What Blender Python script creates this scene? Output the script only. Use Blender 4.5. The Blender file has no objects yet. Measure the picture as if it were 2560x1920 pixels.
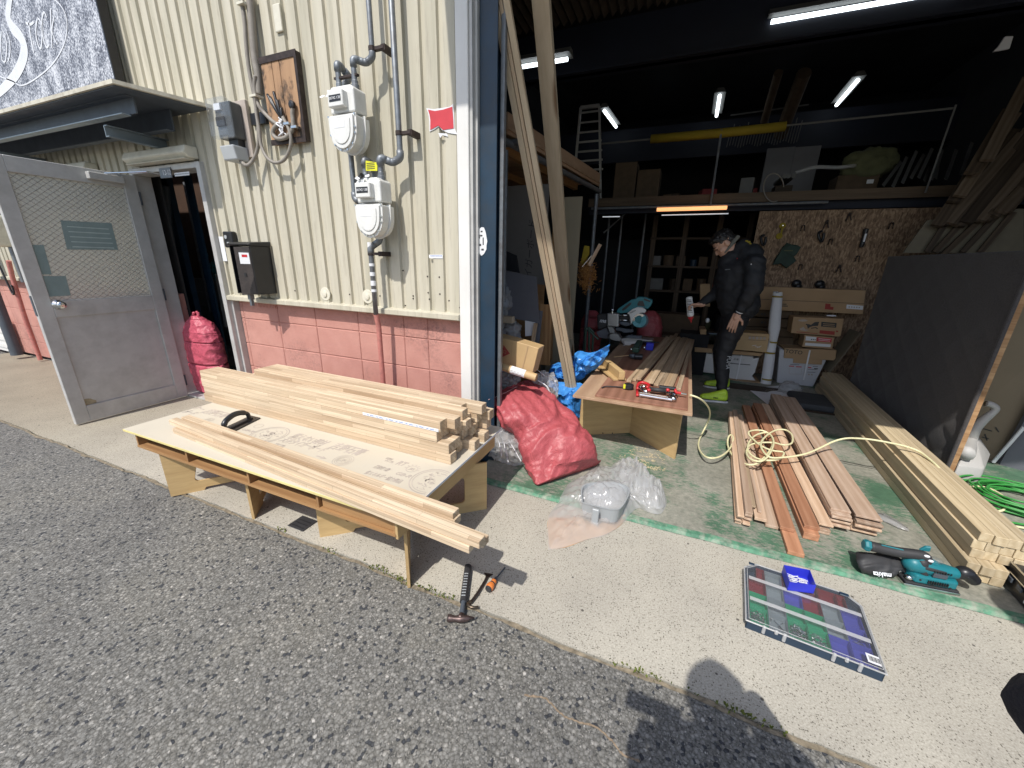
import bpy, bmesh, math, random
from mathutils import Vector, Matrix, noise, Euler
R = math.radians
random.seed(7)
scene = bpy.context.scene
COL = scene.collection

# ------------------------------------------------------------------ camera
CAMLOC = Vector((0.0, -2.0365, 1.3))
PITCH, ROLL, YAW, FPX = R(17.7), R(1.4), R(22.5), 960.0
FW = Vector((-math.sin(YAW)*math.cos(PITCH), math.cos(YAW)*math.cos(PITCH), -math.sin(PITCH)))
RT0 = Vector((math.cos(YAW), math.sin(YAW), 0)); UP0 = RT0.cross(FW)
RT = RT0*math.cos(ROLL) + UP0*math.sin(ROLL)
UP = -RT0*math.sin(ROLL) + UP0*math.cos(ROLL)
cd = bpy.data.cameras.new('camera'); cam = bpy.data.objects.new('camera', cd); COL.objects.link(cam)
m = Matrix.Identity(4)
for i in range(3):
    m[i][0], m[i][1], m[i][2], m[i][3] = RT[i], UP[i], -FW[i], CAMLOC[i]
cam.matrix_world = m
cd.sensor_width = 36; cd.lens = 36*FPX/2560; cd.clip_start = 0.02; cd.clip_end = 400
scene.camera = cam

# ------------------------------------------------------------------ sky, sun, exposure
SUN_EL, SUN_AZ = 53.0, 84.0          # light travels towards azimuth 84 deg (from +X, anticlockwise)
w = bpy.data.worlds.new('World'); scene.world = w; w.use_nodes = True
nt = w.node_tree; bg = nt.nodes['Background']
sky = nt.nodes.new('ShaderNodeTexSky'); sky.sky_type = 'NISHITA'; sky.sun_disc = False
sd = Vector((-math.cos(R(SUN_AZ)), -math.sin(R(SUN_AZ)), math.tan(R(SUN_EL))))   # towards the sun
sky.sun_elevation = R(SUN_EL); sky.sun_rotation = math.atan2(sd.x, sd.y)
sky.dust_density = 1.5
nt.links.new(sky.outputs[0], bg.inputs[0]); bg.inputs[1].default_value = 0.15
ld = bpy.data.lights.new('sun', 'SUN'); ld.energy = 3.75; ld.angle = R(0.55); ld.color = (1.0, 0.96, 0.90)
sun = bpy.data.objects.new('sun', ld); COL.objects.link(sun)
sun.rotation_euler = (-sd).to_track_quat('-Z', 'Y').to_euler(); sun.location = (-1, -6, 8)
vs = scene.view_settings
scene.display_settings.display_device = 'sRGB'
vs.view_transform = 'Standard'; vs.look = 'None'; vs.gamma = 1.0; vs.use_curve_mapping = False
vs.exposure = 0.22
scene.cycles.max_bounces = 10; scene.cycles.diffuse_bounces = 5; scene.cycles.transparent_max_bounces = 16
scene.cycles.sample_clamp_indirect = 6.0

# ------------------------------------------------------------------ measuring helpers: a ray of the survey photo met with a real plane
FR = dict(A=(0,0,.33755),B=(500,0,.3376),C=(0,380,.4219),D=(540,460,.3254),E=(1200,0,.3375),F=(1860,0,.3375),G=(1200,460,.3134),
 H=(1700,480,.3134),I=(280,860,.3495),J=(800,900,.422),K=(1180,840,.3376),L=(1380,820,.27125),M=(1760,860,.3857),N=(1800,1340,.3496),
 O=(2060,480,.494),P=(2120,1320,.1537),Q=(1480,720,.1326),R=(1500,900,.11754),S=(1080,1380,.12054),T=(1680,560,.2772),
 U=(1200,900,.211),W=(2360,1180,.2291),Y=(1220,820,.0904),Z=(0,500,.2532),X=(0,0,1.0))
def ray(f, x, y):
    a, b, s = FR[f]; x, y = a+x*s, b+y*s
    return FW + RT*((x-1280)/FPX) - UP*((y-960)/FPX)
def g(f, x, y, z=0.0):
    r = ray(f, x, y); return CAMLOC + r*((z-CAMLOC.z)/r.z)
def v(f, x, y, Y=0.0):
    r = ray(f, x, y); return CAMLOC + r*((Y-CAMLOC.y)/r.y)
def vx(f, x, y, X=0.0):
    r = ray(f, x, y); return CAMLOC + r*((X-CAMLOC.x)/r.x)

# ------------------------------------------------------------------ object helpers
WM = {}
def wm(o): return WM.get(o.name, Matrix.Identity(4))
def place(o, parent=None, M=None):
    M = M or Matrix.Identity(4)
    COL.objects.link(o)
    WM[o.name] = M
    if parent: o.parent = parent; o.matrix_local = wm(parent).inverted() @ M
    else: o.matrix_world = M
    return o
def tag(o, label=None, cat=None, group=None, kind=None):
    if label: o['label'] = label
    if cat: o['category'] = cat
    if group: o['group'] = group
    if kind: o['kind'] = kind
    return o
def thing(name, loc, label, cat, group=None, rz=0.0):
    o = bpy.data.objects.new(name, None); o.empty_display_size = .05
    place(o, None, Matrix.Translation(Vector(loc)) @ Matrix.Rotation(rz, 4, 'Z'))
    return tag(o, label, cat, group)
def copy_thing(root, M, label=None, group=None):
    kids = [k for k in bpy.data.objects if k.parent == root]
    r = root.copy(); place(r, None, M)
    if label: r['label'] = label
    if group: r['group'] = group
    for k in kids:
        c = k.copy(); COL.objects.link(c); c.parent = r; c.matrix_local = k.matrix_local.copy()
    return r

class MB:
    def __init__(s): s.bm = bmesh.new()
    def quadbox(s, c, M=None):
        vs_ = [s.bm.verts.new(M @ Vector(p) if M else Vector(p)) for p in c]
        for f in ((0,3,2,1),(4,5,6,7),(0,1,5,4),(1,2,6,5),(2,3,7,6),(3,0,4,7)):
            s.bm.faces.new([vs_[i] for i in f])
    def box(s, a, b, M=None):
        x0,y0,z0 = a; x1,y1,z1 = b
        if x0>x1: x0,x1=x1,x0
        if y0>y1: y0,y1=y1,y0
        if z0>z1: z0,z1=z1,z0
        s.quadbox([(x0,y0,z0),(x1,y0,z0),(x1,y1,z0),(x0,y1,z0),(x0,y0,z1),(x1,y0,z1),(x1,y1,z1),(x0,y1,z1)], M)
    def prism(s, pts, d):
        d = Vector(d); a = [s.bm.verts.new(Vector(p)) for p in pts]; b = [s.bm.verts.new(Vector(p)+d) for p in pts]
        n = len(pts)
        s.bm.faces.new(a); s.bm.faces.new(b[::-1])
        for i in range(n): s.bm.faces.new([a[(i+1)%n], a[i], b[i], b[(i+1)%n]])
    def ring(s, c, u, w_, n, ph=0): return [s.bm.verts.new(c + u*math.cos(2*math.pi*i/n+ph) + w_*math.sin(2*math.pi*i/n+ph)) for i in range(n)]
    def tube(s, pts, r, n=10, caps=True, rr=None):
        pts = [Vector(p) for p in pts]; prev = None; rings = []
        t = (pts[1]-pts[0]).normalized()
        u = t.orthogonal().normalized()
        for i, p in enumerate(pts):
            if i == 0: t = (pts[1]-pts[0])
            elif i == len(pts)-1: t = pts[-1]-pts[-2]
            else: t = (pts[i+1]-p).normalized() + (p-pts[i-1]).normalized()
            if t.length < 1e-9: t = Vector((0,0,1))
            t.normalize()
            u = (u - t*u.dot(t)); 
            if u.length < 1e-6: u = t.orthogonal()
            u.normalize(); w_ = t.cross(u)
            q = rr[i] if rr else r
            rings.append(s.ring(p, u*q, w_*q, n))
        for a, b in zip(rings, rings[1:]):
            for i in range(n): s.bm.faces.new([a[i], a[(i+1)%n], b[(i+1)%n], b[i]])
        if caps:
            s.bm.faces.new(rings[0][::-1]); s.bm.faces.new(rings[-1])
    def lathe(s, prof, c, axis=(0,0,1), n=20, su=1, sw=1, ref=None):
        ax = Vector(axis).normalized(); u = (Vector(ref) if ref else ax.orthogonal()).normalized(); w_ = ax.cross(u); c = Vector(c)
        rings = [s.ring(c+ax*h, u*max(r,1e-4)*su, w_*max(r,1e-4)*sw, n) for r, h in prof]
        for a, b in zip(rings, rings[1:]):
            for i in range(n): s.bm.faces.new([a[i], a[(i+1)%n], b[(i+1)%n], b[i]])
        s.bm.faces.new(rings[0][::-1]); s.bm.faces.new(rings[-1])
    def ell(s, c, r, n=14, M=None):
        c = Vector(c); r = Vector(r) if not isinstance(r, (int,float)) else Vector((r,r,r))
        T = Matrix.Translation(c) @ (M.to_4x4() if M else Matrix.Identity(4)) @ Matrix.Diagonal((r.x,r.y,r.z,1))
        bmesh.ops.create_uvsphere(s.bm, u_segments=n, v_segments=max(6,n//2+1), radius=1, matrix=T)
    def cap(s, a, b, ra, rb, n=14, flat=None):
        """tapered limb with round ends"""
        a=Vector(a); b=Vector(b); ax=(b-a); L=ax.length; ax.normalize()
        prof=[(ra*math.sin(t*math.pi/10), -ra*math.cos(t*math.pi/10)) for t in range(0,6)]
        prof+=[(rb*math.cos(t*math.pi/10), L+rb*math.sin(t*math.pi/10)) for t in range(0,6)]
        s.lathe(prof, a, ax, n)
    def face(s, pts): return s.bm.faces.new([s.bm.verts.new(Vector(p)) for p in pts])
    def obj(s, name, mat, parent=None, M=None, smooth=False, bevel=0, label=None, cat=None, group=None, kind=None, local=False, seg=1, recalc=True):
        """verts are in world space unless local=True, in which case M places them"""
        if recalc: bmesh.ops.recalc_face_normals(s.bm, faces=s.bm.faces)
        me = bpy.data.meshes.new(name)
        if not local:
            if parent is not None: M0 = wm(parent)
            else:
                xs=[q.co for q in s.bm.verts]
                c=Vector((sum(q.x for q in xs)/len(xs), sum(q.y for q in xs)/len(xs), min(q.z for q in xs)))
                M0 = Matrix.Translation(c)
            s.bm.transform(M0.inverted()); M = M0
        s.bm.to_mesh(me); s.bm.free()
        o = bpy.data.objects.new(name, me)
        for mm in (mat if isinstance(mat, (list,tuple)) else [mat]): me.materials.append(mm)
        if smooth:
            for f in me.polygons: f.use_smooth = True
        if bevel:
            b = o.modifiers.new('bevel','BEVEL'); b.width = bevel; b.segments = seg; b.limit_method='ANGLE'; b.angle_limit=R(35)
            b.harden_normals = False
        place(o, parent, M)
        return tag(o, label, cat, group, kind)

def smooth_path(pts, k=8, closed=False):
    pts = [Vector(p) for p in pts]; out = []
    n = len(pts)
    for i in range(n-1):
        p0 = pts[max(i-1,0)]; p1 = pts[i]; p2 = pts[i+1]; p3 = pts[min(i+2,n-1)]
        for j in range(k):
            t = j/k
            out.append(.5*((2*p1)+(p2-p0)*t+(2*p0-5*p1+4*p2-p3)*t*t+(3*p1-p0-3*p2+p3)*t**3))
    out.append(pts[-1]); return out

def board(name, a, b, w_, t, mat, up=(0,0,1), parent=None, bevel=.0015, **kw):
    """timber from a to b (centre line), width w_ across, thickness t along up; local X runs along it"""
    a=Vector(a); b=Vector(b); x=(b-a); L=x.length; x.normalize()
    z=Vector(up); z=(z-x*z.dot(x)).normalized(); y=z.cross(x)
    M=Matrix.Identity(4)
    for i in range(3): M[i][0],M[i][1],M[i][2],M[i][3]=x[i],y[i],z[i],a[i]
    m_=MB(); m_.box((0,-w_/2,-t/2),(L,w_/2,t/2))
    return m_.obj(name, mat, parent, M=M, local=True, bevel=bevel, **kw)

def hit_obj(o, f, x, y):
    from mathutils.bvhtree import BVHTree
    q=bmesh.new(); q.from_mesh(o.data); q.transform(wm(o)); t=BVHTree.FromBMesh(q); q.free()
    h=t.ray_cast(CAMLOC, ray(f,x,y).normalized()); return (h[0],h[1]) if h[0] else (g(f,x,y,.06),Vector((0,0,1)))
def text(name, body, size, mat, M, parent=None, thick=.0006, shear=0, spacing=1.0, align='CENTER', off=0):
    c = bpy.data.curves.new(name,'FONT'); c.body=body; c.size=size; c.extrude=thick/2; c.shear=shear; c.space_character=spacing
    c.align_x=align; c.align_y='CENTER'; c.offset=off; c.resolution_u=3
    o=bpy.data.objects.new(name+'_c',c); COL.objects.link(o)
    dg=bpy.context.evaluated_depsgraph_get(); me=bpy.data.meshes.new_from_object(o.evaluated_get(dg))
    bpy.data.objects.remove(o); me.name=name
    me.materials.clear(); me.materials.append(mat)
    q=bpy.data.objects.new(name,me); return place(q,parent,M)
def frameM(o, x, y):
    """matrix with local x, y axes along given directions"""
    x=Vector(x).normalized(); y=Vector(y); y=(y-x*y.dot(x)).normalized(); z=x.cross(y); o=Vector(o)
    M=Matrix.Identity(4)
    for i in range(3): M[i][0],M[i][1],M[i][2],M[i][3]=x[i],y[i],z[i],o[i]
    return M

# ------------------------------------------------------------------ materials
def nodes(name):
    m_=bpy.data.materials.new(name); m_.use_nodes=True; t=m_.node_tree
    return m_, t, t.nodes['Principled BSDF']
def N(t, typ, **kw):
    n=t.nodes.new(typ)
    for k,val in kw.items():
        if k in n.inputs: n.inputs[k].default_value=val
        else: setattr(n,k,val)
    return n
def ramp(t, fac, stops):
    n=t.nodes.new('ShaderNodeValToRGB'); cr=n.color_ramp
    while len(cr.elements)>1: cr.elements.remove(cr.elements[-1])
    cr.elements[0].position=stops[0][0]; cr.elements[0].color=(*stops[0][1],1)
    for p_,c_ in stops[1:]:
        e=cr.elements.new(p_); e.color=(*c_,1)
    t.links.new(fac,n.inputs[0]); return n.outputs[0]
def mixc(t, fac, a, b, mode='MIX'):
    n=t.nodes.new('ShaderNodeMix'); n.data_type='RGBA'; n.blend_type=mode
    for k,val in ((0,fac),(6,a),(7,b)):
        if isinstance(val,(int,float)): n.inputs[k].default_value=val
        elif isinstance(val,tuple): n.inputs[k].default_value=(*val,1)
        else: t.links.new(val,n.inputs[k])
    return n.outputs[2]
def coords(t, scale=(1,1,1), kind='Object', rnd=False):
    tc=t.nodes.new('ShaderNodeTexCoord'); mp=t.nodes.new('ShaderNodeMapping'); mp.inputs['Scale'].default_value=scale
    t.links.new(tc.outputs[kind],mp.inputs[0])
    if rnd:
        oi=t.nodes.new('ShaderNodeObjectInfo'); mu=N(t,'ShaderNodeMath',operation='MULTIPLY'); mu.inputs[1].default_value=37.0
        t.links.new(oi.outputs['Random'],mu.inputs[0])
        cb=t.nodes.new('ShaderNodeCombineXYZ')
        for i in range(3): t.links.new(mu.outputs[0],cb.inputs[i])
        t.links.new(cb.outputs[0],mp.inputs['Location'])
    return mp.outputs[0]
def wnoise(t, scale, vec=None, detail=4, rough=.55):
    n=N(t,'ShaderNodeTexNoise',Scale=scale,Detail=detail,Roughness=rough)
    if vec is not None: t.links.new(vec,n.inputs['Vector'])
    return n.outputs['Fac']
def bump(t, b, h, strength=.3, dist=.002):
    n=N(t,'ShaderNodeBump',Strength=strength,Distance=dist); t.links.new(h,n.inputs['Height']); t.links.new(n.outputs[0],b.inputs['Normal'])
def plain(name, col, rough=.6, metal=0, var=.12, vs_=12, bmp=0, bs=60, spec=None, kind='Object', emit=None, es=1, dirt=None):
    m_,t,b=nodes(name)
    vec=coords(t,kind=kind)
    f=wnoise(t,vs_,vec)
    c=ramp(t,f,[(.3,tuple(x*(1-var) for x in col)),(.7,tuple(min(1,x*(1+var)) for x in col))])
    if dirt:
        c=mixc(t,ramp(t,wnoise(t,dirt[1],vec,6,.7),[(.45,(0,0,0)),(.75,(dirt[2],)*3)]),c,dirt[0])
    t.links.new(c,b.inputs['Base Color'])
    b.inputs['Roughness'].default_value=rough; b.inputs['Metallic'].default_value=metal
    if spec is not None: b.inputs['Specular IOR Level'].default_value=spec
    if bmp: bump(t,b,wnoise(t,bs,vec),bmp)
    if emit: b.inputs['Emission Color'].default_value=(*emit,1); b.inputs['Emission Strength'].default_value=es
    return m_
def woodm(name, c1, c2, scale=1.0, lam=None, knots=0.0, rough=.65, var=.10, bmp=.15, stretch=14, wave=.35):
    """grain runs along local X; lam=(piece length, lamella width) adds jointed pieces of differing tone"""
    m_,t,b=nodes(name)
    vec=coords(t,(scale,scale*stretch,scale*stretch),rnd=True)
    f=wnoise(t,2.2,vec,7,.62)
    fine=wnoise(t,9,vec,4,.6)
    wv=N(t,'ShaderNodeTexWave',Scale=.55,Distortion=7.0,Detail=3.0,bands_direction='Y'); wv.inputs['Detail Scale'].default_value=.8
    t.links.new(vec,wv.inputs[0])
    mx=N(t,'ShaderNodeMath',operation='MULTIPLY_ADD'); t.links.new(wv.outputs['Fac'],mx.inputs[0]); mx.inputs[1].default_value=wave; t.links.new(f,mx.inputs[2])
    c=ramp(t,mx.outputs[0],[(.35,c1),(.62,tuple((x+y)/2 for x,y in zip(c1,c2))),(.9,c2)])
    c=mixc(t,.22,c,ramp(t,fine,[(.3,(.55,.5,.45)),(.6,(1,1,1))]),'MULTIPLY')
    if lam:
        tc=t.nodes.new('ShaderNodeTexCoord'); oi=t.nodes.new('ShaderNodeObjectInfo')
        sp=t.nodes.new('ShaderNodeSeparateXYZ'); t.links.new(tc.outputs['Object'],sp.inputs[0])
        mu=N(t,'ShaderNodeMath',operation='MULTIPLY_ADD'); t.links.new(oi.outputs['Random'],mu.inputs[0]); mu.inputs[1].default_value=9.0; t.links.new(sp.outputs[0],mu.inputs[2])
        ad=N(t,'ShaderNodeMath',operation='ADD'); t.links.new(sp.outputs[1],ad.inputs[0]); t.links.new(sp.outputs[2],ad.inputs[1])
        ad2=N(t,'ShaderNodeMath',operation='MULTIPLY_ADD'); t.links.new(oi.outputs['Random'],ad2.inputs[0]); ad2.inputs[1].default_value=3.0; t.links.new(ad.outputs[0],ad2.inputs[2])
        cb=t.nodes.new('ShaderNodeCombineXYZ'); t.links.new(mu.outputs[0],cb.inputs[0]); t.links.new(ad2.outputs[0],cb.inputs[1])
        br=N(t,'ShaderNodeTexBrick',Scale=1.0); br.offset=.5; br.offset_frequency=2
        br.inputs['Brick Width'].default_value=lam[0]; br.inputs['Row Height'].default_value=lam[1]; br.inputs['Mortar Size'].default_value=.0006
        br.inputs['Mortar Smooth'].default_value=.0; br.inputs['Bias'].default_value=0
        br.inputs['Color1'].default_value=(.70,.62,.54,1); br.inputs['Color2'].default_value=(1.12,1.1,1.06,1); br.inputs['Mortar'].default_value=(.33,.25,.18,1)
        t.links.new(cb.outputs[0],br.inputs[0])
        c=mixc(t,.75,c,br.outputs['Color'],'MULTIPLY')
    if knots:
        kv=coords(t,(scale*2.2,scale*9,scale*9),rnd=True)
        vo=N(t,'ShaderNodeTexVoronoi',Scale=1.0); t.links.new(kv,vo.inputs[0])
        c=mixc(t,ramp(t,vo.outputs['Distance'],[(0,(1,1,1)),(knots,(.75,.75,.75)),(knots*1.7,(0,0,0))]),c,(.16,.075,.03))
    oi2=t.nodes.new('ShaderNodeObjectInfo')
    c=mixc(t,1.0,c,ramp(t,oi2.outputs['Random'],[(0,(1-var*1.6,)*3),(.5,(1,1,1)),(1,(1+var,1+var*.9,1+var*.6))]),'MULTIPLY')
    t.links.new(c,b.inputs['Base Color']); b.inputs['Roughness'].default_value=rough; b.inputs['Specular IOR Level'].default_value=.3
    bump(t,b,fine,bmp,.001)
    return m_
def clearm(name, tint=(.95,.96,.97), haze=.12, rough=.12):
    m_=bpy.data.materials.new(name); m_.use_nodes=True; t=m_.node_tree; t.nodes.remove(t.nodes['Principled BSDF'])
    out=t.nodes['Material Output']
    tr=N(t,'ShaderNodeBsdfTransparent'); tr.inputs[0].default_value=(*tint,1)
    gl=N(t,'ShaderNodeBsdfGlossy',Roughness=rough); df=N(t,'ShaderNodeBsdfDiffuse'); df.inputs[0].default_value=(.8,.8,.8,1)
    tl=N(t,'ShaderNodeBsdfTranslucent'); tl.inputs[0].default_value=(.85,.85,.85,1)
    a0=N(t,'ShaderNodeMixShader'); a0.inputs[0].default_value=.5; t.links.new(df.outputs[0],a0.inputs[1]); t.links.new(tl.outputs[0],a0.inputs[2])
    a=N(t,'ShaderNodeMixShader'); a.inputs[0].default_value=haze; t.links.new(tr.outputs[0],a.inputs[1]); t.links.new(a0.outputs[0],a.inputs[2])
    lw=N(t,'ShaderNodeLayerWeight',Blend=.5); pw_=N(t,'ShaderNodeMath',operation='POWER'); t.links.new(lw.outputs['Facing'],pw_.inputs[0]); pw_.inputs[1].default_value=4
    ml=N(t,'ShaderNodeMath',operation='MULTIPLY_ADD'); t.links.new(pw_.outputs[0],ml.inputs[0]); ml.inputs[1].default_value=.55; ml.inputs[2].default_value=.035
    b_=N(t,'ShaderNodeMixShader'); t.links.new(ml.outputs[0],b_.inputs[0]); t.links.new(a.outputs[0],b_.inputs[1]); t.links.new(gl.outputs[0],b_.inputs[2])
    t.links.new(b_.outputs[0],out.inputs[0]); return m_
def cordm(name,col,rough=.45): return plain(name,col,rough,var=.05,vs_=3)

MT={}
MT['black']=plain('black_plastic',(.018,.018,.02),.35,var=.2)
MT['blackr']=plain('black_rubber',(.03,.03,.032),.6,var=.2,bmp=.2)
MT['alu']=plain('door_aluminium',(.50,.495,.475),.5,.12,var=.06,dirt=((.2,.18,.16),5,.35))
MT['steel']=plain('galvanised_pipe',(.20,.22,.24),.5,.5,var=.15,vs_=30,dirt=((.12,.08,.06),14,.5))
MT['chrome']=plain('polished_steel',(.65,.65,.64),.22,1.0,var=.05)
MT['dsteel']=plain('canopy_steel',(.085,.10,.12),.5,.2,var=.15)
MT['cream']=plain('cream_plastic',(.66,.63,.52),.5,var=.05,dirt=((.25,.22,.18),9,.35))
MT['meter']=plain('meter_paint',(.70,.70,.67),.42,var=.03,dirt=((.35,.33,.30),10,.30))
MT['blue']=plain('blue_steel',(.008,.030,.058),.45,var=.2,vs_=6,dirt=((.03,.03,.03),9,.5))
MT['white']=plain('white_paint',(.72,.71,.68),.5,var=.03,dirt=((.4,.37,.32),6,.25))
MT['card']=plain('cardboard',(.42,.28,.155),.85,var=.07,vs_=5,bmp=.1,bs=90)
MT['cardl']=plain('cardboard_tape_tan',(.50,.34,.17),.55,var=.06,vs_=5)
MT['teal']=plain('teal_plastic',(.012,.16,.19),.42,var=.08)
MT['red']=plain('red_plastic',(.5,.025,.03),.35,var=.08)
MT['bluep']=plain('blue_tray_plastic',(.03,.04,.50),.4,var=.08)
MT['hose']=cordm('cream_air_hose',(.70,.66,.40))
MT['green']=cordm('green_cord',(.045,.28,.055),.4)
MT['paper']=plain('paper',(.72,.73,.75),.8,var=.02)
MT['ink']=plain('grey_print_ink',(.44,.38,.33),.8,var=.15)
MT['inkd']=plain('dark_print_ink',(.05,.05,.05),.7,var=.1)
MT['inkr']=plain('red_print_ink',(.34,.05,.04),.75,var=.1)
MT['clear']=clearm('clear_polythene',(.97,.97,.98),haze=.48,rough=.16)
MT['clear2']=clearm('clear_hard_plastic',(.95,.965,.98),.07,.05)
MT['skin']=plain('skin',(.50,.29,.20),.5,var=.06,vs_=30)
MT['hair']=plain('black_hair',(.012,.010,.009),.45,var=.3,vs_=80,bmp=.5,bs=200)
MT['jacket']=plain('black_jacket_cloth',(.016,.017,.020),.75,var=.2,bmp=.3,bs=90)
MT['fleece']=plain('black_fleece',(.013,.013,.018),.95,var=.3,vs_=60,bmp=1.0,bs=240)
MT['trouser']=plain('black_track_trousers',(.012,.012,.014),.7,var=.2,bmp=.2,bs=60)
MT['neon']=plain('neon_green_mesh',(.50,.72,.05),.55,var=.1,vs_=60)
MT['sole']=plain('white_foam_sole',(.70,.70,.68),.6,var=.04)
# woods
MT['batten']=woodm('laminated_pale_batten',(.73,.615,.46),(.58,.455,.32),1.0,lam=(.42,.021),var=.05)
MT['lump']=woodm('laminated_pole_pale',(.64,.53,.355),(.50,.395,.245),1.0,var=.12,stretch=18)
MT['meranti']=woodm('pink_brown_board',(.58,.44,.335),(.44,.305,.215),1.0,var=.26)
MT['orange']=woodm('orange_brown_board',(.52,.27,.16),(.38,.18,.10),1.0,var=.12)
MT['pine']=woodm('knotty_pine',(.58,.475,.335),(.45,.345,.225),.9,wave=.12,knots=.17,var=.05,stretch=8)
MT['ply']=woodm('yellow_plywood',(.58,.41,.20),(.49,.33,.155),1.4,var=.05,stretch=7,wave=.14)
MT['plyr']=woodm('red_brown_plywood',(.34,.17,.115),(.23,.11,.07),1.0,var=.04,stretch=9)
MT['plyl']=woodm('tan_plywood_sheet',(.50,.34,.22),(.38,.24,.15),.8,var=.05,stretch=5)
MT['strip']=woodm('grey_tan_strip',(.58,.46,.33),(.42,.32,.22),1.0,var=.18,lam=(.5,.05))
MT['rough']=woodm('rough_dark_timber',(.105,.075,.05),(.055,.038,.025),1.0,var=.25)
MT['frame']=woodm('brown_plywood_frame',(.46,.27,.12),(.30,.16,.07),1.0,var=.08)

# ================================================================== GROUND
def asphalt_mat():
    m_,t,b=nodes('asphalt_aggregate'); vec=coords(t)
    wv=N(t,'ShaderNodeTexNoise',Scale=60,Detail=2); t.links.new(vec,wv.inputs['Vector'])
    dv=mixc(t,.004,vec,wv.outputs['Color'],'ADD')
    v1=N(t,'ShaderNodeTexVoronoi',Scale=105); t.links.new(dv,v1.inputs[0])
    v2=N(t,'ShaderNodeTexVoronoi',Scale=250); t.links.new(dv,v2.inputs[0])
    sp=t.nodes.new('ShaderNodeSeparateColor'); t.links.new(v1.outputs['Color'],sp.inputs[0])
    sp2=t.nodes.new('ShaderNodeSeparateColor'); t.links.new(v2.outputs['Color'],sp2.inputs[0])
    big=ramp(t,sp.outputs[0],[(0,(.042,.045,.052)),(.12,(.055,.058,.064)),(.16,(.155,.151,.14)),(.55,(.185,.181,.168)),(.8,(.215,.21,.195)),(.99,(.29,.28,.26)),(1,(.45,.43,.40))])
    sm=ramp(t,sp2.outputs[1],[(0,(.085,.085,.083)),(.2,(.14,.138,.13)),(.6,(.19,.186,.174)),(.93,(.25,.243,.225)),(1,(.42,.40,.37))])
    pick=ramp(t,sp.outputs[2],[(.42,(0,0,0)),(.45,(1,1,1))])
    c=mixc(t,pick,big,sm)
    edge=ramp(t,v1.outputs['Distance'],[(.30,(1,1,1)),(.62,(.52,.51,.49))])
    c=mixc(t,.8,c,edge,'MULTIPLY')
    lo=wnoise(t,1.1,vec,7,.65); c=mixc(t,1,c,ramp(t,lo,[(.3,(.90,.90,.91)),(.5,(1.12,1.12,1.11)),(.7,(1.26,1.24,1.18))]),'MULTIPLY')
    st=ramp(t,wnoise(t,3.1,vec,7,.7),[(.60,(0,0,0)),(.75,(.35,.35,.35))]); c=mixc(t,st,c,(.26,.24,.19))
    t.links.new(c,b.inputs['Base Color']); b.inputs['Roughness'].default_value=.8; b.inputs['Specular IOR Level'].default_value=.35
    h=mixc(t,.5,v1.outputs['Distance'],v2.outputs['Distance'])
    n=N(t,'ShaderNodeBump',Strength=.5,Distance=.003,invert=True); t.links.new(h,n.inputs['Height']); t.links.new(n.outputs[0],b.inputs['Normal'])
    return m_
def concrete_mat():
    m_,t,b=nodes('washed_concrete'); vec=coords(t)
    v1=N(t,'ShaderNodeTexVoronoi',Scale=190); t.links.new(vec,v1.inputs[0])
    sp=t.nodes.new('ShaderNodeSeparateColor'); t.links.new(v1.outputs['Color'],sp.inputs[0])
    base=ramp(t,wnoise(t,170,vec,5,.7),[(.3,(.31,.292,.252)),(.5,(.45,.425,.372)),(.7,(.57,.545,.487))])
    spot=ramp(t,sp.outputs[0],[(0,(.28,.27,.25)),(.08,(.42,.41,.39)),(.20,(1,1,1))])
    near=ramp(t,v1.outputs['Distance'],[(.35,(1,1,1)),(.55,(0,0,0))])
    c=mixc(t,near,base,mixc(t,1,base,spot,'MULTIPLY'))
    v3=N(t,'ShaderNodeTexVoronoi',Scale=34); t.links.new(vec,v3.inputs[0]); s3=t.nodes.new('ShaderNodeSeparateColor'); t.links.new(v3.outputs['Color'],s3.inputs[0])
    stone=ramp(t,v3.outputs['Distance'],[(.16,(1,1,1)),(.22,(0,0,0))]); few=ramp(t,s3.outputs[1],[(.035,(1,1,1)),(.045,(0,0,0))])
    both=mixc(t,1,stone,few,'MULTIPLY'); c=mixc(t,both,c,(.12,.11,.10))
    c=mixc(t,1,c,ramp(t,wnoise(t,1.8,vec,5,.6),[(.3,(.80,.79,.77)),(.7,(1.05,1.04,1.0))]),'MULTIPLY')
    # colour gets darker towards the left end of the apron
    sx=t.nodes.new('ShaderNodeSeparateXYZ'); tc=t.nodes.new('ShaderNodeTexCoord'); t.links.new(tc.outputs['Object'],sx.inputs[0])
    mm=N(t,'ShaderNodeMath',operation='MULTIPLY_ADD'); t.links.new(sx.outputs[0],mm.inputs[0]); mm.inputs[1].default_value=-.35; mm.inputs[2].default_value=-.35
    c=mixc(t,1,c,ramp(t,mm.outputs[0],[(0,(1,1,1)),(.6,(.84,.81,.75)),(1,(.66,.62,.56))]),'MULTIPLY')
    t.links.new(c,b.inputs['Base Color']); b.inputs['Roughness'].default_value=.85; b.inputs['Specular IOR Level'].default_value=.25
    n=N(t,'ShaderNodeBump',Strength=.35,Distance=.002); t.links.new(wnoise(t,130,vec,5,.7),n.inputs['Height']); t.links.new(n.outputs[0],b.inputs['Normal'])
    return m_
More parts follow.
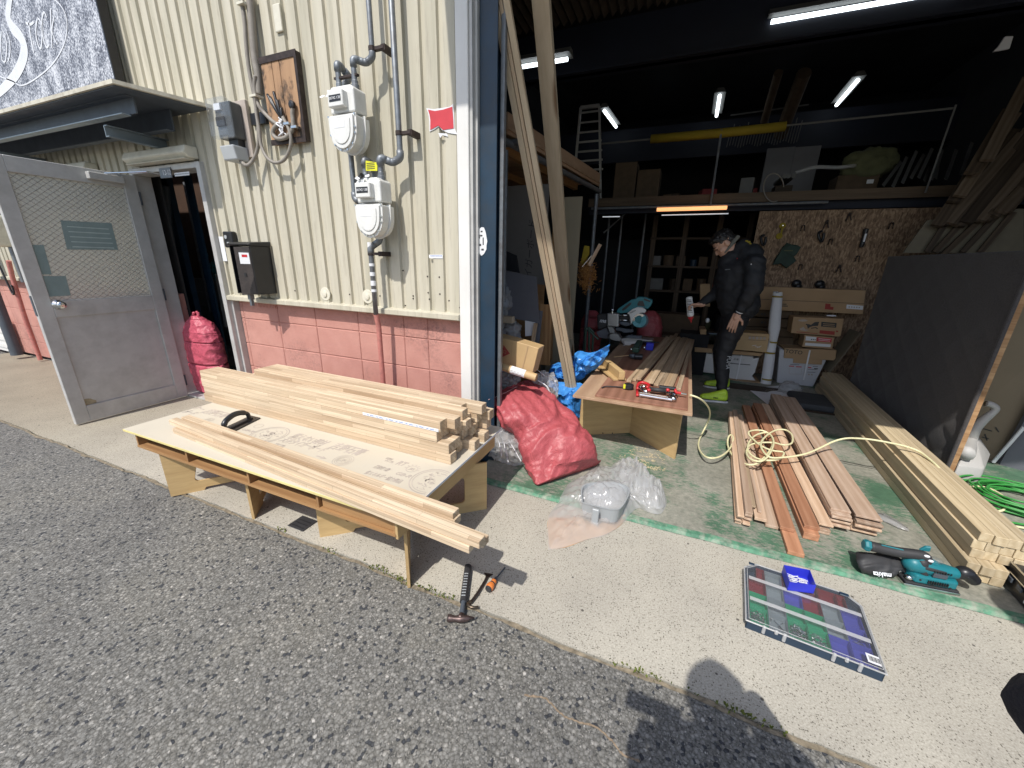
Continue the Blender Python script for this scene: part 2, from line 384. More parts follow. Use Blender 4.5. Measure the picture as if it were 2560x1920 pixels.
def floor_mat():
    m_,t,b=nodes('worn_green_floor_paint'); vec=coords(t); vst=coords(t,(1,2.6,1))
    con=ramp(t,wnoise(t,34,vec,8,.75),[(.3,(.17,.175,.15)),(.5,(.285,.28,.245)),(.7,(.40,.385,.335))])
    grn=ramp(t,wnoise(t,14,vec,6,.7),[(.3,(.04,.115,.07)),(.7,(.085,.205,.125))])
    a=wnoise(t,1.9,vec,3,.6); d=wnoise(t,24,vst,9,.82)
    mm=N(t,'ShaderNodeMath',operation='MULTIPLY_ADD'); t.links.new(a,mm.inputs[0]); mm.inputs[1].default_value=1.15; 
    t.links.new(d,mm.inputs[2])
    k=ramp(t,mm.outputs[0],[(1.08,(0,0,0)),(1.13,(1,1,1))])
    # ramp only spans 0..1, so bring the sum down first
    hv=N(t,'ShaderNodeMath',operation='MULTIPLY'); t.links.new(mm.outputs[0],hv.inputs[0]); hv.inputs[1].default_value=.5
    k=ramp(t,hv.outputs[0],[(.550,(.06,.06,.06)),(.590,(.92,.92,.92))])
    # the strip along the sill keeps its paint
    tc=t.nodes.new('ShaderNodeTexCoord'); sx=t.nodes.new('ShaderNodeSeparateXYZ'); t.links.new(tc.outputs['Object'],sx.inputs[0])
    e=ramp(t,sx.outputs[1],[(0,(1,1,1)),(.004,(1,1,1)),(.008,(0,0,0))])
    c=mixc(t,k,con,grn)
    c=mixc(t,1,c,ramp(t,wnoise(t,2.6,vec,6,.7),[(.3,(.75,.74,.7)),(.65,(1.08,1.06,1.02))]),'MULTIPLY')
    st=ramp(t,wnoise(t,3.4,vec,6,.6),[(.66,(0,0,0)),(.72,(.5,.5,.5))]); c=mixc(t,st,c,(.17,.075,.06))
    t.links.new(c,b.inputs['Base Color']); b.inputs['Roughness'].default_value=.62
    bump(t,b,wnoise(t,60,vec,6,.7),.35,.002)
    return m_
MT['asphalt']=asphalt_mat(); MT['conc']=concrete_mat(); MT['floor']=floor_mat()
MT['gpaint']=plain('green_sill_paint',(.085,.225,.14),.6,var=.4,vs_=26,bmp=.4,bs=60,dirt=((.38,.37,.31),22,1.0))
MT['soil']=plain('seam_dirt',(.20,.165,.115),.95,var=.5,vs_=40,bmp=.8,bs=120)
MT['moss']=plain('moss',(.10,.12,.02),.9,var=.5,vs_=60)

b=MB(); b.face([(-150,-150,-.04),(150,-150,-.04),(150,150,-.04),(-150,150,-.04)]); b.obj('ground',MT['asphalt'],kind='structure')
def edgeline(x): return -1.0+.012*noise.noise((x*3,0,0))+.006*noise.noise((x*17,5,0))
b=MB(); xs=[-8+i*.04 for i in range(325)]
for i in range(len(xs)-1):
    y0,y1=edgeline(xs[i])-.012,edgeline(xs[i+1])-.012
    b.face([(xs[i],-30,-.008),(xs[i+1],-30,-.008),(xs[i+1],y1,-.008),(xs[i],y0,-.008)])
bmesh.ops.remove_doubles(b.bm,verts=b.bm.verts,dist=1e-5)
b.obj('road',MT['asphalt'],kind='structure')
b=MB()
for i in range(len(xs)-1):
    a0,a1=edgeline(xs[i]),edgeline(xs[i+1])
    b.face([(xs[i],a0,0),(xs[i+1],a1,0),(xs[i+1],.0,0),(xs[i],.0,0)])
    b.face([(xs[i],a0,0),(xs[i+1],a1,0),(xs[i+1],a1+.004,-.03),(xs[i],a0+.004,-.03)])
bmesh.ops.remove_doubles(b.bm,verts=b.bm.verts,dist=1e-5)
b.obj('pavement',MT['conc'],kind='structure')
# dirt washed into the joint
b=MB()
for i in range(len(xs)-1):
    def yy(x,s): return edgeline(x)-.012+s*(.006+.011*noise.noise((x*9,s,3))+.006*noise.noise((x*40,s,3)))
    b.face([(xs[i],yy(xs[i],-1),-.004),(xs[i+1],yy(xs[i+1],-1),-.004),(xs[i+1],yy(xs[i+1],1),-.002),(xs[i],yy(xs[i],1),-.002)])
b.obj('joint_dirt',MT['soil'],kind='structure')
# old crack in the asphalt filled with rusty silt
b=MB(); cr=[g('X',*q) for q in ((1310,1735),(1365,1745),(1400,1780),(1440,1800),(1490,1815),(1530,1850),(1560,1885),(1600,1900))]; cr=smooth_path([Vector((p.x,p.y,0)) for p in cr],9); rnd=random.Random(19)
for i,(p,q) in enumerate(zip(cr,cr[1:])):
    w0=.0022+.0035*abs(noise.noise((i*.35,0,0))); w1=.0022+.0035*abs(noise.noise(((i+1)*.35,0,0))); j0=.006*noise.noise((i*.5,3,0)); j1=.006*noise.noise(((i+1)*.5,3,0))
    b.face([(p.x,p.y-w0+j0,-.0045),(q.x,q.y-w1+j1,-.0045),(q.x,q.y+w1+j1,-.0045),(p.x,p.y+w0+j0,-.0045)])
b.obj('crack_silt',plain('rusty_silt',(.25,.19,.13),.95,var=.4,vs_=90),kind='structure')
# moss and weed tufts
b=MB(); rnd=random.Random(3)
spots=[(g('J',300,1310),.10,60),(g('J',440,1390),.10,40),(g('J',610,1450),.07,26),(g('J',700,1490),.05,14),(g('X',1570,1745),.06,34),(g('X',1860,1875),.10,40),(g('X',1930,1890),.05,16),(g('I',1120,1400),.04,14),(g('I',1480,1560),.04,14),(g('X',1640,1775),.05,12)]
for c,rad,n in spots:
    for k in range(n):
        x=c.x+rnd.gauss(0,rad*.6); y=edgeline(x)-.005+rnd.gauss(0,.008); a=rnd.random()*6.28; h=rnd.uniform(.003,.012); l=rnd.uniform(.004,.011)
        p0=Vector((x,y,0)); d=Vector((math.cos(a),math.sin(a),0))*l; q=Vector((-d.y,d.x,0))*.45
        b.face([p0,p0+d*.5+q+Vector((0,0,h)),p0+d+Vector((0,0,h*1.2)),p0+d*.5-q+Vector((0,0,h))])
b.obj('moss',MT['moss'],kind='stuff',label='low moss and weeds growing in the joint between asphalt and concrete',cat='weeds')
# workshop floor (a low step at the sill)
b=MB(); fx=[-1.02+i*.05 for i in range(90)]
def sill(x): return -.2+.008*noise.noise((x*5,2,0))
for i in range(len(fx)-1):
    a0,a1=sill(fx[i]),sill(fx[i+1])
    b.face([(fx[i],a0+.035,.02),(fx[i+1],a1+.035,.02),(fx[i+1],5.6,.02),(fx[i],5.6,.02)])
b.face([(-9,.16,.02),(-1.02,.16,.02),(-1.02,5.6,.02),(-9,5.6,.02)])
bmesh.ops.remove_doubles(b.bm,verts=b.bm.verts,dist=1e-5)
b.obj('floor',MT['floor'],kind='structure')
b=MB()
for i in range(len(fx)-1):
    a0,a1=sill(fx[i]),sill(fx[i+1])
    b.face([(fx[i],a0,.003),(fx[i+1],a1,.003),(fx[i+1],a1+.008,.019),(fx[i],a0+.008,.019)])
    b.face([(fx[i],a0+.008,.019),(fx[i+1],a1+.008,.019),(fx[i+1],a1+.036,.0215),(fx[i],a0+.036,.0215)])
bmesh.ops.remove_doubles(b.bm,verts=b.bm.verts,dist=1e-5)
b.obj('floor_edge',MT['gpaint'],kind='structure')
# floor joints and sawdust on the green floor
b=MB(); A_=g('L',1215,1088,.021); B_=g('L',1350,1125,.021); C_=g('M',840,795,.021); D_=g('M',1060,825,.021)
def strip(b,P,Q,w_,z):
    d=(Q-P).normalized(); q=Vector((-d.y,d.x,0))*w_/2; 
    b.face([(P+q)[:2]+(z,),(Q+q)[:2]+(z,),(Q-q)[:2]+(z,),(P-q)[:2]+(z,)])
strip(b,Vector((-.9,1.18,0)),Vector((1.8,1.02,0)),.005,.0215); strip(b,Vector((.35,-.1,0)),Vector((.30,3,0)),.004,.0216) if False else None
b.obj('floor_joint',MT['blackr'],kind='structure')
MT['dust']=plain('sawdust',(.62,.52,.33),.95,var=.15,vs_=200)
b=MB(); rnd=random.Random(5)
for k in range(1500):
    cl=rnd.choice([(1250,870,95,35),(1210,940,90,30),(1290,980,100,22),(1120,960,60,30),(1340,920,60,20)])
    P=g('K',cl[0]+rnd.gauss(0,cl[2]*.75),cl[1]+rnd.gauss(0,cl[3]*.8),.0205); 
    if noise.noise((P.x*18,P.y*18,0))<-.02: continue
    n_=rnd.randint(4,6); s=rnd.uniform(.0015,.0055)*(1.4 if rnd.random()<.1 else 1); a=rnd.random()*6
    z=.0212+rnd.random()*.0012
    b.face([(P.x+s*math.cos(a+6.28*i/n_)*rnd.uniform(.6,1.4),P.y+s*.8*math.sin(a+6.28*i/n_)*rnd.uniform(.6,1.4),z) for i in range(n_)])
for k in range(420):
    P=g('M',rnd.uniform(180,320),rnd.uniform(430,1100),.0205); s=rnd.uniform(.001,.0035)
    if noise.noise((P.x*12,P.y*12,4))<.08: continue
    b.face([(P.x+s*math.cos(6.28*i/5+k),P.y+s*math.sin(6.28*i/5+k),.0214+rnd.random()*.001) for i in range(5)])
b.obj('sawdust',MT['dust'],kind='stuff',label='pale sawdust scattered on the worn green floor',cat='sawdust')

# ================================================================== LEFT FACADE
WX0,WX1=-9.2,-1.19      # wall extent
DX0,DX1,DZ=-4.22,-3.36,1.90
def cladding_mat():
    m_,t,b=nodes('beige_steel_cladding'); tc=t.nodes.new('ShaderNodeTexCoord')
    vec=coords(t); vst=coords(t,(9,9,.6))
    c=ramp(t,wnoise(t,1.0,vst,6,.6),[(.3,(.42,.395,.305)),(.55,(.53,.495,.395)),(.8,(.59,.555,.455))])
    gr=wnoise(t,3,coords(t,(14,14,1.2)),7,.75)
    c=mixc(t,ramp(t,gr,[(.52,(0,0,0)),(.72,(.55,.55,.55))]),c,(.27,.235,.18))
    sx=t.nodes.new('ShaderNodeSeparateXYZ'); t.links.new(tc.outputs['Object'],sx.inputs[0])
    low=ramp(t,sx.outputs[2],[(0,(.55,.55,.55)),(.06,(.28,.28,.28)),(.4,(0,0,0))])
    ns=ramp(t,wnoise(t,24,vec,6,.7),[(.4,(0,0,0)),(.65,(1,1,1))]); c=mixc(t,mixc(t,1,low,ns,'MULTIPLY'),c,(.22,.17,.12))
    t.links.new(c,b.inputs['Base Color']); b.inputs['Roughness'].default_value=.55; b.inputs['Specular IOR Level'].default_value=.3
    bump(t,b,wnoise(t,12,vec,5),.08,.004); return m_
def block_mat():
    m_,t,b=nodes('pink_painted_block'); vec=coords(t)
    n1=wnoise(t,60,vec,6,.75)
    c=ramp(t,wnoise(t,5,vec,5,.6),[(.3,(.46,.215,.175)),(.7,(.54,.275,.225))])
    k=ramp(t,n1,[(.44,(0,0,0)),(.6,(1,1,1))]); a=ramp(t,wnoise(t,2.1,vec,4,.6),[(.50,(0,0,0)),(.68,(.75,.75,.75))])
    c=mixc(t,mixc(t,1,k,a,'MULTIPLY'),c,(.13,.075,.07))
    t.links.new(c,b.inputs['Base Color']); b.inputs['Roughness'].default_value=.85
    bump(t,b,wnoise(t,85,vec,6,.75),.8,.005); return m_
MT['clad']=cladding_mat(); MT['block']=block_mat()
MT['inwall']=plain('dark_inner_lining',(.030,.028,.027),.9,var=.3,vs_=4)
bld=thing('workshop_building',(-3.0,.1,0),'beige corrugated workshop with pink block base and wide open bay','building')
def clad(b,x0,x1,z0,z1,y=0.0):
    x=x0; P=.1055; dpt=.017
    prof=[]
    i=math.floor(x0/P)
    while i*P<x1:
        s=i*P; sc=1.0
        prof+= [(s,0),(s+.068,0),(s+.073,dpt),(s+.0995,dpt),(s+.1045,.004),(s+P-.0001,0.0)]
        i+=1
    prof=[(min(max(a,x0),x1),d) for a,d in prof]
    out=[prof[0]]
    for q in prof[1:]:
        if q[0]-out[-1][0]>1e-4: out.append(q)
    for (a,d),(c_,e) in zip(out,out[1:]):
        b.face([(a,y+d,z0),(c_,y+e,z0),(c_,y+e,z1),(a,y+d,z1)])
b=MB(); clad(b,WX0,DX0-.03,.965,3.6); clad(b,DX0-.03,DX1+.03,DZ+.04,3.6); clad(b,DX1+.03,WX1+.005,.965,3.6)
o=b.obj('cladding',MT['clad'],bld,recalc=False)
# block base with joints
b=MB()
def blocks(x0,x1,vj):
    zz=[0,.19,.39,.593,.80,.945]; js=[x0]+[q for q in vj if x0<q<x1]+[x1]
    for a,c_ in zip(js,js[1:]):
        for z0,z1 in zip(zz,zz[1:]):
            b.box((a+.002,.045,z0+.002),(c_-.002,.16,z1-.002))
    b.box((x0,.0515,0),(x1,.15,.94))
blocks(-3.31,-1.19,[-3.27,-2.86,-2.46,-2.05,-1.655,-1.465])
blocks(WX0,DX0-.03,[-9+i*.4 for i in range(12)])
b.obj('block_base',MT['block'],bld,bevel=.004)
b=MB()
for x0,x1 in ((WX0,DX0-.03),(DX1+.0,-1.19)):
    b.prism([(x0,-.028,.953),(x0,-.028,.985),(x0,.03,1.0),(x0,.03,.945),(x0,.0,.945)],(x1-x0,0,0))
b.obj('sill_flashing',MT['clad'],bld,bevel=.002)
# rear face of wall
b=MB(); b.box((WX0,.165,0),(DX0-.03,.18,3.6)); b.box((DX1+.03,.165,0),(-1.13,.18,3.6)); b.box((DX0-.03,.165,DZ+.05),(DX1+.03,.18,3.6))
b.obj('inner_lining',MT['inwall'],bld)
# corner trim, aluminium channel and blue column
b=MB(); b.box((-1.19,-.012,0.0),(-1.118,.10,3.6)); b.obj('corner_trim',MT['white'],bld,bevel=.003)
b=MB(); b.box((-1.117,.0,.0),(-1.100,.10,3.6)); b.box((-1.100,.028,.0),(-1.086,.10,3.6)); b.obj('shutter_channel',MT['alu'],bld,bevel=.001)
b=MB(); b.box((-1.083,.05,.0),(-.985,.06,3.9)); b.box((-1.083,.16,.0),(-.985,.17,3.9)); b.box((-1.038,.06,.0),(-1.03,.16,3.9)); b.obj('column',MT['blue'],bld,bevel=.001)
b=MB(); b.box((-.984,.09,0),(-.962,.115,3.9)); b.obj('shutter_rail',MT['steel'],bld)
# overhang above the bay (its edge throws the shade into the workshop)
b=MB(); b.box((-1.32,-1.02,3.40),(5.2,.0,3.45)); b.obj('bay_overhang',MT['dsteel'],bld)

def shard(b,c,M,pts,t=.001): pass
# ---- red torn notice, oval plate, small sticker
nt_=thing('torn_notice',v('B',1780,890),'torn red paper notice with ragged white edges','notice')
def flat(b,pts,y,th=.0012): b.prism([(p.x,y,p.z) for p in pts],(0,-th,0))
b=MB(); flat(b,[v('B',*q,-.004) for q in ((1675,800),(1730,808),(1800,798),(1850,790),(1875,768),(1882,850),(1885,950),(1905,995),(1840,985),(1790,962),(1770,935),(1735,958),(1700,975),(1698,890),(1690,840))],-.003); b.obj('paper_backing',MT['paper'],nt_)
MT['rednote']=plain('faded_red_print',(.55,.045,.06),.6,var=.12)
b=MB(); flat(b,[v('B',*q,-.006) for q in ((1688,812),(1740,822),(1800,812),(1868,790),(1873,850),(1878,950),(1800,962),(1765,930),(1705,962),(1706,890),(1700,850))],-.0055); b.obj('red_print',MT['rednote'],nt_)
b=MB(); flat(b,[v('B',*q,-.003) for q in ((1765,985),(1830,990),(1838,1012),(1795,1000),(1780,1022))],-.003); b.obj('torn_flap',MT['paper'],nt_)
o=MB(); flat(o,[v('D',*q,-.003) for q in ((1635,543),(1742,543),(1742,572),(1638,570))],-.002); so=o.obj('sticker',MT['paper'],label='small white label sticker with blue dots on the beige wall',cat='sticker')
MT['bluei']=plain('blue_print',(.10,.2,.5),.6)
o=MB(); 
for k in range(9):
    P=v('D',1652+k*10,552,-.003); o.box((P.x-.002,-.0042,P.z-.003),(P.x+.002,-.0033,P.z+.003))
o.obj('print',MT['bluei'],so)
o=MB(); c=v('D',2045,440,.05); n_=22
pts=[Vector((c.x+.030*math.cos(6.28*i/n_)*(1 if i%5 else 1.12),.049,c.z+.075*math.sin(6.28*i/n_)*(1 if i%4 else 1.06))) for i in range(n_)]
o.prism(pts,(0,-.0016,0)); ov=o.obj('worn_oval_sticker',MT['paper'],label='scratched oval black and white sticker on the blue column',cat='sticker')
o=MB()
for k,(dx,dz,w_,h_) in enumerate([(-.016,.025,.008,.02),(-.004,.03,.014,.008),(.008,.0,.007,.04),(-.014,-.02,.018,.012),(.004,-.045,.016,.01),(-.002,.052,.012,.008)]):
    o.box((c.x+dx-w_/2,.0466,c.z+dz-h_/2),(c.x+dx+w_/2,.0472,c.z+dz+h_/2))
o.obj('print',MT['inkd'],ov)
# cover plate high on the wall
o=MB(); P=v('B',535,35,-.01); Q_=v('B',622,228,-.01); o.box((P.x,-.014,Q_.z),(Q_.x-.01,0,P.z)); o.obj('blank_cover_plate',MT['cream'],bevel=.006,seg=2,label='blank cream cover plate high on the corrugated wall',cat='cover plate')

# ---- doorway
dr=thing('door_frame',(-3.79,0,0),'grey aluminium door frame around the open left doorway','door frame')
b=MB()
b.box((DX0-.03,-.035,0),(DX0+.015,.09,DZ+.04)); b.box((DX1-.015,-.035,0),(DX1+.03,.09,DZ+.04)); b.box((DX0+.015,-.035,DZ),(DX1-.015,.09,DZ+.04))
b.obj('jamb',MT['alu'],dr,bevel=.003)
b=MB(); b.box((DX0+.015,-.04,0),(DX1-.015,.09,.018)); b.obj('threshold',MT['alu'],dr,bevel=.002)
b=MB(); b.box((-3.385,.0,0),(-3.31,.05,.95)); b.obj('side_channel',MT['alu'],dr,bevel=.002)
P=v('C',985,125,-.04)
b=MB(); b.box((P.x-.07,-.048,P.z-.035),(P.x+.07,-.038,P.z+.035)); npl=b.obj('number_plate',MT['steel'],bevel=.002,label='small grey plate numbered 12-12 above the doorway',cat='number plate')
text('number','12-12',.05,MT['paper'],frameM((P.x+.022,-.0487,P.z),(1,0,0),(0,0,1)),npl,spacing=.95)
P=v('C',1075,130,-.04)
b=MB(); b.box((P.x-.09,-.0375,P.z-.012),(P.x+.09,-.036,P.z+.012)); stk=b.obj('maker_sticker',MT['paper'],label='thin pale sticker on the head of the door frame',cat='sticker')
b=MB()
for k in range(14): b.box((P.x-.08+k*.012,-.0383,P.z-.003),(P.x-.073+k*.012,-.0377,P.z+.003))
b.obj('print',MT['steel'],stk)
# open leaf: hinge on the left jamb, swung square to the wall
LX=-4.175; LT=.036; y0,y1=-.045,-.815; zt=1.885; zb=.012
df=thing('aluminium_door',(LX,-.05,0),'open grey aluminium door with wired glass upper pane','door')
SW=.085
b=MB()
b.box((LX-LT/2,y0-SW,zb),(LX+LT/2,y0,zt)); b.box((LX-LT/2,y1,zb),(LX+LT/2,y1+SW,zt)); b.box((LX-LT/2,y1+SW,zt-.10),(LX+LT/2,y0-SW,zt)); b.box((LX-LT/2,y1+SW,zb),(LX+LT/2,y0-SW,zb+.13)); b.box((LX-LT/2,y1+SW,.83),(LX+LT/2,y0-SW,.95))
b.obj('door_frame_rails',MT['alu'],df,bevel=.003)
b=MB(); b.box((LX-.006,y1+SW+.001,zb+.131),(LX+.006,y0-SW-.001,.829)); b.obj('lower_panel',MT['alu'],df)
def glass_mat():
    m_,t,b=nodes('frosted_wired_glass'); tc=t.nodes.new('ShaderNodeTexCoord'); vec=coords(t)
    b.inputs['Base Color'].default_value=(.74,.73,.66,1); b.inputs['Roughness'].default_value=.26; b.inputs['Transmission Weight'].default_value=.35
    bump(t,b,wnoise(t,70,vec,3),.35,.006); return m_
MT['wglass']=glass_mat()
b=MB(); b.box((LX-.003,y1+SW+.001,.951),(LX+.003,y0-SW-.001,zt-.101)); gp=b.obj('glass_pane',MT['wglass'],df)
MT['wire']=plain('embedded_wire',(.16,.15,.14),.5)
b=MB(); ya,yb,za,zb_=y1+SW,y0-SW,.951,zt-.101; st=.036
for sgn in (1,-1):
    k=-60
    while k<60:
        # line z = z0 + sgn*(y-ya)*0.85 + k*st
        pts=[]
        for yy_ in (ya,yb):
            pts.append((yy_,za+sgn*(yy_-ya)*.85+k*st))
        (p0,q0),(p1,q1)=pts
        def clipz(p0,q0,p1,q1):
            if max(q0,q1)<=za or min(q0,q1)>=zb_: return None
            def at_(z): return p0+(p1-p0)*(z-q0)/(q1-q0)
            A=(p0,q0);B=(p1,q1)
            if A[1]<za: A=(at_(za),za)
            if A[1]>zb_: A=(at_(zb_),zb_)
            if B[1]<za: B=(at_(za),za)
            if B[1]>zb_: B=(at_(zb_),zb_)
            return A,B
        r_=clipz(p0,q0,p1,q1)
        if r_:
            (a_,q_),(c_,s_)=r_
            if abs(a_-c_)>.005: b.tube([(LX+.0042,a_,q_),(LX+.0042,c_,s_)],.0008,3,caps=False)
        k+=1
b.obj('wire_mesh',MT['wire'],gp)
# papers stuck on the glass
MT['gpaper']=plain('notice_behind_glass',(.22,.29,.28),.6,var=.06)
def onglass(pts,name='notice_patch',off=.0055):
    b=MB(); q=[vx('C',*p,LX+.004) for p in pts]; b.prism([(LX+off,p.y,p.z) for p in q],(.0008,0,0)); return b.obj(name,MT['gpaper'],gp)
onglass(((357,405),(660,422),(700,580),(397,578))); onglass(((175,550),(258,552),(306,725),(222,727))); onglass(((232,736),(388,735),(420,850),(275,858)))
b=MB()
for k in range(5):
    P=vx('C',395+k*8,440+k*30,LX); Q_=vx('C',640+k*8,452+k*28,LX); b.box((LX+.0065,P.y,P.z-.005),(LX+.0069,Q_.y,P.z+.002))
MT['gp2']=plain('faded_print_lines',(.38,.46,.44),.6); b.obj('notice_lines',MT['gp2'],gp)
# knob
K=vx('C',345,905,LX+.02)
b=MB(); b.lathe([(.034,0),(.034,.006),(.013,.008),(.012,.03),(.024,.036),(.028,.05),(.024,.062),(.010,.066)],(LX+LT/2,K.y,K.z),(1,0,0),24); b.obj('knob',MT['chrome'],df,smooth=True)
b=MB(); b.box((LX-.012,y1-.004,K.z-.07),(LX+.012,y1-.001,K.z+.07)); b.obj('latch_plate',MT['dsteel'],df)
b=MB(); b.box((LX+LT/2,y0-.30,zt-.075),(LX+LT/2+.045,y0-.09,zt-.025)); cl=b.obj('door_closer',MT['alu'],df,bevel=.004)
b=MB(); pv=Vector((LX+LT/2+.03,y0-.2,zt-.02)); b.tube([pv,(LX+.20,y0+.0,zt+.02)],.006,6); b.tube([(LX+.20,y0,zt+.02),(LX+.36,.03,DZ-.02)],.006,6); b.obj('closer_arm',MT['chrome'],cl)
b=MB(); 
for z in (.16,.95,1.72): b.tube([(LX-.0,y0+.012,z-.05),(LX,y0+.012,z+.05)],.009,8)
b.obj('hinge',MT['dsteel'],df)
b=MB(); P=vx('C',518,1495,LX+.01); b.prism([(LX+.0065,P.y+.055*math.cos(6.28*i/18)*(1+.12*math.sin(i*2.2)),P.z+.045*math.sin(6.28*i/18)) for i in range(18)],(.0006,0,0)); b.obj('stain_patch',plain('tan_stain',(.30,.25,.16),.8,var=.3,vs_=40),df)

# ---- canopy over the door
cp=thing('door_canopy',(-4.6,-.2,2.2),'dark steel door canopy with cream edged flat roof','canopy')
CZ=2.275
MT['canopyroof']=plain('cream_roof_edge',(.60,.56,.45),.5,var=.1,dirt=((.2,.15,.1),9,.6))
b=MB(); b.prism([(-8.6,-.47,CZ-.022),(-3.26,-.47,CZ-.022),(-3.12,-.002,CZ-.022),(-8.6,-.002,CZ-.022)],(0,0,.022)); b.obj('roof_sheet',MT['canopyroof'],cp)
b=MB(); b.prism([(-8.6,-.455,CZ-.03),(-3.28,-.455,CZ-.03),(-3.15,-.01,CZ-.03),(-8.6,-.01,CZ-.03)],(0,0,.007)); b.obj('soffit',MT['dsteel'],cp)
b=MB(); b.box((-8.6,-.335,CZ-.125),(-3.36,-.325,CZ-.031)); b.box((-8.6,-.34,CZ-.13),(-3.42,-.335,CZ-.122)); b.box((-8.6,-.37,CZ-.037),(-3.36,-.335,CZ-.031)); b.obj('front_beam',MT['dsteel'],cp)
b=MB(); b.box((-8.6,-.385,CZ-.136),(-3.42,-.335,CZ-.1305)); b.obj('beam_flange',plain('pale_blue_steel',(.30,.36,.40),.45,.2),cp)
b=MB(); b.box((-8.6,-.115,CZ-.16),(-3.40,-.105,CZ-.031)); b.box((-8.6,-.16,CZ-.166),(-3.40,-.115,CZ-.16)); b.obj('rear_beam',MT['dsteel'],cp)
MT['lsteel']=plain('light_steel_channel',(.20,.24,.27),.45,.3,var=.08)
b=MB(); b.box((-3.72,-.36,CZ-.235),(-3.712,-.005,CZ-.165)); b.box((-3.712,-.36,CZ-.235),(-3.68,-.005,CZ-.229)); b.box((-3.712,-.36,CZ-.171),(-3.68,-.005,CZ-.165)); b.obj('bracket_arm',MT['lsteel'],cp)
b=MB(); b.box((-5.62,-.36,CZ-.235),(-5.61,-.005,CZ-.165)); b.obj('bracket_arm',MT['lsteel'],cp)
# cream wall lamps below the canopy
def walllamp(f,L_,R_,label):
    P=v(f,*L_,-.05); Q_=v(f,*R_,-.05); t_=thing('wall_lamp',((P.x+Q_.x)/2,0,P.z),label,'lamp','cream lamps under the canopy')
    b=MB(); z0=min(P.z,Q_.z); b.prism([(P.x,-.001,z0+.02),(P.x,-.085,z0+.02),(P.x,-.105,z0-.03),(P.x,-.07,z0-.06),(P.x,-.001,z0-.06)],(Q_.x-P.x,0,0)); b.obj('housing',MT['cream'],t_,bevel=.01,seg=2)
    b=MB(); b.box((P.x+.02,-.095,z0-.068),(Q_.x-.02,-.02,z0-.061)); b.obj('base_plate',MT['cream'],t_,bevel=.003)
walllamp('A',(940,1110),(1410,1100),'longer cream wall lamp directly above the open doorway')
walllamp('A',(310,1220),(670,1220),'cream wall lamp half hidden behind the open door')

# ---- black sign top left
sg=thing('wall_sign',(-4.1,-.08,2.35),'black and white mottled sign with hand drawn white script in a ring','sign')
sR=v('A',500,0,-.10).x; 
P0=v('A',500,0,-.10); P1=v('A',635,640,-.10)
def signmat():
    m_,t,b=nodes('mottled_black_white_paint'); vec=coords(t,(1.6,1,1))
    n1=wnoise(t,60,vec,6,.75); sx=t.nodes.new('ShaderNodeSeparateXYZ'); tc=t.nodes.new('ShaderNodeTexCoord'); t.links.new(tc.outputs['Object'],sx.inputs[0])
    lo=wnoise(t,5,vec,2); ad=N(t,'ShaderNodeMath',operation='MULTIPLY_ADD'); t.links.new(lo,ad.inputs[0]); ad.inputs[1].default_value=.35; t.links.new(n1,ad.inputs[2])
    c=ramp(t,ad.outputs[0],[(.58,(.05,.055,.075)),(.68,(.25,.27,.32)),(.76,(.62,.64,.68))])
    t.links.new(c,b.inputs['Base Color']); b.inputs['Roughness'].default_value=.6; return m_
MT['sign']=signmat(); MT['signw']=plain('white_lettering',(.66,.68,.72),.6,var=.05)
b=MB(); zb2=2.30; sx_=-3.99
b.box((-6.2,-.10,zb2),(sx_,-.05,3.5)); b.obj('panel',MT['sign'],sg)
b=MB(); b.box((sx_+.0005,-.103,zb2-.01),(sx_+.014,-.045,3.5)); b.obj('edge_trim',MT['black'],sg)
def ribbon(name,pts,w0,ws=None,close=False):
    pp=smooth_path([v('A',x,y,-.102) for x,y in pts],7); b=MB()
    L_=[]; 
    for i,p in enumerate(pp):
        d=(pp[min(i+1,len(pp)-1)]-pp[max(i-1,0)]); d.normalize(); q=Vector((-d.z,0,d.x))
        k=i/(len(pp)-1); w_=w0 if not ws else w0*(ws[0]+(ws[1]-ws[0])*min(1,k*3)) if k<.34 else w0*(ws[1] if k<.6 else ws[1]+(ws[2]-ws[1])*(k-.6)/.4)
        L_.append((p+q*w_/2,p-q*w_/2))
    for (a,a2),(c_,c2) in zip(L_,L_[1:]): b.face([(a.x,-.1025,a.z),(c_.x,-.1025,c_.z),(c2.x,-.1025,c2.z),(a2.x,-.1025,a2.z)])
    return b.obj(name,MT['signw'],sg)
ribbon('letter_s_stroke',[(90,-60),(70,20),(60,120),(90,200),(150,270),(180,350),(165,450),(110,560),(20,660),(-80,740)],.075,(.5,1.3,.8))
ribbon('ring',[(300,-60),(420,10),(485,110),(495,230),(465,350),(400,460),(320,540),(220,610),(150,632),(90,600),(-20,560)],.010)
ribbon('letter_r',[(210,150),(225,260),(240,340),(250,390)],.016); ribbon('letter_r_arm',[(190,170),(225,180),(250,160)],.018)
ribbon('letter_o',[(275,140),(265,240),(285,340),(305,350),(310,250),(300,160),(278,135)],.014)
ribbon('letter_c',[(345,130),(325,90),(310,160),(320,280),(345,350),(362,330)],.014)
ribbon('letter_k',[(375,60),(378,200),(385,350)],.014); ribbon('letter_k_arm',[(400,120),(385,220),(400,280),(425,330)],.012)
ribbon('letter_u',[(10,230),(5,340),(15,440),(40,450),(50,330),(30,250)],.013); ribbon('letter_d',[(62,450),(75,380),(70,300),(50,240)],.012)

